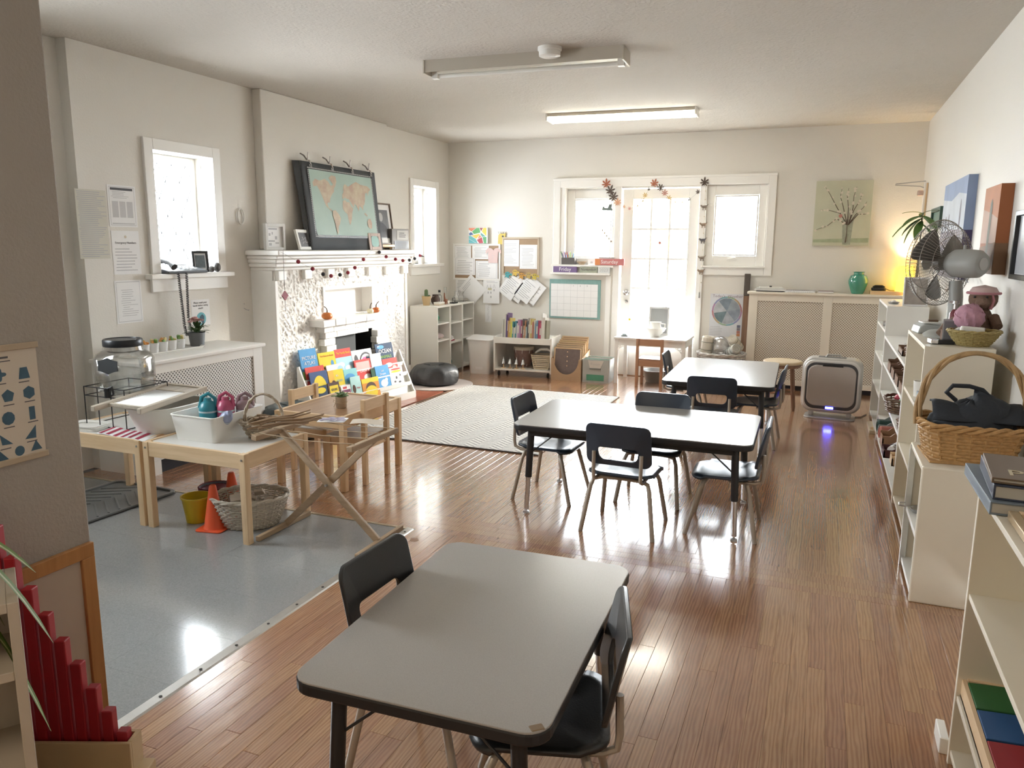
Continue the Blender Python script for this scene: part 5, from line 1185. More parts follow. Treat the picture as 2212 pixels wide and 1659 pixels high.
bump(nt, p, mth(nt, 'ADD', noise(nt, 400, 2, co), band), 0.4, 0.004)
t = thing('rug', 'cream area rug with grey zigzag pattern in the middle of the floor', 'rug', (-2.52, 5.945, 0.001))
MB().box(-0.79, 0.79, -1.125, 1.125, 0, 0.009).put('pile', m_rug, t, bev=0.003)
for a in (-1.130, 1.122): MB().box(-0.793, 0.793, a, a + 0.008, 0, 0.0085).put('binding', mat('dark_binding', (0.08, 0.075, 0.07), 0.9), t)
t = thing('round_mat', 'small round pink and white mat under the black bean bag', 'mat', (-3.62, 6.98, 0.001))
MB().lathe([(0.36, 0), (0.362, 0.004), (0.355, 0.008), (0.001, 0.008)], 48).put('mat', mat('speckled_mat', (0.62, 0.55, 0.52), 0.95, var=.25, vs_=160), t)
MB().tube([(0.358 * cos(a), 0.358 * sin(a), 0.006) for a in [2 * pi * i / 48 for i in range(48)]], 0.006, 6, closed=True).put('binding', mat('pale_binding', (0.66, 0.63, 0.6), 0.95), t)
def beanbag(label, x, y, z, r, h, c, seed):
    t = thing('bean_bag', label, 'bean bag', (x, y, z))
    def wob(a, zz):
        q = Vector((2.2 * cos(a) + seed, 2.2 * sin(a), zz * 9))
        return 1 + 0.16 * mn.noise(q) + 0.16 * abs(mn.noise(Vector((3.2 * cos(a) + seed, 3.2 * sin(a), zz * 3)))) - 0.05
    pf = [(0.001, 0.0), (r * 0.75, 0.0), (r * 0.95, 0.015), (r, h * 0.3), (r * 0.99, h * 0.55), (r * 0.93, h * 0.8), (r * 0.80, h * 0.98), (r * 0.55, h * 1.0), (r * 0.25, h * 0.93), (0.001, h * 0.92)]
    MB().lathe(pf, 44, wob=wob).put('cushion', c, t, smooth=True, subd=1)
    for k in range(3):
        a0 = k * 2.1 + seed
        MB().tube([(q * r * cos(a0 + .1 * q) * wob(a0 + .1 * q, h * zz), q * r * sin(a0 + .1 * q) * wob(a0 + .1 * q, h * zz), h * zz) for q, zz in ((1.0, .45), (.93, .7), (.75, .90), (.47, .985), (.22, .955))], 0.004, 5).put('seam', c, t)
    return t
beanbag('flattened black bean bag on the round mat', -3.66, 6.99, 0.009, 0.255, 0.20, mat('black_vinyl', (0.032, 0.034, 0.037), 0.42, bmp=1.0, bs=11), 1.0)
beanbag('dark teal bean bag between radiator cover and book rack', -3.62, 4.62, 0.0, 0.235, 0.24, mat('teal_vinyl', (0.05, 0.075, 0.085), 0.4, bmp=1.0, bs=11), 3.0)

def cubby(name, label, cat, loc, W_, D_, H_, shelves, m, rz=0.0, th=0.016, back=True, vdiv=(), group=None, foot=0.0):
    """open shelf unit; local x along its width, front at -y, base z 0"""
    t = thing(name, label, cat, loc, rz, group)
    for x in (0, W_ - th): MB().box(x, x + th, -D_, 0, 0, H_).put('side_panel', m, t, bev=0.0015)
    MB().box(th, W_ - th, -D_, 0, H_ - th, H_).put('top', m, t, bev=0.0015)
    for z in shelves: MB().box(th, W_ - th, -D_ + 0.004, 0, z, z + th).put('shelf', m, t, bev=0.0015)
    for x in vdiv: MB().box(x, x + th, -D_, 0, 0, H_ - th).put('divider', m, t)
    if back: MB().box(th, W_ - th, -0.006, 0, 0, H_ - th).put('back_panel', m, t)
    return t
gx = 'narrow white shelf units in the corner'
for i, (y0, w_, sh) in enumerate(((7.36, 0.31, (0.03, 0.385, 0.57)), (7.673, 0.31, (0.03, 0.335, 0.555)), (7.986, 0.315, (0.03, 0.36, 0.565)))):
    # front faces +x : local x -> +y, local -y -> +x
    cubby('shelf_unit', ('narrow white shelf unit nearest the fireplace', 'middle unit of three narrow white shelf units', 'narrow white shelf unit in the room corner')[i], 'shelf unit', (XL + 0.02, y0, 0), w_, 0.335, 0.77, sh, m_white, R(90), group=gx)
def lump(label, cat, loc, r, c, s=(1, 1, 1), name='toy', seed=0.0, mtl=None):
    o = MB().lathe([(0.001, 0)] + [(r * sin(pi * i / 10) * s[0], r * s[2] * (1 - cos(pi * i / 10))) for i in range(1, 10)] + [(0.001, 2 * r * s[2])], 18, sy=s[1], wob=lambda a, z: 1 + 0.18 * mn.noise(Vector((2 * cos(a) + seed, 2 * sin(a), z * 14)))).put(name, mtl or mat('toy_%d' % int(seed * 10), c, 0.6, var=.3, vs_=25), None, loc, smooth=True)
    return tag(o, label, cat)
lump('bundle of green cloth on the upper shelf nearest the fireplace', 'cloth', (-3.94, 7.50, 0.587), 0.06, (0.05, 0.25, 0.14), (1.2, 1, 0.8), 'cloth_bundle', 1.1)
lump('dark red bundle on the middle shelf nearest the fireplace', 'cloth', (-3.99, 7.47, 0.402), 0.06, (0.14, 0.04, 0.045), (1, 1, 1.1), 'cloth_bundle', 1.7)
lump('pink and white crumpled cloth beside the dark red bundle', 'cloth', (-3.90, 7.55, 0.402), 0.045, (0.55, 0.45, 0.45), (1.2, 1.3, 0.7), 'cloth_bundle', 2.3)
lump('crumpled silver netting on the middle unit\'s upper shelf', 'netting', (-3.93, 7.82, 0.572), 0.055, (0.45, 0.44, 0.43), (1, 1.1, 0.8), 'netting_bundle', 2.9)
lump('teal bowl-shaped bundle at the bottom of the middle unit', 'cloth', (-3.95, 7.80, 0.047), 0.075, (0.03, 0.16, 0.16), (1, 1.2, 0.8), 'cloth_bundle', 3.3)
for k in range(4):
    o = MB().box(-0.09, 0.09, -0.07, 0.07, 0, 0.012).put('folded_paper', m_paper if k else mat('crimson_cloth', (0.36, 0.035, 0.07), 0.9), None, (-3.95, 7.80, 0.352 + 0.013 * k), (R(0), R(0), R(12 * k)), bev=0.002)
    tag(o, ('crimson folded cloth at the bottom of the pile on the middle unit', 'lowest folded white sheet on the middle unit', 'second folded white sheet on the middle unit', 'topmost folded white sheet on the middle unit')[k], 'paper', 'folded sheets on the middle unit')
t = thing('hat', 'dark rounded cap hanging in the corner shelf unit', 'hat', (-3.95, 8.10, 0.582)); MB().lathe([(0.062, 0), (0.062, 0.08), (0.05, 0.13), (0.001, 0.155)], 18).put('crown', m_black, t, smooth=True); MB().lathe([(0.066, 0.0), (0.068, 0.02), (0.062, 0.02)], 18).put('brim', m_black, t)
o = MB().box(-0.07, 0.07, -0.035, 0.035, 0, 0.135).put('white_box', m_white, None, (-3.97, 8.10, 0.377), bev=0.004); tag(o, 'plain white upright box in the corner shelf unit', 'box')
o = lump('pale crumpled bag at the bottom of the corner unit', 'bag', (-3.96, 8.13, 0.047), 0.07, (0.5, 0.5, 0.48), (1, 1.2, 0.8), 'paper_bag', 4.1)
# on top of the corner shelves
CZ = 0.7705
t = thing('cactus', 'small cactus in a tan pot on the corner shelves', 'potted plant', (-4.02, 7.50, CZ))
MB().lathe([(0.036, 0), (0.05, 0.085), (0.052, 0.1), (0.045, 0.1), (0.042, 0.085), (0.001, 0.085)], 20).put('pot', mat('tan_pot', (0.55, 0.40, 0.22), 0.6), t, smooth=True)
MB().lathe([(0.018, 0.08), (0.021, 0.12), (0.018, 0.165), (0.001, 0.175)], 14, wob=lambda a, z: 1 + .08 * cos(7 * a)).ball((0.025, 0.02, 0.1), 0.014, 10).put('cactus', mat('cactus_green', (0.10, 0.16, 0.07), 0.6), t, smooth=True)
t = thing('flat_box', 'flat pale wooden box in front of the cactus', 'box', (-3.90, 7.57, CZ)); MB().box(-0.035, 0.035, -0.065, 0.065, 0, 0.034).put('box', mat('pale_wood_block', (0.62, 0.55, 0.45), 0.6), t, bev=0.004); MB().box(-0.036, 0.036, -0.066, 0.066, 0.02, 0.036).put('lid', m_white, t, bev=0.003)
t = thing('clay_jug', 'dark brown clay jug on the corner shelves', 'jug', (-3.99, 7.66, CZ)); MB().lathe([(0.03, 0), (0.05, 0.03), (0.052, 0.06), (0.035, 0.09), (0.034, 0.105), (0.04, 0.11), (0.03, 0.11), (0.028, 0.09)], 20).put('jug', mat('dark_clay', (0.10, 0.065, 0.055), 0.55), t, smooth=True); MB().tube([(0, -0.035, 0.095), (0, -0.075, 0.085), (0, -0.07, 0.045), (0, -0.05, 0.04)], 0.006, 6).put('handle', mat('dark_clay', (0.1, .065, .055), .55), t)
t = thing('animal_figure', 'small reddish wooden animal figure on the corner shelves', 'figurine', (-3.90, 7.73, CZ)); MB().tube([(0, -0.02, 0.035), (0, 0.02, 0.045)], [0.018, 0.016], 8).tube([(0, -0.018, 0.04), (0, -0.03, 0.09), (0, -0.032, 0.13)], [0.012, 0.008, 0.005], 6).put('body', mat('red_wood', (0.28, 0.11, 0.06), 0.6), t, smooth=True)
for s in (-1, 1):
    for q in (-0.018, 0.018): MB().cyl((s * 0.008, q, 0), (s * 0.008, q, 0.035), 0.006, 6).put('leg', mat('red_wood', (0.28, 0.11, 0.06), 0.6), t)
t = thing('shell_dish', 'spiky white shell on the corner shelves', 'shell', (-3.92, 7.81, CZ))
MB().ball((0, 0, 0.016), 0.026, 12, sz=.6).put('shell', m_white, t, smooth=True)
for k in range(7): MB().cyl((0, 0, 0.016), (0.02 * cos(k), 0.04 * cos(k * .9), 0.02 + 0.03 * abs(sin(k * .9))), 0.006, 6, r1=0.001).put('spike', m_white, t)
def vessel(label, y, x, prof, m=m_jar, name='glass_vessel', stop=None):
    t = thing(name, label, 'glassware', (x, y, CZ), 0, 'glassware on the corner shelves')
    MB().lathe(prof + [(max(0.001, r - 0.003), z) for r, z in reversed(prof)], 20, caps=False).put('glass', m, t, smooth=True)
    if stop: MB().lathe([(stop[0], stop[1]), (stop[0], stop[1] + 0.025), (0.001, stop[1] + 0.025)], 12).put('stopper', m_black, t)
vessel('square glass bottle with dark stopper on the corner shelves', 7.87, -4.05, [(0.03, 0), (0.03, 0.085), (0.012, 0.10), (0.012, 0.125)], stop=(0.014, 0.122))
vessel('tall thin glass cylinder on the corner shelves', 7.98, -4.03, [(0.026, 0), (0.016, 0.012), (0.014, 0.17), (0.018, 0.175)])
vessel('round-bellied glass flask on the corner shelves', 8.06, -3.93, [(0.02, 0), (0.045, 0.02), (0.048, 0.045), (0.02, 0.085), (0.018, 0.12), (0.026, 0.13)])
vessel('wide glass vase with flared mouth on the corner shelves', 8.17, -3.92, [(0.03, 0), (0.04, 0.03), (0.035, 0.06), (0.025, 0.09), (0.042, 0.12)])
t = thing('viewer', 'small dark framed viewer on the corner shelves', 'viewer', (-3.89, 7.91, CZ)); MB().box(-0.03, 0.03, -0.05, 0.05, 0, 0.012).put('base', m_black, t, bev=.003); MB().tube([(0, -0.035, 0.012), (0, -0.035, 0.06), (0, 0.035, 0.06), (0, 0.035, 0.012)], 0.003, 5).put('frame', m_black, t)
t = thing('shallow_dish', 'flat dark-rimmed dish under the slanted sheet on the corner shelves', 'dish', (-3.95, 8.255, CZ)); MB().lathe([(0.04, 0), (0.075, 0.008), (0.078, 0.012), (0.06, 0.006)], 24, sy=.5).put('dish', mat('stone_dish', (0.45, 0.44, 0.4), 0.5), t, smooth=True)
# ================================================================ boards and papers on the back wall
YW = YB - 0.001
m_cork = mat('cork', (0.36, 0.25, 0.16), 0.9, var=.3, vs_=120)
def corkboard(label, x0, x1, z0, z1, fm, fw_=0.02):
    t = thing('notice_board', label, 'notice board', ((x0 + x1) / 2, YW, (z0 + z1) / 2), wrot('S'))
    w, h = x1 - x0, z1 - z0
    MB().box(-w / 2 + fw_, w / 2 - fw_, -h / 2 + fw_, h / 2 - fw_, 0, 0.008).put('cork', m_cork, t)
    for a in ((-w / 2, w / 2, h / 2 - fw_, h / 2), (-w / 2, w / 2, -h / 2, -h / 2 + fw_), (-w / 2, -w / 2 + fw_, -h / 2 + fw_, h / 2 - fw_), (w / 2 - fw_, w / 2, -h / 2 + fw_, h / 2 - fw_)):
        MB().box(a[0], a[1], a[2], a[3], 0, 0.016).put('frame_side', fm, t, bev=0.002)
    return t
corkboard('white framed notice board covered with typed sheets', -4.107, -3.50, 1.02, 1.44, m_trim)
corkboard('bare-edged cork board with oatmeal frame right of white one', -3.475, -3.02, 1.085, 1.517, mat('oatmeal_frame', (0.50, 0.42, 0.32), 0.6))
Y2 = YW - 0.012
def bs(label, x0, x1, z1, z0, rows, y=Y2, **k): return sheet(label, 'S', ((x0 + x1) / 2, y, (z0 + z1) / 2), x1 - x0, z1 - z0, rows, **k)
bs('typed sheet at top left of the white notice board', -4.085, -3.872, 1.418, 1.26, 9, seed=21)
bs('typed sheet at top middle of the white notice board', -3.858, -3.645, 1.418, 1.262, 9, seed=22)
bs('bordered sheet at lower left of the white notice board', -4.09, -3.82, 1.276, 1.075, 8, y=Y2 - 0.003, seed=23, border=True)
bs('bordered sheet hanging at lower right of the white notice board', -3.812, -3.53, 1.245, 1.035, 7, y=Y2 - 0.004, seed=24, border=True)
bs('narrow alphabet list below the white notice board', -4.08, -3.90, 1.066, 0.80, 12, y=YW, seed=25, t=.4)
o = sheet('blank white sheet hanging at a slant above the corner shelves', 'S', (-3.853, YW - 0.02, 0.908), 0.24, 0.27, 3, roll=R(48), seed=26, area=(.1, .9, .7, .9))
o = sheet('hand-drawn castle picture on white paper', 'S', (-3.61, YW - 0.016, 0.886), 0.207, 0.268, 2, seed=27, area=(.15, .95, .88, .98))
cs = MB()
for (x, y, w_, h_) in ((-0.05, 0.035, 0.028, 0.05), (-0.01, 0.03, 0.02, 0.06), (0.035, 0.045, 0.03, 0.05)): cs.poly([(x - w_ / 2, y), (x, y + h_), (x + w_ / 2, y), (x + w_ / 2 - .004, y), (x, y + h_ - .01), (x - w_ / 2 + .004, y)], 0.0013)
for (x, y) in ((-0.04, -0.01), (-0.005, -0.01), (0.035, 0.02), (-0.005, -0.06)): cs.quad(x - .007, x + .007, y - .012, y + .012, 0.0013)
cs.put('castle_drawing', m_grey_ink, o)
MB().quad(-0.045, 0.005, 0.02, 0.045, 0.0012).put('crayon_patch', mat('crayon_yellow', (.62, .58, .40), .8), o)
o = bs('narrow handwritten paper strip under the castle picture', -3.696, -3.616, 0.745, 0.527, 0, y=YW)
MB().tube([(0.012 * sin(i * 1.7) + 0.004 * sin(i * 0.6), 0.09 - i * 0.006, 0.0018) for i in range(31)], 0.0012, 4).put('handwriting', m_grey_ink, o)
bs('typed sheet with a grey banner at left of the cork board', -3.472, -3.265, 1.487, 1.186, 14, seed=28)
bs('bordered typed sheet at right of the cork board', -3.258, -3.045, 1.433, 1.16, 13, seed=29, border=True)
for i, (cx_, cz_) in enumerate(((-3.36, 0.952), (-3.268, 0.925), (-3.158, 0.918), (-3.08, 0.905))):
    sheet('slanted worksheet hanging below the cork board, %s from the left' % ('first', 'second', 'third', 'fourth')[i], 'S', (cx_, YW - 0.034 + 0.006 * (i % 2), cz_), 0.197, 0.262, 9, roll=R(-37), seed=30 + i, group='slanted worksheets', curl=0.0)
# clips shaped like sea animals, pink shirt card, yellow animal
def clipanimal(label, x, z, c, kind):
    t = thing('animal_clip', label, 'clip', (x, YW - 0.044, z), wrot('S'), 'animal clips on the cork board')
    mm = mat('clip_' + label.split()[0], c, 0.5)
    MB().prism(circ(0.03, 18, 0, 0, sy=0.85), 0, 0.006).put('body', mm, t)
    MB().prism([(-0.02, -0.02), (-0.04, -0.045), (-0.01, -0.035), (0.015, -0.05), (0.022, -0.022)], 0, 0.005).put('fins', mm, t)
    MB().prism([(0.022, -0.008), (0.055, -0.02), (0.05, 0.01)], 0, 0.005).put('tail', mm, t)
    for s in (-1, 1): MB().poly(circ(0.006, 10, s * 0.011, 0.006), 0.0065).put('eye', m_ink, t)
clipanimal('teal sea animal clip at the left of the worksheets', -3.395, 1.10, (0.05, 0.30, 0.32), 0)
clipanimal('yellow sea animal clip above the worksheets', -3.30, 1.125, (0.62, 0.42, 0.08), 0)
clipanimal('amber striped sea animal clip between worksheets', -3.22, 1.09, (0.50, 0.26, 0.05), 0)
clipanimal('ochre curled sea animal clip between worksheets', -3.13, 1.095, (0.45, 0.32, 0.10), 0)
clipanimal('mustard fish clip at the right of the worksheets', -3.06, 1.085, (0.50, 0.38, 0.06), 0)
t = thing('shirt_card', 'pink paper shirt pinned across the white notice board', 'card', (-3.585, YW - 0.02, 1.305), wrot('S'))
MB().prism([(-0.062, -0.085), (0.055, -0.085), (0.062, 0.05), (0.095, 0.02), (0.10, 0.06), (0.06, 0.09), (0.025, 0.085), (0, 0.065), (-0.025, 0.085), (-0.065, 0.09), (-0.098, 0.055), (-0.09, 0.015), (-0.064, 0.045)], 0, 0.002).put('shirt', mat('pale_pink_card', (0.66, 0.50, 0.48), 0.8), t)
bars(pr := MB(), .1, .12, 3, .25, .85, .2, .75, .12, 0.0024, ragged=.6); pr.put('handwriting', m_grey_ink, t)
t = thing('yellow_animal', 'yellow felt animal cut-out above the notice boards', 'decoration', (-3.485, YW, 1.505), wrot('S'))
MB().prism([(-0.045, -0.07), (0.035, -0.07), (0.045, 0.02), (0.05, 0.06), (0.02, 0.05), (-0.015, 0.055), (-0.04, 0.035)], 0, 0.012).put('body', mat('yellow_felt', (0.58, 0.46, 0.14), 0.9), t)
for k in range(5): MB().cyl((-0.03 + k * 0.018, 0.045, 0.006), (-0.045 + k * 0.025, 0.075, 0.008), 0.002, 5).put('whisker', m_ink, t)
MB().prism(circ(0.012, 10, 0.015, 0.02), 0.012, 0.014).put('nose', m_ink, t)
# abstract stained-glass style painting
t = thing('abstract_painting', 'small square canvas of coloured facets standing on the white notice board', 'painting', (-3.775, YW - 0.0, 1.444), wrot('S'))
MB().box(-0.12, 0.12, 0, 0.18, 0, 0.03).put('canvas', m_paper, t)
fac = [((.62, .18, .08), [(0, 1), (.42, 1), (.15, .78), (0, .88)]), ((.10, .38, .13), [(.44, 1), (.6, 1), (.66, .7), (.3, .6), (.18, .76)]), ((.30, .06, .06), [(.62, 1), (.80, 1), (.70, .78)]), ((.70, .52, .08), [(.82, 1), (1, 1), (1, .45), (.74, .76)]), ((.05, .12, .30), [(0, .62), (.12, .73), (.28, .58), (.06, .50)]), ((.68, .50, .06), [(.16, .5), (.62, .62), (.58, .5), (.42, .3)]), ((.10, .40, .42), [(0, .48), (.1, .48), (.4, .27), (.5, 0), (.45, 0), (0, .3)]), ((.10, .42, .46), [(0, .28), (.0, 0), (.42, 0)]), ((.42, .05, .07), [(.46, .22), (.74, .4), (.82, .02), (.6, 0)]), ((.10, .35, .15), [(.78, .4), (1, .42), (1, 0), (.86, 0)]), ((.12, .33, .30), [(.70, .68), (.96, .44), (.76, .42), (.66, .6)]), ((.65, .25, .12), [(.62, .56), (.72, .42), (.5, .28)])]
for i, (c, q) in enumerate(fac): MB().poly([(-0.118 + a * 0.225, 0.002 + b * 0.176) for a, b in q], 0.0306).put('facet', mat('facet_%d' % i, c, 0.4), t)
# calendar
t = thing('wall_calendar', 'teal-bordered blank month calendar on the back wall', 'calendar', (-2.59, YW, 0.832), wrot('S'))
m_teal = mat('teal_board', (0.22, 0.38, 0.36), 0.6, var=.15, vs_=40)
MB().box(-0.30, 0.30, -0.22, 0.22, 0, 0.010).put('board', m_teal, t, bev=.002)
MB().box(-0.283, 0.268, -0.200, 0.170, 0.010, 0.0112).put('grid_sheet', m_paper, t)
g = MB()
for i in range(8): x = -0.283 + i * 0.551 / 7; g.quad(x - .001, x + .001, -0.2, 0.17, 0.0116)
for j in range(6): z = -0.2 + j * 0.37 / 5; g.quad(-0.283, 0.268, z - .001, z + .001, 0.0116)
g.put('grid_lines', mat('pale_grid', (.5, .51, .52), .8), t)
for i, s in enumerate('123'): text(s, 0.022, (-0.015 + i * 0.079, 0.15, 0.0116), m_ink, t)

# ================================================================ ledge and sill signs
led = struct(MB().box(-2.865, -2.19, YB - 0.075, YB, 1.108, 1.13).put('trim_5', m_trim, bev=0.003))
led2 = struct(MB().box(-2.865, -2.15, YB - 0.045, YB, 1.195, 1.2175).put('trim_6', m_trim, bev=0.003))
def wordblock(label, x0, x1, z0, z1, y, m, s, tm, cat='sign', sz=0.045):
    t = thing('word_block', label, cat, ((x0 + x1) / 2, y, z0), wrot('S'))
    w, h = x1 - x0, z1 - z0
    MB().box(-w / 2, w / 2, 0, h, -0.025, 0).put('block', m, t, bev=0.001)
    MB().quad(-w / 2 + .004, w / 2 - .004, .004, h - .004, 0.0006).put('face', m, t)
    if s: text(s, sz, (0, h / 2, 0.0012), tm, t)
    return t
wordblock('violet block reading Friday on the lower ledge', -2.838, -2.56, 1.131, 1.198, YB - 0.045, mat('violet_block', (0.19, 0.13, 0.27), 0.6), 'Friday', m_paper, sz=0.058)
wordblock('grey-green block reading November on the lower ledge', -2.525, -2.325, 1.131, 1.20, YB - 0.045, mat('sage_block', (0.36, 0.38, 0.30), 0.6, var=.4, vs_=20), 'November', m_ink, sz=0.04)
wordblock('pale block with faint numerals on the lower ledge', -2.318, -2.185, 1.131, 1.195, YB - 0.045, mat('ice_block', (0.66, 0.68, 0.68), 0.6), '2023', mat('faint_ink', (.45, .47, .48), .8), sz=0.05)
t = wordblock('coral block reading Saturday on the window sill', -2.352, -2.025, 1.2185, 1.288, YB - 0.052, mat('coral_block', (0.56, 0.20, 0.20), 0.6), 'Saturday', m_paper, sz=0.055)
MB().box(-0.163, -0.105, 0.0, 0.069, 0.0012, 0.0016).put('tangerine_patch', mat('tangerine', (.68, .26, .10), .6), t)
t2_ = wordblock('plain slate-topped block lying on the Saturday block', -2.31, -2.14, 1.289, 1.302, YB - 0.04, mat('slate_block', (0.35, 0.36, 0.35), 0.6), '', m_ink)
t = thing('pencil_box', 'dark grey box bristling with coloured pencils on the window sill', 'pencil box', (-2.672, YB + 0.01, 1.2185))
tub(MB(), 0.155, 0.085, 0.158, 0.088, 0.075, 0.005, 0.008, 2).put('box', mat('charcoal_box', (0.12, 0.11, 0.105), 0.7), t)
pc_ = [(.55, .08, .06), (.10, .30, .60), (.15, .5, .55), (.6, .4, .08), (.25, .15, .4), (.12, .35, .15), (.62, .25, .1), (.2, .45, .7)]
rg = random.Random(9)
for k in range(18):
    x, y = rg.uniform(-.06, .06), rg.uniform(-.03, .03)
    MB().cyl((x * .8, y * .8, 0.008), (x * 1.5 + rg.uniform(-.02, .02), y * 1.3, 0.10 + rg.random() * 0.045), 0.0038, 6).put('pencil', mat('pencil_%d' % (k % 8), pc_[k % 8], .5), t)
t = thing('rope_dish', 'shallow oval rope dish on the window sill', 'dish', (-2.52, YB + 0.0, 1.2185)); MB().lathe([(0.03, 0), (0.055, 0.03), (0.058, 0.034), (0.05, 0.03), (0.028, 0.006), (0.001, .006)], 24, sy=.55).put('dish', wicker('rope', (.5, .38, .26)), t, smooth=True); MB().tube([(0.057 * cos(a), 0.031 * sin(a), .034) for a in [2 * pi * i / 24 for i in range(24)]], .003, 5, closed=True).put('rim', wicker('rope', (.5, .38, .26)), t)
t = thing('number_cards', 'small white card with black numerals on the window sill', 'card', (-2.40, YB - 0.01, 1.2185), wrot('S', R(8))); MB().box(-.045, .045, 0, .055, -.002, 0).put('card', m_paper, t); text('01', .03, (0, .025, .001), m_ink, t)

# ================================================================ garlands and hangings at the garden door
def leafpoly(s): 
    pts = []
    for k in range(7):
        a = R(90 - 141 + k * 47); q = 1 - .1 * abs(k - 3)
        for da, r in ((-23, .30), (-15, .62), (-11, .80), (-4, .97), (0, 1.05), (4, .97), (11, .80), (15, .62)):
            pts.append((s * q * r * cos(a + R(da)), s * q * r * sin(a + R(da))))
    return pts + [(0.04 * s, -0.55 * s), (-0.04 * s, -0.55 * s)]
t = thing('leaf_garland', 'paper autumn leaf garland draped over the door head', 'garland', (-1.72, YB - 0.04, 2.0))
gl = [(-2.25, 2.08, .052, 0), (-2.205, 2.01, .055, 1), (-2.165, 1.945, .055, 1), (-2.12, 1.885, .042, 2), (-2.05, 1.84, .02, 2), (-1.985, 1.82, .02, 3), (-1.90, 1.85, .022, 4), (-1.845, 1.90, .028, 4), (-1.82, 1.955, .028, 4), (-1.785, 2.02, .02, 1), (-1.73, 2.075, .045, 0), (-1.66, 2.03, .038, 1), (-1.615, 1.975, .035, 3), (-1.57, 1.92, .03, 4), (-1.50, 1.885, .02, 4), (-1.43, 1.88, .02, 4), (-1.36, 1.905, .02, 1), (-1.27, 1.98, .025, 1), (-1.21, 2.075, .048, 1)]
lc = [mat('leaf_rust', (.38, .13, .07), .8), mat('leaf_brown', (.10, .075, .06), .8), mat('leaf_peach', (.65, .36, .22), .8), mat('leaf_rose', (.5, .26, .22), .8), mat('leaf_gold', (.62, .45, .20), .8)]
MB().tube([(x + 1.72, 0, z - 2.0) for x, z, s, k in gl], 0.0012, 4).put('string', m_grey_ink, t)
for i, (x, z, s, k) in enumerate(gl): MB().prism(leafpoly(s * 1.2), -0.0008, 0.0008).put('paper_leaf', lc[k], t, (x + 1.72, -0.003 - 0.002 * (i % 3), z - 2.0), (R(90), R(25 * sin(i * 2.1)), 0))
t = thing('wind_chime', 'hanging bird wind chime in front of the left door window', 'wind chime', (-2.235, YB - 0.02, 1.82))
MB().tube([(0.01, 0, 0.22), (-0.03, 0, 0.07), (-0.05, 0, 0.02)], .001, 4).tube([(0.01, 0, 0.22), (0.02, 0, 0.05)], .001, 4).put('cord', m_grey_ink, t)
mgb = mat('verdigris', (.16, .19, .18), .5, .3)
MB().prism([(-0.065, -.012), (.055, -.016), (.06, -.002), (.04, .012), (.05, .05), (.02, .055), (0, .012), (-.03, .015), (-.045, .035), (-.06, .015)], -.003, .003, 0, Matrix.Rotation(R(90), 4, 'X')).put('bird_plate', mgb, t)
for k in range(6):
    x = -0.045 + 0.0215 * k
    MB().cyl((x, 0, -0.06), (x, 0, -0.16 - .006 * k), .0055, 8).cyl((x, 0, -0.015), (x, 0, -0.06), .001, 4).put('chime_rod', m_steel, t)
for k in range(5): MB().ball((-0.05 + .025 * k, 0, -0.225 - .03 * k), .009, 8, sz=1.6).cyl((-0.05 + .025 * k, 0, -0.16), (-0.05 + .025 * k, 0, -0.225 - .03 * k), .0006, 4).put('bead', mat('brown_bead', (.18, .12, .09), .6), t)
t = thing('mandala_sticker', 'round golden lace ornament hung in the middle door pane', 'ornament', (-1.657, YB + 0.018, 1.462), wrot('S'))
mgold = mat('gold_lace', (.62, .45, .18), .6)
for r_, w_ in ((.072, .009), (.05, .008), (.026, .008)): MB().tube([(r_ * cos(a), r_ * sin(a), 0) for a in [2 * pi * i / 32 for i in range(32)]], w_ / 2, 5, closed=True).put('ring', mgold, t)
for k in range(16):
    a = 2 * pi * k / 16
    MB().cyl((.012 * cos(a), .012 * sin(a), 0), (.072 * cos(a + .12), .072 * sin(a + .12), 0), .0028, 5).put('ray', mgold, t)
MB().lathe([(.014, 0), (.014, .002), (.001, .003)], 16).put('boss', mat('rose_boss', (.5, .2, .16), .6), t)
t = thing('animal_string', 'string of little cloth animals hanging from the right of the door', 'hanging toy', (-1.195, YB - 0.045, 1.55))
MB().tube([(0.0, 0, .50), (.004, 0, 0), (-.012, 0, -.60)], .0014, 5).put('cord', mat('cream_cord', (.6, .55, .45), .9), t)
for k, z in enumerate((.28, .10, -.06, -.24, -.38)):
    MB().tube([(-.024, 0, z), (.02, 0, z + .004)], [.014, .015], 8).tube([(-.024, 0, z), (-.04, 0, z + .018)], [.010, .009], 6).cyl((-.015, 0, z - .01), (-.017, 0, z - .032), .005, 6).cyl((.012, 0, z - .01), (.012, 0, z - .032), .005, 6).tube([(.02, 0, z + .008), (.036, 0, z + .03)], [.005, .002], 5).put('cloth_animal', mat('animal_cloth_%d' % (k % 3), [(.2, .16, .13), (.3, .22, .16), (.12, .11, .12)][k % 3], .9), t, smooth=True)
for k in range(12): MB().ball((0.002, 0, .44 - .085 * k), .007, 8).put('bead', mat('cream_cord', (.6, .55, .45), .9), t)
MB().lathe([(.001, 0), (.01, .005), (.006, .06), (.001, .065)], 8, (-.012, 0, -.66)).put('tassel', mat('tassel_grey', (.35, .34, .33), .9), t)

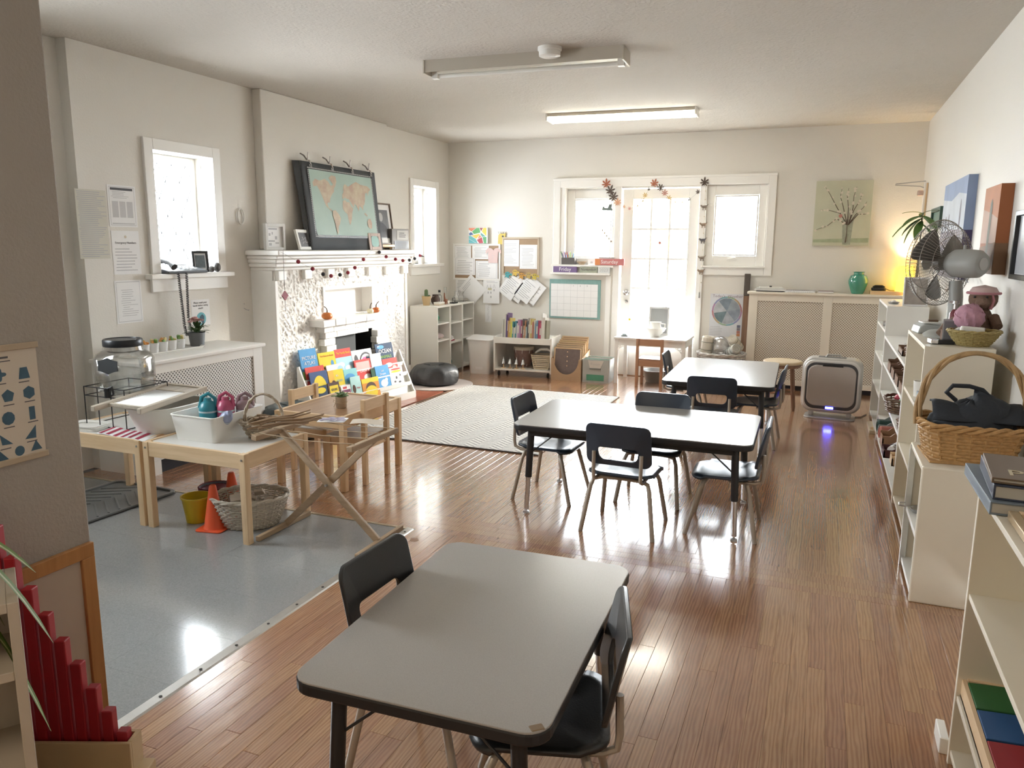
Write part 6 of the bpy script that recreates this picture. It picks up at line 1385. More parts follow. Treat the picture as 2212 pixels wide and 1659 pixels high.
# ================================================================ book trolley, boxes
t = thing('book_trolley', 'low white trolley with books standing in its top tray', 'book trolley', (-3.325, 7.745, 0), R(4))
TW, TD = 0.665, 0.40
for x in (0, TW - .018): MB().box(x, x + .018, 0, TD, 0.05, 0.44).put('side_panel', m_white, t, bev=.002)
MB().box(.018, TW - .018, 0.0, .014, .365, .432).put('front_rail', m_white, t, bev=.002)
MB().box(.018, TW - .018, TD - .014, TD, .365, .432).put('back_rail', m_white, t, bev=.002)
MB().box(.018, TW - .018, .014, TD - .014, .405, .415).put('tray_floor', m_white, t)
MB().box(.018, TW - .018, .005, TD - .005, .065, .083).put('bottom_shelf', m_white, t, bev=.002)
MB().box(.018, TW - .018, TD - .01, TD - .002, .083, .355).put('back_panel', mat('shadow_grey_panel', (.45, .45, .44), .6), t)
for x in (.05, TW - .05):
    for y in (.05, TD - .05): MB().cyl((x - .01, y, .024), (x + .01, y, .024), .024, 14).cyl((x, y, .024), (x, y, .066), .006, 6).put('caster', m_black, t, smooth=True)
rg = random.Random(12)
cols = [(.6, .6, .56), (.45, .46, .42), (.62, .60, .54), (.10, .07, .22), (.16, .09, .2), (.52, .30, .10), (.55, .42, .12), (.62, .58, .12), (.10, .30, .32), (.62, .62, .58), (.08, .26, .30), (.6, .6, .6), (.42, .25, .38), (.36, .20, .33), (.30, .06, .12), (.14, .12, .12), (.5, .32, .2), (.45, .24, .14), (.32, .5, .48), (.12, .14, .17), (.18, .17, .16), (.62, .56, .42), (.48, .38, .14), (.4, .18, .14), (.6, .58, .52), (.14, .24, .34), (.16, .26, .36), (.42, .06, .12), (.48, .1, .16), (.62, .6, .56), (.6, .56, .5), (.22, .2, .14), (.34, .2, .13)]
cname = 'cream,grey,cream,violet,plum,ochre,gold,lemon,teal,white,teal,white,mauve,mauve,wine red,charcoal,tan,brown,pale green,slate,grey-brown,cream,mustard,rust,ivory,blue,blue,crimson,red,white,ivory,olive,brown'.split(',')
def ordn(k):
    n = k + 1
    return '%d%s' % (n, 'th' if 10 < n % 100 < 14 else {1: 'st', 2: 'nd', 3: 'rd'}.get(n % 10, 'th'))
x = .082
b_c, b_s = cos(R(4)), sin(R(4))
for k, c in enumerate(cols):
    w_ = rg.uniform(.011, .019)
    if k in (30, 32): w_ = .028
    h_ = rg.uniform(.17, .235) + (.06 if k in (2, 3, 4, 29, 30) else 0) - (.05 if k in (7, 9, 16, 18) else 0)
    d_ = rg.uniform(.14, .2); y0 = .03 + rg.uniform(0, .01)
    if x + w_ > .60: break
    wx = -3.325 + x * b_c - y0 * b_s; wy = 7.745 + x * b_s + y0 * b_c
    bk_ = thing('trolley_book', '%s picture book, %s from the left in the trolley tray' % (cname[k], ordn(k)), 'book', (wx, wy, .4155), (R(-6), 0, R(4)), 'books in the trolley tray')
    mm = mat('spine_%d' % k, c, .5)
    MB().box(0, w_, 0, d_, 0, h_).put('cover', mm, bk_, bev=.0015)
    MB().box(.002, w_ - .002, .004, d_ + .001, .002, h_ + .0006).put('pages', m_paper, bk_)
    if k % 2 == 0: MB().box(.002, w_ - .002, -.0006, 0, h_ * .3, h_ * .7).put('spine_label', mat('spine_pale', (.6, .58, .52), .6), bk_)
    x += w_ + .0012
# on the trolley's bottom shelf: bells, drum, slatted basket
def tl(px_, py_, z): return (-3.325 + px_ * b_c - py_ * b_s, 7.745 + px_ * b_s + py_ * b_c, z)
for k in range(4):
    t = thing('hand_bell', 'small silver bell on a wooden post in the trolley, %s from left' % ('first', 'second', 'third', 'last')[k], 'bell', tl(.10 + .075 * k, .06, .0835), 0, 'bells in the trolley')
    MB().cyl((0, 0, 0), (0, 0, .055), .006, 8).put('post', m_pine_z, t)
    MB().box(-.02, .02, -.02, .02, 0, .008).put('foot', m_pine, t)
    MB().lathe([(.026, .05), (.022, .058), (.014, .085), (.010, .10), (.001, .105)], 18).put('bell', m_chrome, t, smooth=True); MB().cyl((0, 0, .1), (0, 0, .125), .003, 6).put('knob', m_chrome, t)
t = thing('drum', 'small tom-tom drum with pale skin at the back of the trolley', 'drum', tl(.27, .27, .0835))
MB().lathe([(.07, 0), (.105, .09), (.11, .16), (.11, .2)], 24).put('shell', mat('drum_shell', (.26, .16, .14), .5, var=.4, vs_=20), t, smooth=True)
MB().lathe([(.115, .19), (.117, .215), (.11, .225), (.001, .225)], 24).put('skin', mat('drum_skin', (.6, .55, .45), .6), t, smooth=True)
for k in range(8):
    a = k * pi / 4; MB().cyl((.075 * cos(a), .075 * sin(a), .01), (.117 * cos(a + .2), .117 * sin(a + .2), .2), .003, 5).put('cord', m_paper, t)
t = thing('slatted_basket', 'cream slatted basket of instruments in the trolley', 'basket', tl(.525, .14, .0835), R(4))
for j in range(8):
    z = .01 + j * .02; q = 1 + .35 * j / 8
    MB().ringpanel(rrect(.175 * q, .13 * q, .02, 2), rrect(.167 * q, .122 * q, .018, 2), .012, lambda x, zz, d: (x, zz, z + d)).put('slat', mat('cream_slat', (.62, .54, .40), .6), t)
MB().box(-.08, .08, -.058, .058, 0, .008).put('base', mat('cream_slat', (.62, .54, .40), .6), t)
for sx in (-1, 1):
    for sy in (-1, 1): MB().beam((sx * .08, sy * .058, .005), (sx * .108, sy * .08, .168), .01, .006).put('corner_post', mat('cream_slat', (.62, .54, .4), .6), t)
o = MB().tube([(-.09, 0, 0), (-.03, .005, .04), (.05, 0, .045), (.10, 0, .02)], [.008, .015, .015, .008], 8).put('tambourine', m_white, None, tl(.53, .14, .26), smooth=True); tag(o, 'white curved tambourine resting in the slatted basket', 'tambourine')
# lidded bin
t = thing('plastic_bin', 'translucent white plastic bin with crooked lid in the corner', 'bin', (-3.53, 7.90, 0), R(6))
tub(MB(), 0.225, 0.225, 0.275, 0.275, 0.385, .004, .03, 4).put('bin', m_clearplastic, t, smooth=True)
MB().prism(rrect(.30, .30, .04, 4), 0, .012).put('lid', m_clearplastic, t, (0, 0, .388), (R(4), R(2), 0), bev=.004)
MB().box(-.04, .04, -.1195, -.116, .05, .08).put('label', m_paper, t)
# cardboard puzzle box
m_kraft = mat('cardboard', (.47, .33, .21), .85, var=.1)
t = thing('cardboard_box', 'open cardboard box with curved front holding wooden puzzle boards', 'box', (-2.488, 7.765, 0))
fpts = [(-.167, 0), (.167, 0), (.167, .235), (.14, .235)] + [(.14 * cos(R(-a)), .235 + .17 * sin(R(-a))) for a in range(0, 181, 15)][1:-1] + [(-.14, .235), (-.167, .235)]
MB().prism(fpts, -.003, .003, 0, Matrix.Rotation(R(90), 4, 'X')).put('front', m_kraft, t)
for s in (-1, 1): MB().add([(s * .167, 0, 0), (s * .167, .33, 0), (s * .167, .33, .31), (s * .167, 0, .235), (s * .163, 0, 0), (s * .163, .33, 0), (s * .163, .33, .31), (s * .163, 0, .235)], [(0, 1, 2, 3), (7, 6, 5, 4), (0, 4, 5, 1), (1, 5, 6, 2), (2, 6, 7, 3), (3, 7, 4, 0)]).put('side', m_kraft, t)
MB().box(-.167, .167, .327, .333, 0, .31).box(-.163, .163, 0, .33, 0, .004).put('back_and_base', m_kraft, t)
pcs = [(.17, .13, .12), (.40, .30, .22), (.30, .22, .17), (.36, .24, .14), (.50, .37, .18), (.44, .26, .18), (.42, .25, .17)]
for k in range(7):
    pz = thing('puzzle_board', 'wooden puzzle board in the cardboard box, %s from the front' % ('first', 'second', 'third', 'fourth', 'fifth', 'sixth', 'rearmost')[k], 'puzzle', (-2.488 + .004 * (k % 2), 7.785 + k * .042, .006), (R(-7), 0, 0), 'puzzle boards in the box')
    h_ = .345 + .016 * k
    MB().box(-.15, .15, 0, .006, 0, h_).put('tray', mat('puzzle_%d' % k, pcs[k], .6, var=.25, vs_=30), pz, bev=.001)
    MB().box(-.152, .152, -.004, 0, h_ - .014, h_).box(.14, .152, -.004, 0, 0, h_).box(-.152, -.14, -.004, 0, 0, h_).put('rim', m_pine, pz)
    if k == 0:
        for j in range(4): MB().lathe([(.003, 0), (.003, .008), (.007, .012), (.001, .014)], 8, mt=Matrix.Translation((.0, 0, .15 + j * .05)) @ Matrix.Rotation(R(90), 4, 'X')).put('knob', m_pine, pz)
# grey file box
t = thing('file_box', 'grey magazine file box with a green label on the floor', 'file box', (-2.165, 7.77, 0))
m_gb = mat('grey_board', (.40, .42, .41), .7, var=.05)
tub(MB(), .285, .30, .287, .302, .245, .004, .004, 1).put('box', m_gb, t, (0, .15, 0))
MB().box(-.095, .095, -.004, -.001, .022, .085).put('green_label', mat('green_label', (.09, .30, .20), .6), t)
MB().prism([(-.08, .235), (.09, .235), (.055, .155), (-.06, .155)], 0, .003, 0, Matrix.Translation((0, -.001, 0)) @ Matrix.Rotation(R(90), 4, 'X')).put('name_tab', mat('tab_paper', (.62, .60, .56), .7), t)
text('Room', .042, (0, -.0045, .198), m_grey_ink, t, rot=(R(90), 0, 0))
MB().box(-.062, .06, -.008, -.001, .14, .155).put('slot_lip', mat('slot_dark', (.2, .21, .21), .7), t)
for k in range(5): MB().box(-.135, .135, .05 + k * .045, .052 + k * .045, .006, .25 + .004 * (k % 2)).put('folder', mat('folder_%d' % (k % 3), [(.36, .5, .42), (.5, .52, .5), (.52, .28, .26)][k % 3], .8), t)

# ================================================================ white desk, child's chair and things by the door
m_whitewood = wood('white_painted_wood', (.80, .80, .78), (.74, .74, .72), 'X', .4)
pt = thing('childs_desk', 'low white table in front of the garden door', 'table', (-1.615, 8.06, 0))
DW, DD, DH = .735, .46, .49
for sx in (-1, 1):
    for sy in (-1, 1): MB().box(-.018, .018, -.018, .018, 0, DH - .02).put('leg', m_whitewood, pt, (sx * (DW / 2 - .02), sy * (DD / 2 - .02), 0), bev=.002)
for sy in (-1, 1): MB().box(-DW / 2 + .04, DW / 2 - .04, -.008, .008, DH - .085, DH - .02).put('rail', m_whitewood, pt, (0, sy * (DD / 2 - .012), 0))
for sx in (-1, 1): MB().box(-.008, .008, -DD / 2 + .04, DD / 2 - .04, DH - .085, DH - .02).put('rail', m_whitewood, pt, (sx * (DW / 2 - .012), 0, 0))
MB().box(-DW / 2 - .01, DW / 2 + .01, -DD / 2 - .01, DD / 2 + .01, DH - .02, DH).put('tabletop', m_whitewood, pt, bev=.004)
for sx in (-1, 1):
    for k in range(3): MB().tube([(sx * (DW / 2 - .04 - .03 * k), -DD / 2 + .0, DH - .085), (sx * (DW / 2 - .055 - .02 * k), -DD / 2 + .0, DH - .115 + .01 * k), (sx * (DW / 2 - .04), -DD / 2 + .0, DH - .14 + .02 * k)], .004, 5).put('fretwork', m_whitewood, pt)
pinkw = (wood('reddish_wood', (.44, .25, .15), (.33, .17, .10), 'X'), wood('reddish_wood_y', (.44, .25, .15), (.33, .17, .10), 'Y'), wood('reddish_wood_z', (.44, .25, .15), (.33, .17, .10), 'Z'))
pine_chair('reddish low wooden chair drawn up to the white table by the door', -1.588, 7.855, 0, .50, pinkw, pinkw[0])
t = thing('wash_basin', 'white wash basin on the white table', 'basin', (-1.60, 8.02, DH)); MB().lathe([(.045, 0), (.05, .015), (.1, .065), (.112, .09), (.115, .094), (.108, .092), (.095, .066), (.045, .02), (.001, .018)], 28).put('bowl', m_white, t, smooth=True); MB().lathe([(.05, 0), (.05, .004)], 20).put('foot_ring', m_white, t)
t = thing('jug', 'white enamel jug standing in the wash basin', 'jug', (-1.60, 8.03, DH + .021)); MB().lathe([(.045, 0), (.06, .04), (.062, .08), (.052, .11), (.062, .135), (.056, .135), (.046, .11), (.055, .08), (.04, .01), (.001, .01)], 22).put('body', m_white, t, smooth=True); MB().tube([(.055, 0, .12), (.10, 0, .115), (.10, 0, .06), (.06, 0, .05)], .007, 8).put('handle', m_white, t, smooth=True)
f = framed('table_mirror', 'grey-backed mirror standing behind the jug on the white table', 'mirror', 'S', (-1.60, 8.20, DH), .215, .30, mat('pale_frame', (.62, .62, .60), .5), .014, lean=R(6)); MB().quad(-.09, .09, .02, .28, .0085).put('mirror_glass', mat('grey_mirror', (.35, .36, .36), .3), f)
t = thing('bud_vase', 'tiny glass vase with a yellow flower at left of the white table', 'vase', (-1.86, 8.10, DH)); MB().lathe([(.018, 0), (.022, .03), (.01, .055), (.012, .06)], 14).put('vase', m_jar, t, smooth=True); MB().tube([(0, 0, .02), (-.012, 0, .10), (-.03, 0, .16)], .002, 5).put('stem', m_leaf, t); MB().ball((-.032, 0, .165), .014, 8).put('flower', cy_, t, smooth=True)
t = thing('soap_dish', 'small dark dish at the left edge of the white table', 'dish', (-1.90, 7.93, DH)); MB().box(-.035, .035, -.025, .025, 0, .014).put('dish', mat('slate_dish', (.2, .22, .22), .5), t, bev=.004); MB().box(-.025, .025, -.016, .016, .014, .03).put('soap', mat('soap', (.45, .5, .5), .4), t, bev=.006)
t = thing('glass_swan', 'small clear glass bird at right of the white table', 'figurine', (-1.42, 8.0, DH)); MB().ball((0, 0, .024), .024, 12, sx=1.3).put('body', m_jar, t, smooth=True); MB().tube([(.02, 0, .03), (.035, 0, .055), (.02, 0, .08), (.03, 0, .085)], .006, 8).put('neck', m_jar, t, smooth=True)
t = thing('tin_tub', 'round galvanised tub on the floor under the white table', 'tub', (-1.60, 8.10, 0)); MB().lathe([(.09, 0), (.135, .12), (.142, .125), (.135, .128), (.128, .12), (.085, .006), (.001, .006)], 28).put('tub', mat('galvanised', (.4, .42, .43), .4, .7), t, smooth=True); MB().tube([(.14 * cos(a), .14 * sin(a), .125) for a in [2 * pi * i / 32 for i in range(32)]], .006, 6, closed=True).put('rim', m_steel, t, smooth=True)

# weather poster, tall post, hamper with towels
o = thing('weather_poster', "Today's Weather wheel poster right of the garden door", 'poster', (-.918, YW, .715), wrot('S'))
MB().box(-.175, .175, -.225, .225, 0, .002).put('sheet', mat('poster_white', (.66, .67, .70), .6), o)
text("Today's  Weather", .042, (0, .20, .0026), mat('poster_head', (.28, .22, .27), .7), o)
ring = [(.42, .2, .22), (.45, .33, .2), (.3, .4, .28), (.2, .38, .42), (.26, .28, .45), (.4, .24, .38)]
for k in range(12):
    a0, a1 = R(k * 30), R(k * 30 + 30)
    MB().poly([(.155 * cos(a), .045 + .155 * sin(a)) for a in (a0, (a0 + a1) / 2, a1)] + [(.138 * cos(a), .045 + .138 * sin(a)) for a in (a1, (a0 + a1) / 2, a0)], .0028).put('ring_segment', mat('ring_%d' % (k % 6), ring[k % 6], .7), o)
sec = [(.28, .32, .36), (.20, .25, .30), (.42, .44, .47), (.16, .22, .24), (.36, .38, .42), (.24, .28, .33)]
for k in range(6):
    a0 = R(k * 60 + 10)
    MB().poly([(0, .045)] + [(.135 * cos(a0 + R(60) * i / 5), .045 + .135 * sin(a0 + R(60) * i / 5)) for i in range(6)], .003).put('wheel_sector', mat('sector_%d' % k, sec[k], .7, var=.5, vs_=14), o)
bars(pr := MB(), .15, .1, 6, .0, .95, 0, 1, .3, .0028, ragged=.3); pr.put('printed_lines', m_grey_ink, o, (-.095, -.165, 0))
for k, c in enumerate(((.55, .25, .12), (.45, .2, .16), (.22, .2, .22), (.16, .17, .24))): MB().quad(.11, .145, -.215 + k * .03 + 0, -.187 + k * .03, .0028).put('scale_block', mat('scale_%d' % k, c, .7), o)
t = thing('wooden_post', 'tall brown wooden measuring stick leaning beside the radiator cover', 'stick', (-.725, YB - .05, 0))
MB().box(-.028, .028, -.018, .018, 0, .93).put('shaft', wood('post_brown', (.24, .14, .09), (.15, .085, .055), 'Z'), t, bev=.003); MB().box(-.029, .029, -.019, .019, .93, 1.155).put('dark_tip', mat('dark_stain', (.09, .075, .065), .6), t, bev=.004)
t = thing('round_hamper', 'round pale hamper stuffed with towels behind the furthest table', 'hamper', (-.905, 7.94, 0))
woven(t, (.17, .235, .37), 1, .9, wicker('ash_wicker', (.55, .53, .5)), 16, 24, .007, .014)
m_tow = [mat('towel_cream', (.62, .58, .50), .95, bmp=.3, bs=90), mat('towel_stripe', (.5, .5, .46), .95), mat('clear_bag', (.6, .6, .6), .3)]
def roll(label, x, y, z, r, L, rot, m):
    t = thing('rolled_towel', label, 'towel', (x, y, z), rot, 'towels in the hamper')
    MB().cyl((0, 0, -L / 2), (0, 0, L / 2), r, 18).put('roll', m, t, smooth=True, bev=.008)
    for k in (-.3, .0, .3): MB().tube([(1.02 * r * cos(a), 1.02 * r * sin(a), k * L) for a in [2 * pi * i / 18 for i in range(18)]], .004, 5, closed=True).put('stripe', mat('olive_stripe', (.25, .25, .2), .95), t)
    MB().tube([((r * (1 - i / 40)) * cos(i * .5), (r * (1 - i / 40)) * sin(i * .5), L / 2 + .002) for i in range(36)], .004, 4).put('rolled_edge', m, t)
roll('upright cream striped towel at left of the hamper', -1.05, 7.93, .40, .058, .26, (0, R(5), 0), m_tow[0])
roll('rolled grey striped towel at right of the hamper', -.79, 7.90, .40, .05, .24, (R(70), R(10), R(20)), m_tow[1])
roll('cream towel roll on top at right of the hamper', -.77, 7.97, .47, .045, .2, (R(50), R(-30), 0), m_tow[0])
lump('crumpled clear plastic bag in the middle of the hamper', 'bag', (-.92, 7.97, .32), .09, (.5, .5, .5), (1, 1, 1.2), 'plastic_bag', 5.5, glassy('bag_film', (.85, .85, .86), .25, .25))
# stool
t = thing('round_stool', 'round-topped wooden stool beside the air purifier', 'stool', (-.285, 7.22, 0))
m_stool = wood('stool_wood', (.30, .17, .11), (.20, .11, .07), 'Z')
MB().lathe([(.15, .40), (.165, .405), (.168, .42), (.16, .43), (.001, .43)], 32).put('seat', mat('cane_seat', (.52, .42, .28), .6, var=.2, vs_=60), t, smooth=True)
MB().lathe([(.155, .375), (.16, .40), (.14, .40)], 32).put('seat_ring', m_stool, t, smooth=True)
for k in range(4):
    a = R(45 + 90 * k); MB().cyl((.165 * cos(a), .165 * sin(a), 0), (.115 * cos(a), .115 * sin(a), .40), .0145, 10, r1=.017).put('leg', m_stool, t, smooth=True)
for k in range(4):
    a, b = R(45 + 90 * k), R(135 + 90 * k); MB().cyl((.15 * cos(a), .15 * sin(a), .15), (.15 * cos(b), .15 * sin(b), .15), .008, 8).put('stretcher', m_stool, t)
# air purifier
t = thing('air_purifier', 'large silver air purifier with a blue light, standing on the floor', 'air purifier', (.13, 6.97, 0), R(-4))
m_sil = mat('silver_plastic', (.52, .51, .49), .35, .25, var=.03)
def octo(w, h, c, cz): return rrect(w, h, c * 1.25, 6, 0, cz)
def octo_(w, h, c, cz): return [(-w / 2 + c, cz - h / 2), (w / 2 - c, cz - h / 2), (w / 2, cz - h / 2 + c), (w / 2, cz + h / 2 - c), (w / 2 - c, cz + h / 2), (-w / 2 + c, cz + h / 2), (-w / 2, cz + h / 2 - c), (-w / 2, cz - h / 2 + c)]
Mv = Matrix(((1, 0, 0, 0), (0, 0, 1, 0), (0, 1, 0, 0), (0, 0, 0, 1)))
MB().prism(octo(.47, .46, .07, .285), -.10, .10, 0, Mv).put('body', m_sil, t, bev=.03, seg=4)
MB().prism(octo(.435, .425, .06, .285), -.112, -.09, 0, Mv).put('front_frame', mat('pale_silver', (.66, .65, .63), .35, .1), t, bev=.012)
MB().prism(octo(.405, .395, .06, .283), -.114, -.10, 0, Mv).put('dark_gap', mat('dark_gap', (.06, .06, .065), .5), t, bev=.006)
MB().prism(octo(.375, .345, .055, .285), -.122, -.105, 0, Mv).put('front_panel', mat('taupe_silver', (.47, .435, .41), .4, .2), t, bev=.01)
MB().box(-.075, .085, -.123, -.11, .448, .468).put('control_strip', m_black, t, bev=.004)
MB().box(-.12, .10, -.05, .05, .508, .516).put('top_grille', mat('grille_dark', (.12, .12, .12), .5), t, bev=.003)
MB().tube([(-.06, 0, .515), (-.05, 0, .535), (.05, 0, .535), (.06, 0, .515)], .008, 8).put('carry_handle', m_sil, t)
MB().box(-.03, .03, -.1165, -.112, .092, .108).put('indicator', mat('blue_led', (.02, .03, .2), .3, emit=(.05, .06, 1, 14)), t)
MB().prism(rrect(.40, .24, .06, 5), 0, .012).put('base', m_sil, t, bev=.003)
for s in (-1, 1): MB().box(-.02, .02, -.06, .06, .01, .075).put('foot', m_sil, t, (s * .15, 0, 0), bev=.01)
MB().box(-.15, -.085, -.1226, -.121, .163, .167).put('maker_mark', m_grey_ink, t)
tag(MB().tube([(.33, 7.03, .006), (.38, 7.05, .006), (.43, 7.2, .006)], .004, 6).put('power_cord', m_black), 'short black power cord behind the air purifier', 'cord')
# painting of blossom
t = thing('blossom_painting', 'pale green canvas of blossom twigs in a glass vase', 'painting', (.125, YW, 1.445), wrot('S'))
m_cv, nt, p = base('sage_canvas'); co = objco(nt); nt.links.new(mixc(nt, noise(nt, 6, 4, co), (.46, .47, .34), (.60, .60, .47)), p.inputs['Base Color']); p.inputs['Roughness'].default_value = .7
MB().box(-.255, .255, 0, .62, 0, .035).put('canvas', m_cv, t)
MB().poly([(-.25, .03), (.25, .03), (.25, .075), (-.25, .06)], .0356).put('table_wash', mat('green_wash', (.36, .40, .26), .7, var=.3, vs_=20), t)
MB().poly([(.02, .01), (.09, .01), (.105, .25), (.005, .25)], .0358).put('vase_wash', mat('vase_wash', (.33, .35, .27), .6, var=.4, vs_=30), t)
rg = random.Random(15); tw = MB(); bl = MB()
br = [((.05, .2), (-.05, .36), (-.13, .5), (-.17, .56)), ((.05, .2), (-.02, .31), (-.12, .34), (-.2, .345)), ((.05, .2), (-.05, .26), (-.13, .19), (-.23, .155)), ((.05, .2), (.05, .36), (.03, .48), (.04, .55)), ((.06, .2), (.09, .36), (.09, .47), (.11, .56)), ((.06, .2), (.12, .30), (.18, .36), (.21, .42)), ((.05, .2), (.0, .38), (-.03, .47), (-.02, .55)), ((.06, .2), (.14, .3), (.2, .3), (.23, .31)), ((.045, .03), (.05, .1), (.05, .2), (.07, .35)), ((.06, .2), (.1, .34), (.15, .44), (.16, .5))]
for i, b in enumerate(br):
    tw.tube([(x, y, .0368 + .0002 * i) for x, y in b], [.004, .003, .002, .001], 4)
    for k in range(9):
        s = rg.random(); j = min(2, int(s * 3)); f_ = s * 3 - j; x = b[j][0] + (b[j + 1][0] - b[j][0]) * f_ + rg.uniform(-.012, .012); y = b[j][1] + (b[j + 1][1] - b[j][1]) * f_ + rg.uniform(-.012, .012)
        if y > .3 or i == 2: bl.poly(circ(rg.uniform(.006, .014), 6, x, y, rg.random()), .041 + .0002 * k + .00003 * i)
tw.put('painted_twigs', mat('twig_paint', (.12, .075, .055), .7), t); bl.put('painted_blossom', mat('blossom_paint', (.66, .60, .50), .7), t)
MB().poly(circ(.018, 8, -.015, .285), .043).put('painted_rosebud', mat('rosebud', (.5, .22, .18), .7), t)
# on the cream radiator cover
RZ = .9855
t = thing('green_vase', 'glossy round sea-green vase on the cream radiator cover', 'vase', (.315, 8.24, RZ)); MB().lathe([(.05, 0), (.058, .01), (.088, .10), (.09, .13), (.072, .175), (.046, .188), (.046, .205), (.058, .212), (.05, .21), (.04, .2), (.04, .185)], 36).put('vase', mat('sea_green_glaze', (.05, .27, .19), .12, spec=.8, coat=.5), t, smooth=True); MB().lathe([(.052, 0), (.052, .004)], 24).put('foot', mat('sea_green_glaze', (.05, .27, .19), .12), t)
t = thing('paper_pile', 'pile of papers and folders on the left of the cream radiator cover', 'papers', (-.49, 8.24, RZ))
for k, (w_, d_, c) in enumerate(((.25, .17, (.05, .05, .055)), (.3, .18, (.7, .7, .68)), (.27, .16, (.6, .6, .6)), (.22, .15, (.72, .72, .7)))): MB().box(-w_ / 2, w_ / 2, -d_ / 2, d_ / 2, .011 * k, .011 * k + .0105).put('folder', mat('pile_%d' % k, c, .7), t, rot=(0, 0, R(4 * k - 5)))
MB().cyl((0, 0, .044), (0, 0, .056), .012, 10).put('stapler_knob', m_black, t)
t = thing('spiral_notebook', 'flat spiral notebook beside the papers on the radiator cover', 'notebook', (-.21, 8.23, RZ), R(3)); MB().box(-.14, .14, -.075, .075, 0, .016).put('pages', m_paper, t); MB().box(-.142, .142, -.077, .077, .016, .02).put('cover', mat('grey_cover', (.33, .32, .33), .6), t)
for k in range(14): MB().tube([(-.13 + .02 * k, -.078 + .006 * cos(a), .01 + .011 * sin(a)) for a in [2 * pi * i / 8 for i in range(8)]], .0012, 4, closed=True).put('coil', m_steel, t)
t = thing('small_book', 'thin purple-brown book lying by the spiral notebook', 'book', (.03, 8.235, RZ), R(-2)); MB().box(-.07, .07, -.06, .06, 0, .018).put('cover', mat('mauve_cover', (.25, .18, .2), .6), t, bev=.002); MB().box(-.068, .071, -.061, .058, .003, .015).put('pages', m_paper, t)
t = thing('wooden_box', 'long flat pine box under the black gadget on the radiator cover', 'box', (.575, 8.25, RZ)); MB().box(-.15, .15, -.07, .07, 0, .03).put('box', m_pine, t, bev=.003); MB().box(-.151, .151, -.071, .071, .024, .034).put('lid', m_pine, t, bev=.002)
t = thing('desk_gadget', 'black shiny telephone adaptor on the flat pine box', 'gadget', (.50, 8.25, RZ + .0345)); MB().prism(rrect(.13, .09, .03, 4), 0, .03).put('case', m_black, t, bev=.01, seg=3); MB().tube([(-.05, 0, .03), (-.03, 0, .042), (.03, 0, .042), (.05, 0, .03)], .012, 8).put('cradle', m_black, t, smooth=True); MB().tube([(.06, .0, .02), (.1, -.02, .004), (.14, .0, .003), (.17, .02, .002)], .003, 5).put('lead', m_black, t)
t = thing('table_lamp', 'glowing yellow table lamp in the back right corner', 'lamp', (.72, 8.245, RZ))
MB().lathe([(.05, 0), (.05, .01), (.012, .02), (.012, .06)], 20).put('base', m_steel, t, smooth=True)
MB().lathe([(.078, .035), (.058, .275)], 28, caps=False).put('shade', mat('amber_shade', (.9, .62, .08), .6, emit=(1.0, .60, .04, 1.1)), t, smooth=True, solid=.002)
MB().ball((0, 0, .14), .03, 12).put('bulb', mat('warm_bulb', (1, .9, .7), .4, emit=(1, .7, .35, 8)), t, smooth=True)
pl = bpy.data.lights.new('lamp_bulb', 'POINT'); pl.energy = 8; pl.color = (1, .80, .50); pl.shadow_soft_size = .03
po = bpy.data.objects.new('lamp_bulb_light', pl); COL.objects.link(po); po.parent = t; po.location = (0, 0, .17)
t = thing('swing_arm', 'folded metal swing arm bracket high in the back right corner', 'bracket', (.80, 8.0, 1.9))
MB().box(-.02, .006, -.02, .02, -.22, .11).put('wall_plate', m_trim, t, bev=.003); MB().box(-.004, .008, -.05, -.02, -.2, .1).put('wood_strip', m_pine_z, t)
MB().tube([(-.01, 0, .12), (-.25, 0, .10), (-.255, 0, .09), (-.05, 0, .075), (-.015, 0, .06)], .005, 6).put('arm', m_steel, t); MB().box(-.07, -.02, -.02, .02, -.01, .04).put('counterweight', mat('pinkish_plastic', (.6, .45, .38), .4), t, bev=.01)
# ================================================================ shelf units along the right wall
# units open towards -x: local x -> -y, local -y -> -x  (rotation -90)
def runit(label, y0, y1, x0, x1, H_, shelves, m, back=True):
    return cubby('bookcase', label, 'bookcase', (x1, y1, 0), y1 - y0, x1 - x0, H_, shelves, m, R(-90), 0.018, back)
runit('tall white bookcase furthest back, below the leafy plant', 6.28, 7.20, .45, .727, 1.005, (.03, .30, .55, .80), m_white)
runit('low white bookcase with trays and baskets on every shelf', 4.71, 6.26, .45, .727, .79, (.03, .18, .37, .578), m_white)
runit('cream bookcase carrying the desk fan', 3.92, 4.695, .45, .731, .985, (.03, .34, .66), m_cream)
# near cupboard with rounded front
t = thing('cupboard', 'cream open-fronted cupboard with rounded edges under the big basket', 'cupboard', (.417, 3.335, 0))
for y in (0, .413): MB().box(0, .385, y, y + .022, 0, .572).put('side_panel', m_cream, t, bev=.006)
MB().box(0, .385, .022, .413, .55, .572).put('top', m_cream, t, bev=.004)
MB().box(.003, .385, .022, .413, .26, .28).put('shelf', m_white, t, bev=.002); MB().box(.003, .385, .022, .413, .02, .04).put('shelf', m_white, t, bev=.002)
MB().box(.377, .385, .022, .413, .04, .55).put('back_panel', m_white, t)
MB().box(-.004, .02, .40, .418, 0, .565).put('front_edge', m_alu, t)
MB().tube([(-.002, .39, .3), (-.03, .385, .298), (-.03, .36, .295), (-.004, .352, .295)], .004, 6).put('catch', m_steel, t)
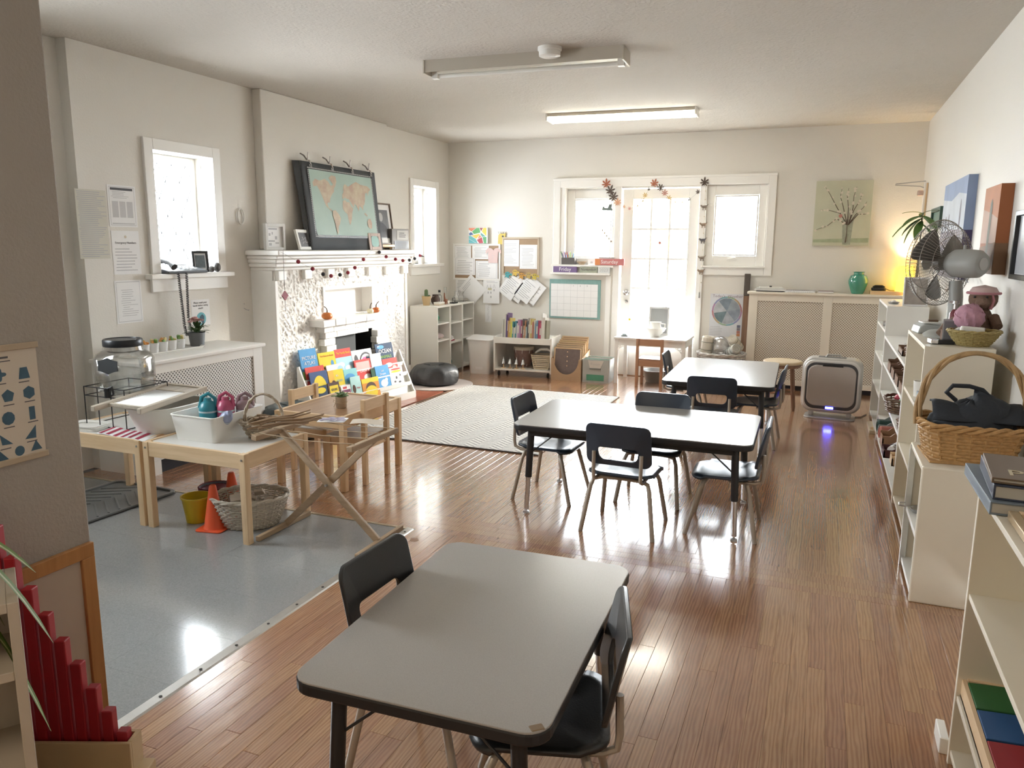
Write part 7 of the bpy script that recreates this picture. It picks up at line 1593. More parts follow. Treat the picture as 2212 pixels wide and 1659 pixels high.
# near bookcase
t = cubby('bookcase', 'cream bookcase in the right foreground with atlases on top', 'bookcase', (.805, 2.268, 0), 1.15, .385, .80, (.03, .195, .495), m_cream, R(-90), .016)
MB().box(1.05, 1.09, -.40, -.385, .0, .04).put('foot', m_white, t)
o = MB().box(-.012, .012, -.05, .05, 0, .05).put('white_doorstop', m_white, None, (.415, 2.345, 0), bev=.003); tag(o, 'small white wedge on the floor beside the near bookcase', 'doorstop')
# tray of colour tablets on the low shelf
t = thing('tablet_tray', 'pale wooden tray lined with green, blue, red and yellow tablets', 'tray', (.432, 2.252, .212))
MB().box(0, .30, -.62, 0, 0, .006).put('base', m_pine_y, t); MB().box(0, .010, -.62, 0, 0, .05).put('side', m_pine_y, t); MB().box(.288, .30, -.62, 0, 0, .055).put('side', m_pine_y, t); MB().box(.012, .288, -.012, 0, 0, .055).put('end', m_pine, t); MB().box(.012, .288, -.62, -.608, 0, .055).put('end', m_pine, t)
for k, (n_, c) in enumerate((('green', (.02, .11, .025)), ('blue', (.012, .07, .20)), ('red', (.26, .008, .012)), ('yellow', (.55, .33, .02)))):
    o = MB().box(0, .262, -.128, 0, 0, .012).put('colour_tablet', mat('tablet_' + n_, c, .6), None, (.444, 2.238 - .135 * k, .252), (0, R(-4), 0), bev=.002)
    tag(o, '%s square tablet in the tray on the near bookcase' % n_, 'tablet', 'colour tablets')
def vol(name, label, loc, w, d, h, rz, cov, pg=None, extra=None):
    t = thing(name, label, 'book', loc, rz)
    MB().box(0, w, 0, d, 0, .004).box(0, w, 0, d, h - .004, h).box(0, .004, 0, d, .003, h - .003).put('cover', cov, t, bev=.001)
    MB().box(.005, w - .005, .005, d - .005, .004, h - .004).put('pages', pg or mat('page_edges', (.52, .50, .44), .8), t)
    return t
vol('atlas', 'large grey-blue atlas lying at the bottom of the pile on the near bookcase', (.405, 2.04, .801), .34, .36, .032, R(0), mat('slate_blue_cover', (.16, .20, .24), .45))
vol('atlas', 'navy book in the middle of the pile on the near bookcase', (.412, 2.06, .834), .30, .30, .036, R(-4), mat('navy_cover', (.035, .045, .075), .4))
t = vol('dictionary', 'brown book with gilt letters on top of the pile', (.408, 2.07, .871), .28, .25, .014, R(-5), mat('brown_cover', (.13, .085, .05), .45))
text('PI', .075, (.035, .06, .0146), mat('gilt', (.50, .42, .26), .4), t, align='LEFT')
t = thing('framed_print', 'wood-framed print lying flat at the edge of the near bookcase', 'picture frame', (.438, 1.60, .801), R(0))
MB().box(0, .022, 0, .42, 0, .022).put('frame_side', mat('gold_edge', (.55, .42, .26), .25, .5), t, bev=.003); MB().box(.27, .29, 0, .42, 0, .022).put('frame_side', m_pine_y, t); MB().box(.022, .27, .398, .42, 0, .022).put('frame_side', m_pine, t); MB().box(.022, .27, 0, .022, 0, .022).put('frame_side', m_pine, t)
MB().box(.022, .27, .022, .398, .004, .01).put('print', mat('dark_green_print', (.04, .075, .06), .5), t)

# big handled basket with a dark bag
t = thing('handled_basket', 'large honey-coloured wicker basket with tall hooped handle on the cupboard', 'basket', (.60, 3.55, .573), R(4))
def sqr(a): return 1 / max(abs(cos(a)), abs(sin(a))) ** .55
rows, NS = 10, 44
for j in range(rows):
    z = .008 + j * .0135; R0 = .150 + .03 * j / rows; ph = (j % 2) * pi
    MB().tube([((R0 + .004 * cos(i * pi + ph)) * sqr(2 * pi * i / NS) * cos(2 * pi * i / NS) * 1.02, (R0 + .004 * cos(i * pi + ph)) * sqr(2 * pi * i / NS) * sin(2 * pi * i / NS) * .86, z) for i in range(NS)], .0075, 6, closed=True).put('weave', m_wickh, t, smooth=True)
for k in range(3): MB().tube([((.187 + .008 * cos(i * .7 + k * 2.1)) * sqr(2 * pi * i / 72) * cos(2 * pi * i / 72) * 1.02, (.187 + .008 * cos(i * .7 + k * 2.1)) * sqr(2 * pi * i / 72) * sin(2 * pi * i / 72) * .86, .148 + .010 * sin(i * .7 + k * 2.1)) for i in range(72)], .008, 6, closed=True).put('rim', m_wickh, t, smooth=True)
MB().box(-.16, .16, -.135, .135, 0, .008).put('base', m_wickh, t)
for i in range(22):
    a = 2 * pi * i / 22
    MB().cyl((.148 * sqr(a) * cos(a) * 1.02, .148 * sqr(a) * sin(a) * .86, .004), (.184 * sqr(a) * cos(a) * 1.02, .184 * sqr(a) * sin(a) * .86, .15), .006, 6).put('stake', m_wickh, t)
for k in range(3): MB().tube([(.195 * cos(a) * (1 + .12 * sin(a)) + .010 * cos(i * .55 + k * 2.1), .010 * sin(i * .55 + k * 2.1), .10 + .335 * sin(a) ** .8) for i, a in enumerate([pi * (.5 + q) / 31 for q in range(31)])], .0085, 7).put('handle', wicker('pale_cane', (.46, .30, .14), 30), t, smooth=True)
rg = random.Random(21)
t = thing('cloth_bag', 'dark navy fabric bag with looped strap spilling over the wicker basket', 'bag', (.60, 3.55, .66))
m_bag = mat('navy_canvas', (.017, .021, .028), .75, bmp=.4, bs=25)
def bagf(u, v):
    a = 2 * pi * u; q = v
    r = (.15 if q < .5 else .15 * (1 - ((q - .5) / .5) ** 1.6)) * (1 + .12 * mn.noise(Vector((3 * cos(a), 3 * sin(a), q * 4))))
    r = max(r, .001)
    z = q * .12 if q < .5 else .06 + .11 * sin((q - .5) * pi) + .02 * mn.noise(Vector((4 * cos(a) * q, 4 * sin(a) * q, 7)))
    return (r * cos(a) * 1.05, r * sin(a) * .82, z + .03 * cos(a) * q)
MB().grid(bagf, 40, 16).put('bag', m_bag, t, smooth=True)
MB().grid(lambda u, v: (-.15 + u * .32, -.11 + v * .15 - .01 * sin(u * 6), .085 + .05 * sin(v * 2.4) + .02 * sin(u * 7 + 1) * v), 16, 8).put('flap', m_bag, t, smooth=True, solid=.006)
MB().tube([(-.06, .0, .15), (-.10, -.02, .185), (-.08, -.03, .215), (-.02, -.02, .215), (.03, .0, .20), (.06, .0, .17)], .009, 8).put('strap', m_bag, t, smooth=True)

# fan, bowl, doll, scale and camera on the cream bookcase
FZ = .9855
t = thing('desk_fan', 'grey oscillating desk fan seen from behind on the cream bookcase', 'fan', (.60, 4.38, FZ), R(45))
m_fan = mat('grey_fan_plastic', (.36, .37, .35), .45, var=.03)
MB().lathe([(.11, 0), (.115, .012), (.09, .03), (.03, .04)], 28).put('base', m_fan, t, smooth=True)
MB().tube([(0, -.02, .03), (0, -.02, .20), (0, -.01, .28)], [.036, .032, .03], 14).put('neck', m_fan, t, smooth=True)
hz = .365
MB().lathe([(.02, -.145), (.052, -.14), (.066, -.12), (.07, -.06), (.068, .0), (.05, .03), (.02, .035)], 24, mt=Matrix.Translation((0, .0, hz)) @ Matrix.Rotation(R(-90), 4, 'X')).put('motor_housing', m_fan, t, smooth=True)
MB().lathe([(.03, -.147), (.03, -.142)], 18, mt=Matrix.Translation((0, 0, hz)) @ Matrix.Rotation(R(-90), 4, 'X')).put('badge', mat('grey_badge', (.5, .5, .48), .4), t)
MB().cyl((0, -.04, hz + .06), (0, -.04, hz + .09), .007, 8).put('oscillation_knob', m_fan, t, smooth=True)
gm = mat('guard_wire', (.30, .28, .25), .4, .3)
GR = .212
gw = MB()
for k in range(72):
    a = 2 * pi * k / 72; c_, s_ = cos(a), sin(a); a2 = a + .18; c2_, s2_ = cos(a2), sin(a2)
    gw.tube([(.055 * c_, .022, hz + .055 * s_), (.13 * c2_, .025, hz + .13 * s2_), (.19 * c2_, .05, hz + .19 * s2_), (GR * c2_, .085, hz + GR * s2_)], .0012, 4)
gw.put('rear_guard', gm, t)
gw = MB()
for k in range(72):
    a = 2 * pi * k / 72; c_, s_ = cos(a), sin(a)
    gw.tube([(.035 * c_, .165, hz + .035 * s_), (.13 * c_, .158, hz + .13 * s_), (.19 * c_, .13, hz + .19 * s_), (GR * c_, .088, hz + GR * s_)], .0012, 4)
gw.put('front_guard', gm, t)
for r_, y in ((GR, .087), (.19, .052), (.13, .027), (.13, .156), (.19, .128)): MB().tube([(r_ * cos(a), y, hz + r_ * sin(a)) for a in [2 * pi * i / 48 for i in range(48)]], .0028 if r_ == GR else .0016, 6, closed=True).put('guard_ring', gm, t, smooth=True)
MB().lathe([(.001, .172), (.03, .17), (.036, .163)], 20, mt=Matrix.Translation((0, 0, hz)) @ Matrix.Rotation(R(-90), 4, 'X')).put('guard_badge', m_fan, t)
bl_m = mat('smoky_blade', (.13, .125, .115), .35)
for k in range(3):
    a0 = k * 2 * pi / 3 + .4
    MB().grid(lambda u, v: ((.03 + .155 * v) * cos(a0 + (u - .5) * (.7 + .9 * v * (1.3 - v))), .092 + (u - .5) * .045, hz + (.03 + .155 * v) * sin(a0 + (u - .5) * (.7 + .9 * v * (1.3 - v)))), 8, 6).put('blade', bl_m, t, smooth=True, solid=.002)
MB().lathe([(.035, .07), (.038, .10), (.02, .125), (.001, .128)], 18, mt=Matrix.Translation((0, 0, hz)) @ Matrix.Rotation(R(-90), 4, 'X')).put('hub', bl_m, t, smooth=True)
t = thing('basket_bowl', 'shallow golden straw bowl of grooming things on the cream bookcase', 'bowl', (.655, 4.03, FZ))
woven(t, (.055, .105, .068), 1.02, .85, wicker('straw', (.42, .33, .13), 120), 9, 18, .004, .007, .003)
o = MB().box(-.05, .05, -.012, .012, 0, .026).put('white_case', m_white, None, (.64, 3.99, FZ + .064), (0, R(4), R(8)), bev=.008); tag(o, 'white oblong box lying across the straw bowl', 'box')
for k in range(3):
    o = MB().tube([(0, 0, 0), (.03, 0, .012), (.06, .005, .005)], [.008, .012, .007], 8).put('comb_piece', mat('pearl_%d' % k, ((.6, .6, .58), (.35, .33, .33), (.55, .5, .45))[k], .4), None, (.565 + .05 * k, 4.02 + .02 * k, FZ + .056), (0, R(-10), R(20 * k)), smooth=True); tag(o, ('pearl white', 'smoke grey', 'beige')[k] + ' comb in the straw bowl', 'comb', 'combs in the straw bowl')
t = thing('soft_toy', 'brown soft toy in a pink bonnet slumped behind the straw bowl', 'soft toy', (.70, 4.22, FZ), R(-20))
m_plush = mat('brown_plush', (.19, .12, .085), .95, bmp=.5, bs=120)
MB().lathe([(.04, 0), (.075, .03), (.07, .09), (.04, .15), (.025, .16)], 20, wob=lambda a, z: 1 + .05 * sin(3 * a)).put('body', m_plush, t, smooth=True)
MB().ball((.01, -.01, .205), .062, 18, sz=.95).ball((.02, -.062, .19), .028, 12, sx=1.2).put('head', m_plush, t, smooth=True)
MB().tube([(-.06, -.02, .12), (-.12, -.05, .07), (-.14, -.08, .03)], [.026, .024, .022], 10).put('arm', m_plush, t, smooth=True); MB().tube([(.06, -.02, .12), (.09, -.06, .08)], [.026, .022], 10).put('arm', m_plush, t, smooth=True)
MB().tube([(-.03, -.03, .03), (-.08, -.09, .03), (-.13, -.11, .03)], [.03, .028, .03], 10).put('leg', m_plush, t, smooth=True); MB().tube([(.04, -.04, .03), (.05, -.1, .03)], [.03, .028], 10).put('leg', m_plush, t, smooth=True)
MB().lathe([(.045, .235), (.06, .225), (.066, .232), (.05, .258), (.001, .27)], 18, (.01, -.01, 0)).put('bonnet', mat('bonnet_pink', (.56, .42, .40), .9), t, smooth=True)
MB().tube([(.045, -.04, .24), (.06, -.05, .20), (.05, -.05, .16)], .008, 6).tube([(.068 * cos(a) + .01, .068 * sin(a) - .01, .232) for a in [2 * pi * i / 24 for i in range(24)]], .006, 6, closed=True).put('ribbon', mat('rose_ribbon', (.48, .22, .25), .8), t, smooth=True)
for s in (-1, 1): MB().ball((.01 + s * .025, -.067, .215), .006, 8).put('eye', m_black, t)
t = thing('bath_puff', 'pink frilly bath puff leaning on the soft toy', 'bath puff', (.64, 4.10, FZ + .062))
m_puff = mat('pink_netting', (.50, .28, .35), .8, var=.3, vs_=40)
rg = random.Random(31)
MB().lathe([(.001, .0)] + [(.062 * sin(pi * i / 14), .062 * (1 - cos(pi * i / 14))) for i in range(1, 14)] + [(.001, .124)], 36, wob=lambda a, z: 1 + .13 * mn.noise(Vector((6 * cos(a), 6 * sin(a), z * 90))) + .06 * sin(11 * a + 60 * z)).put('puff', m_puff, t, smooth=True)
for k in range(10):
    a = rg.random() * 6.28; b = rg.uniform(.3, 2.6)
    MB().grid(lambda u, v: ((.052 + .014 * v) * sin(b + .5 * (u - .5)) * cos(a + (u - .5) * 1.3) , (.052 + .014 * v) * sin(b + .5 * (u - .5)) * sin(a + (u - .5) * 1.3), .062 + (.052 + .014 * v) * cos(b + .5 * (u - .5)) + .003 * sin(u * 30)), 14, 2).put('frill', m_puff, t, smooth=True)
t = thing('lotion_bottle', 'dark red bottle with silver pump behind the bath puff', 'bottle', (.60, 4.24, FZ)); MB().lathe([(.022, 0), (.024, .01), (.024, .13), (.01, .15)], 16).put('body', mat('wine_plastic', (.16, .03, .04), .3), t, smooth=True); MB().lathe([(.008, .15), (.008, .175), (.015, .177), (.015, .19), (.001, .192)], 12).box(-.03, .0, -.005, .005, .18, .188).put('pump', m_steel, t)
t = thing('kitchen_scale', 'flat pale grey scale at the far end of the cream bookcase', 'scale', (.55, 4.58, FZ), R(8)); MB().prism([(-.085, 0), (.085, 0), (.075, .035), (-.055, .05), (-.075, .035)], -.07, .07, 0, Mv).put('body', mat('scale_grey', (.44, .46, .45), .4), t, bev=.006); MB().prism(rrect(.12, .1, .02, 4), .05, .058).put('pan', m_white, t, bev=.003); MB().box(-.025, .025, -.015, .015, .058, .068).put('weight', m_wickd, t, bev=.004)
t = thing('small_gadget', 'small shiny black and silver gadget at the corner of the cream bookcase', 'gadget', (.53, 4.05, FZ), R(10)); MB().box(-.05, .05, -.03, .03, 0, .02).put('case', m_black, t, bev=.005); MB().box(-.052, -.02, -.031, .031, .002, .022).put('chrome_end', m_chrome, t, bev=.004); MB().box(-.015, .045, -.025, .025, .02, .0215).put('screen', mat('dark_screen', (.02, .02, .022), .08), t)
t = thing('grey_card', 'grey upright card behind the gadget on the cream bookcase', 'card', (.56, 4.12, FZ), wrot('S', R(5))); MB().box(-.02, .04, 0, .11, 0, .004).put('card', mat('card_grey', (.35, .35, .36), .6), t); MB().quad(-.015, .035, .01, .1, .0045).put('print', mat('card_dark', (.2, .2, .22), .6), t)
# on top of the tall far bookcase
t = thing('leafy_plant', 'leafy green plant rising behind the fan from the tall bookcase', 'potted plant', (.665, 6.75, 1.0055))
MB().lathe([(.055, 0), (.075, .11), (.078, .12), (.07, .12), (.066, .105), (.001, .105)], 24).put('pot', mat('terracotta', (.34, .16, .09), .7), t, smooth=True)
MB().tube([(0, 0, .1), (.005, 0, .35), (.0, 0, .66)], [.012, .009, .005], 8).put('stem', mat('plant_stem', (.20, .17, .08), .7), t, smooth=True)
lmm = leafmesh(.24, .075, .35, .2, 8).mesh('leaf', mat('avocado_leaf', (.10, .20, .045), .4, var=.3, vs_=10))
for k, (a, e_, s, z) in enumerate(((100, -.35, 1.0, .66), (70, -.7, .85, .64), (130, -.1, .8, .66), (-150, -.25, .9, .66), (0, .1, .5, .68), (160, -.5, .8, .62), (60, -.4, .75, .64), (-120, -.6, .8, .60), (85, .35, .55, .68), (-100, .5, .5, .68))):
    o = bpy.data.objects.new('leaf', lmm); COL.objects.link(o); o.parent = t; o.location = (0, 0, z); o.rotation_euler = (e_, 0, R(a)); o.scale = (s, s, s)
f = framed('framed_picture', 'pink and green print standing on the tall bookcase beside the fan', 'picture frame', 'S', (.635, 6.36, 1.0055), .165, .21, m_paper, .01, lean=R(4)); MB().quad(-.072, .072, .012, .198, .008).put('print', mat('pink_green_print', (.38, .34, .30), .6, var=.6, vs_=12), f)
t = thing('silver_dish', 'small silver dish on the far corner of the tall bookcase', 'dish', (.51, 6.55, 1.0055)); MB().lathe([(.03, 0), (.045, .015), (.042, .016), (.028, .004)], 20).put('dish', m_chrome, t, smooth=True); MB().ball((0, 0, .018), .018, 10, sz=.7).put('contents', m_white, t, smooth=True)

# things standing on the shelves
def basket_s(label, x, y, z, w, d, h, m, rz=0):
    t = thing('shelf_basket', label, 'basket', (x, y, z), R(rz), 'baskets and trays on the low bookcase')
    woven(t, (w * .42, w * .5, h), 1.0, d / w, m, 6, 14, .005, .008, .003)
    return t
def tray_s(label, x, y, z, w, d, h, m):
    t = thing('wooden_tray', label, 'tray', (x, y, z), 0, 'baskets and trays on the low bookcase')
    MB().box(-w / 2, w / 2, -d / 2, d / 2, 0, .006).put('base', m, t)
    for s in (-1, 1):
        MB().prism([(-w / 2, 0), (w / 2, 0), (w / 2, h * .8), (w * .3, h * .8), (w * .2, h), (-w * .2, h), (-w * .3, h * .8), (-w / 2, h * .8)], -.004, .004, 0, Matrix.Translation((0, s * (d / 2 - .004), 0)) @ Matrix.Rotation(R(90), 4, 'X')).put('end', m, t)
        MB().box(-.004, .004, -d / 2, d / 2, 0, h * .65).put('side', m, t, (s * (w / 2 - .004), 0, 0))
    return t
m_walnut = wood('walnut_tray', (.24, .14, .085), (.15, .08, .05), 'X')
lowz = (.791, .5965, .3885, .1985)
basket_s('dark oblong basket on top of the low bookcase, nearer', .56, 4.83, lowz[0], .20, .17, .075, m_wickd); t = tray_s('dark wooden tray on top of the low bookcase, further back', .56, 5.2, lowz[0], .19, .26, .05, m_walnut)
t = thing('glass_cup', 'small glass cup in the dark wooden tray', 'cup', (.545, 5.22, lowz[0] + .006)); MB().lathe([(.03, 0), (.035, .07), (.032, .07), (.027, .006), (.001, .006)], 16).put('cup', m_jar, t, smooth=True); MB().tube([(-.033, 0, .06), (-.055, 0, .05), (-.05, 0, .02), (-.031, 0, .015)], .004, 6).put('handle', m_jar, t)
for k in range(4): tray_s('walnut tray with cut-out handle on the second shelf, %s from the near end' % ('first', 'second', 'third', 'fourth')[k], .56, 4.93 + .29 * k, lowz[1], .2, .22, .085, m_walnut)
basket_s('dark wicker basket of coloured cloths on the third shelf', .545, 5.42, lowz[2], .25, .28, .09, m_wickd)
lump('crimson cloth in the dark wicker basket', 'cloth', (.53, 5.48, lowz[2] + .04), .05, (.45, .03, .06), (1, 1, .7), 'cloth_bundle', 6.1); lump('green cloth in the dark wicker basket', 'cloth', (.54, 5.36, lowz[2] + .04), .045, (.05, .2, .06), (1, 1, .7), 'cloth_bundle', 6.7); lump('white cloth in the dark wicker basket', 'cloth', (.57, 5.44, lowz[2] + .06), .03, (.6, .58, .56), (1, 1, .8), 'cloth_bundle', 7.1)
basket_s('small dark basket with a white card on the third shelf', .53, 4.86, lowz[2], .15, .16, .06, m_wickd)
t = tray_s('deep grey tray of rolled cloths at the bottom of the low bookcase', .53, 5.62, lowz[3], .24, .2, .09, mat('grey_tray2', (.26, .28, .26), .5))
for k, (c, n_) in enumerate((((.035, .075, .065), 'dark green'), ((.45, .17, .13), 'salmon pink'))):
    q = thing('rolled_mat', '%s rolled mat at the bottom of the low bookcase' % n_, 'mat', (.48 + .0 * k, 5.60 - .19 * k, lowz[3] + .05), (0, R(90), R(8)), 'rolled mats'); MB().cyl((0, 0, -.07), (0, 0, .15), .04, 16).put('roll', mat('mat_' + n_, c, .9), q, smooth=True, bev=.006); MB().tube([((.036 * (1 - i / 30)) * cos(i * .6), (.036 * (1 - i / 30)) * sin(i * .6), -.072) for i in range(26)], .003, 4).put('rolled_edge', mat('mat_' + n_, c, .9), q)
tray_s('copper brown tub-like tray at the bottom of the low bookcase', .52, 5.24, lowz[3], .22, .18, .1, mat('copper_tray', (.34, .19, .10), .5))
t = tray_s('dark maroon tray with white roll at the bottom of the low bookcase', .515, 5.0, lowz[3], .22, .16, .06, mat('maroon_tray', (.08, .025, .025), .5))
q = thing('paper_roll', 'white paper roll tied with a black band in the maroon tray', 'roll', (.47, 5.0, lowz[3] + .05), (0, R(90), R(70))); MB().cyl((0, 0, -.075), (0, 0, .075), .022, 14).put('roll', m_paper, q, smooth=True); MB().cyl((0, 0, -.03), (0, 0, -.02), .0228, 14).put('band', m_black, q)
lump('pale pink cloth beside the white roll', 'cloth', (.54, 4.98, lowz[3] + .03), .04, (.55, .36, .36), (1, 1, .6), 'cloth_bundle', 7.7)
tray_s('little pine box at the near bottom of the low bookcase', .515, 4.80, lowz[3], .16, .12, .07, m_pine)
# cream bookcase and far bookcase fillings
vol('shelf_book', 'black book lying on the cream bookcase shelf', (.47, 4.05, .679), .22, .17, .03, 0, m_black); vol('shelf_book', 'blue-grey book on top of black book in the cream bookcase', (.475, 4.05, .7095), .2, .16, .022, R(3), mat('slate_blue_cover', (.16, .20, .24), .45))
q = thing('white_mug', 'white mug on the cream bookcase shelf', 'mug', (.50, 4.35, .679)); MB().lathe([(.03, 0), (.036, .08), (.033, .08), (.027, .006), (.001, .006)], 18).put('mug', m_white, q, smooth=True); MB().tube([(0, -.034, .065), (0, -.058, .055), (0, -.054, .025), (0, -.032, .02)], .005, 6).put('handle', m_white, q)
q = thing('black_camera', 'small black camera-like box on the tall bookcase shelf', 'camera', (.52, 6.6, .819)); MB().box(-.04, .04, -.05, .05, 0, .06).put('body', m_black, q, bev=.006); MB().cyl((-.04, 0, .03), (-.065, 0, .03), .022, 16).put('lens', m_steel, q, smooth=True)
q = thing('white_dish', 'white dish on the second shelf of the tall bookcase', 'dish', (.53, 6.65, .569)); MB().lathe([(.04, 0), (.07, .03), (.066, .03), (.036, .005), (.001, .005)], 20).put('dish', m_white, q, smooth=True); MB().lathe([(.04, 0), (.04, .004)], 20).put('foot', m_white, q)
q = thing('jar', 'small clear jar near the bottom of the tall bookcase', 'jar', (.53, 6.55, .319)); MB().lathe([(.035, 0), (.035, .09), (.03, .1)], 18).put('glass', m_jar, q, smooth=True); MB().lathe([(.032, .1), (.032, .115), (.001, .115)], 18).put('lid', m_white, q)
q = thing('pine_board', 'short pale plank on the floor in front of the tall bookcase', 'plank', (.445, 6.62, .0)); MB().box(-.03, .03, -.18, .18, 0, .03).put('board', mat('pale_ply', (.66, .58, .42), .6), q, bev=.003); MB().box(-.02, .0, -.15, -.13, .03, .05).put('peg', m_pine, q)
q = thing('glass_tray', 'little dish of metal bits on the cupboard shelf', 'dish', (.47, 3.66, .281)); MB().lathe([(.03, 0), (.045, .02), (.042, .02), (.028, .004)], 18).put('dish', m_steel, q, smooth=True); MB().ball((0, 0, .012), .014, 8).put('contents', m_black, q)

# ---- pictures on the right wall
XW = XR - .001
def canvas(label, y0, y1, z0, z1, dp, base_c, bits, name='canvas_painting'):
    """y0 far edge, y1 near edge; local x runs towards the camera"""
    t = thing(name, label, 'painting', (XW, y0, z0), wrot('W'))
    w, h = y0 - y1, z1 - z0
    MB().box(0, w, 0, h, 0, dp).put('canvas', base_c, t)
    for i, (m_, pts) in enumerate(bits): MB().poly([(a * w, b * h) for a, b in pts], dp + .0006 + .0004 * i).put('painted_area', m_, t)
    return t
lv, sk, dk, pk = mat('lavender_grey', (.30, .27, .30), .7, var=.2, vs_=9), mat('pale_cloud', (.50, .54, .60), .7, var=.25, vs_=5), mat('dark_cypress', (.16, .15, .18), .7), mat('sky_blue_paint', (.25, .32, .48), .7, var=.2, vs_=5)
t = canvas('tall canvas of a lavender field under a blue sky', 6.38, 5.40, 1.235, 1.86, .05, mat('violet_edge', (.055, .045, .11), .6), [(pk, [(0, .48), (1, .48), (1, 1), (0, 1)]), (sk, [(0, .48), (1, .48), (1, .82), (.7, .86), (.4, .80), (0, .84)]), (lv, [(0, 0), (1, 0), (1, .48), (.5, .5), (0, .46)]), (dk, El(.82, .62, .03, .17)), (dk, El(.35, .56, .022, .11)), (dk, El(.22, .56, .02, .09)), (dk, El(.08, .55, .02, .09))] + [(dk, [(.5 + (k - 3.5) * .03, .47), (.5 + (k - 3.5) * .034, .47), (.5 + (k - 3.5) * .27, 0), (.5 + (k - 3.5) * .25, 0)]) for k in range(8)])
MB().box(.98 * .0 + .981, .983, .0, .625, .0, .05).put('painted_edge', mat('violet_edge', (.055, .045, .11), .6), t)
MB().box(.9805, .9845, .30, .625, .0, .0505).put('painted_edge_sky', pk, t)
rst, drs, snd = mat('rust_orange', (.42, .16, .06), .7, var=.2, vs_=6), mat('dusk_brown', (.20, .11, .06), .7, var=.3), mat('dusty_peach', (.46, .30, .22), .7, var=.2)
t = canvas('narrow orange canvas of a lone desert cactus', 4.75, 4.36, 1.30, 1.73, .055, mat('rust_edge', (.32, .11, .04), .7), [(rst, [(0, .55), (1, .55), (1, 1), (0, 1)]), (snd, [(0, .35), (1, .35), (1, .62), (.5, .7), (0, .75)]), (drs, [(0, 0), (1, 0), (1, .36), (0, .30)]), (mat('cactus_paint', (.13, .12, .08), .7), [(.42, .12), (.56, .12), (.6, .8), (.52, .86), (.46, .8)])])
MB().box(.39, .3925, .0, .15, 0, .0555).put('painted_edge', drs, t)
f = framed('wall_picture', 'black-framed sheet at the right edge of the wall', 'picture frame', 'W', (XW, 3.92, 1.29), .40, .30, m_black, .022, .03); MB().quad(-.175, .175, .025, .275, .0125).put('print', mat('pale_print2', (.5, .52, .55), .4, var=.2), f)
f = framed('green_picture', 'small dark green picture behind the leafy plant', 'picture frame', 'W', (XW, 7.0, 1.58), .55, .16, mat('forest_green', (.05, .10, .08), .5), .03, .03); MB().quad(-.24, .24, .03, .13, .0125).put('print', mat('green_print', (.12, .2, .16), .5, var=.3), f)
for k, (y, z) in enumerate(((3.5, 1.05), (3.28, .98))):
    sheet('faint pencil drawing taped on the right wall, %s' % ('nearer the fan' if k == 0 else 'nearer the camera'), 'W', (XW - .0, y, z), .2, .27, 5, seed=70 + k, m=mat('thin_paper', (.72, .70, .67), .8), group='pencil drawings', t=.08)

# ================================================================ near left: rods, framed board, shelf, plant, shapes poster
t = thing('framed_board', 'wood-framed cork-white board leaning on the partition behind the red rods', 'board', (-1.8605, 1.20, .0), wrot('E'))
m_fr = wood('orange_pine', (.46, .24, .09), (.36, .17, .06), 'Y')
for a in ((-.30, .262, .555, .595), (-.30, .262, 0, .04), (.222, .262, .04, .555), (-.30, -.26, .04, .555)): MB().box(a[0], a[1], a[2], a[3], 0, .016).put('frame_side', m_fr, t, bev=.002)
MB().box(-.26, .222, .04, .555, 0, .006).put('panel', mat('buff_panel', (.48, .43, .36), .7), t)
t = thing('shapes_poster', 'poster of blue geometric shapes hung on the near partition', 'poster', (-1.861, 1.235, .875), wrot('E'))
MB().box(-.16, .125, 0, .285, 0, .0015).put('sheet', mat('poster_cream', (.62, .56, .48), .8), t)
for y in (-.006, .28): MB().box(-.165, .13, y, y + .016, 0, .006).put('hanger_strip', mat('tan_strip', (.46, .38, .28), .7), t, bev=.002)
m_sh = mat('shape_blue', (.055, .12, .18), .7, var=.2, vs_=60)
ng = lambda n, r, a0=90, sy=1: [(r * cos(R(a0) + 2 * pi * i / n), r * sy * sin(R(a0) + 2 * pi * i / n)) for i in range(n)]
quatre = [(.010 * cos(a) * (1.25 + .45 * cos(4 * a)), .010 * sin(a) * (1.25 + .45 * cos(4 * a))) for a in [2 * pi * i / 32 for i in range(32)]]
shp = [(-.025, .223, ng(20, .014, sy=1.25)), (.025, .223, quatre), (.085, .22, [(-.013, -.015), (.017, -.015), (.011, .014), (-.008, .014)]), (-.03, .165, [(-.02, -.011), (.016, -.011), (.022, .011), (-.012, .011)]), (.04, .168, ng(5, .017)), (.095, .168, ng(6, .017, 30)), (-.02, .115, ng(8, .017)), (.035, .112, ng(10, .017)), (.098, .114, [(-.008, -.017), (.008, -.017), (.008, .017), (-.008, .017)]), (-.04, .062, ng(3, .015)), (.02, .06, [(-.012, .016), (-.008, -.012), (.02, -.014)]), (.09, .064, [(-.018, -.014), (.012, -.016), (.014, .018)]), (-.04, .02, ng(3, .014)), (.005, .024, [(-.012, -.018), (.02, -.014), (-.008, .02)]), (.055, .024, ng(18, .013)), (.1, .025, ng(3, .018)), (-.08, .222, ng(3, .016)), (-.085, .167, ng(4, .017)), (-.085, .114, ng(7, .016)), (-.09, .06, ng(3, .016))]
lb = MB()
for (x, y, q) in shp:
    MB().poly([(x + a, y + b) for a, b in q], .0018).put('blue_shape', m_sh, t); lb.quad(x - .014, x + .014, y - .024, y - .0215, .0018)
lb.quad(-.07, .05, .262, .267, .0018).quad(-.06, .055, .254, .2565, .0018)
lb.put('captions', m_ink, t)
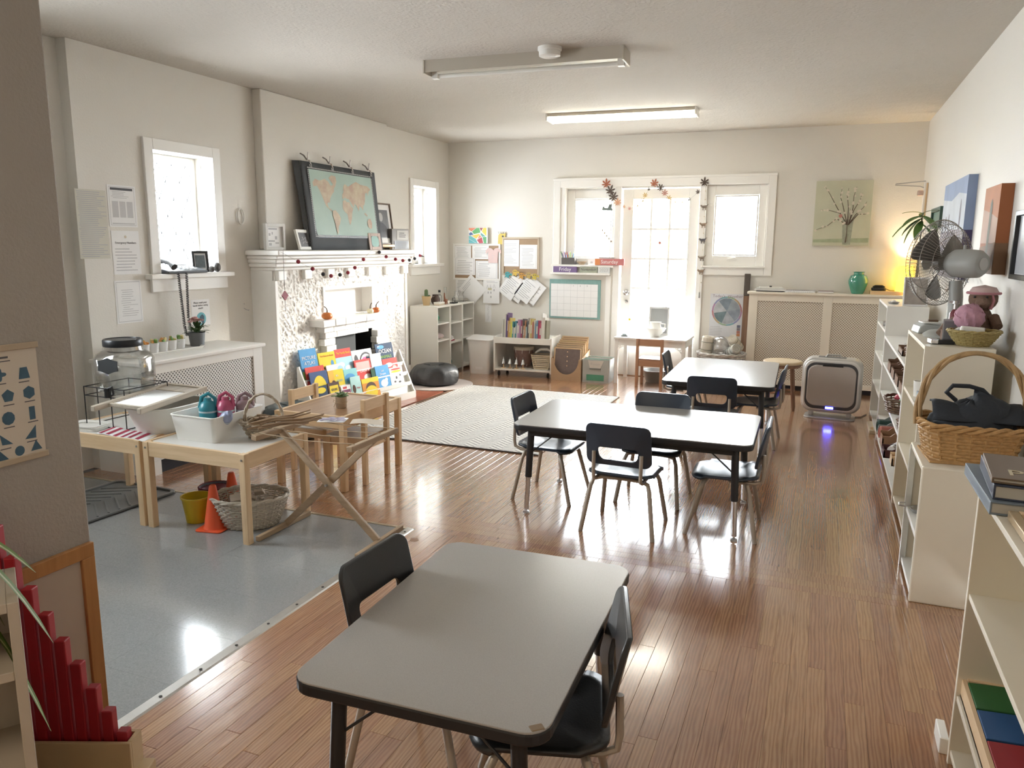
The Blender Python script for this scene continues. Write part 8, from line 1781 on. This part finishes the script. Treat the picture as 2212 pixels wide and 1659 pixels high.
# red rods in a stand
dv = Vector((.928, .371, 0))
base_p = Vector((-1.555, 1.285, 0))
t = thing('rod_stand', 'pale plywood stand holding the red rods upright', 'stand', tuple(base_p), R(21.8))
m_ply = mat('plywood', (.58, .44, .26), .55, var=.08)
MB().box(-.36, .045, -.09, .03, 0, .10).put('plinth', m_ply, t, bev=.003); MB().box(-.33, .015, -.035, -.025, .10, .185).put('front', m_ply, t, bev=.002); MB().box(-.33, .015, .015, .025, .10, .185).put('back', m_ply, t); MB().box(.005, .015, -.025, .015, .10, .185).put('end', m_ply, t)
m_rod = mat('red_lacquer', (.34, .012, .022), .45, var=.05)
tops = (.205, .262, .325, .39, .452, .52, .588, .668, .745, .82)
for k, z in enumerate(tops):
    p_ = base_p + dv * (-.013 - .0335 * k)
    o = MB().box(-.0135, .0135, -.0135, .0135, 0, z - .102).put('red_rod', m_rod, None, (p_.x + .005 * .371, p_.y - .005 * .928, .102), (0, 0, R(21.8)), bev=.003)
    tag(o, 'red wooden rod in the stand, %s' % ('the shortest', 'second shortest', 'third shortest', 'fourth shortest', 'fifth shortest', 'fifth longest', 'fourth longest', 'third longest', 'second longest', 'the longest')[k], 'rod', 'red rods in the stand')
t = cubby('bookcase', 'cream low shelf at the left edge carrying a spider plant', 'bookcase', (-1.81, .73, 0), .40, .20, .725, (.05, .34, .56), mat('cream_melamine_dimmed', (.45, .40, .33), .5, var=.03), R(56), .02)  # shelf cream darkened in its colour to stand in for shade
t = thing('spider_plant', 'spider plant with arching striped leaves at the left edge', 'potted plant', (-1.66, .82, .726))
MB().lathe([(.04, 0), (.058, .09), (.06, .095), (.052, .095), (.05, .08), (.001, .08)], 22).put('pot', m_white, t, smooth=True)
ml_, nt, p = base('spider_leaf'); u_ = nd(nt, 'ShaderNodeTexCoord').outputs['UV']
nt.links.new(mixc(nt, noise(nt, 30, 2, objco(nt)), (.075, .14, .02), (.13, .22, .035)), p.inputs['Base Color']); p.inputs['Roughness'].default_value = .6
mcl = mat('leaf_stripe', (.42, .44, .24), .6)
def strap(pts, w):
    P_ = [Vector(q) for q in pts]; mb = MB(); vs = []; n_ = len(P_)
    for i, q in enumerate(P_):
        d = (P_[min(i + 1, n_ - 1)] - P_[max(i - 1, 0)]).normalized(); sd = d.cross(Vector((0, 0, 1)))
        if sd.length < .05: sd = Vector((.4, .9, 0))
        sd.normalize(); ww = w * sin(pi * (.12 + .88 * (1 - i / (n_ - 1)) * .98)) ** .6 if i < n_ - 1 else w * .05
        vs.append([q - sd * ww, q - sd * ww * .3 - Vector((0, 0, ww * .25)), q + sd * ww * .3 - Vector((0, 0, ww * .25)), q + sd * ww])
    flat = [v for r_ in vs for v in r_]
    fs = [(4 * i + j, 4 * i + j + 1, 4 * i + 5 + j, 4 * i + 4 + j) for i in range(n_ - 1) for j in range(3)]
    mb.add(flat, fs); mb.m = [1 if k % 3 == 1 else 0 for k in range(len(fs))]
    return mb
def arc(a, L, rise, drop, n=10):
    return [(cos(a) * L * s, sin(a) * L * s, .085 + rise * sin(pi * min(1, s * .8)) - drop * s ** 2.2) for s in [i / n for i in range(n + 1)]]
rg = random.Random(17)
for k in range(20):
    a = R(k * 18 + rg.uniform(-8, 8))
    strap(arc(a, rg.uniform(.10, .19), rg.uniform(.05, .14), rg.uniform(.1, .25)), .0085).put('leaf', [ml_, mcl], t, smooth=True)
for a, L, ri, dr in ((38, .29, .09, .10), (37, .31, .10, .26), (33, .24, .02, .22), (36, .29, .06, .43), (42, .22, .10, .22)):
    strap(arc(R(a), L, ri, dr, 14), .0105).put('leaf', [ml_, mcl], t, smooth=True)

# ---- autumn tree outside the left door window
t = thing('garden_tree', 'yellow autumn tree outside the left door window', 'tree', (-4.1, 13.5, -.2))
MB().tube([(0, 0, 0), (.05, 0, .8), (0, .05, 1.6)], [.12, .1, .06], 8).put('trunk', mat('tree_bark', (.16, .12, .09), .9), t, smooth=True)
rg = random.Random(40); cr_m = MB()
for k in range(900):
    v = Vector((rg.gauss(0, 1), rg.gauss(0, 1), rg.gauss(0, 1))).normalized() * (rg.random() ** .4); c = Vector((v.x * .85, v.y * .8, 1.35 + v.z * .65)); q = Euler((rg.random() * 6, rg.random() * 6, 0)).to_matrix()
    cr_m.add([c + q @ Vector(w) for w in ((-.06, 0, 0), (0, -.035, 0), (.06, 0, 0), (0, .035, 0))], [(0, 1, 2, 3)])
o = cr_m.put('foliage', mat('yellow_foliage', (.75, .62, .16), .7, var=.3), t); o['kind'] = 'stuff'

# lettering becomes plain mesh, so each word is an object of its own
dg = bpy.context.evaluated_depsgraph_get()
for o in TEXTS:
    me = bpy.data.meshes.new_from_object(o.evaluated_get(dg)); me.name = 'lettering'
    n = bpy.data.objects.new('lettering', me); COL.objects.link(n); n.parent = o.parent
    n.location = o.location; n.rotation_euler = o.rotation_euler; n.scale = o.scale
    bpy.data.objects.remove(o)
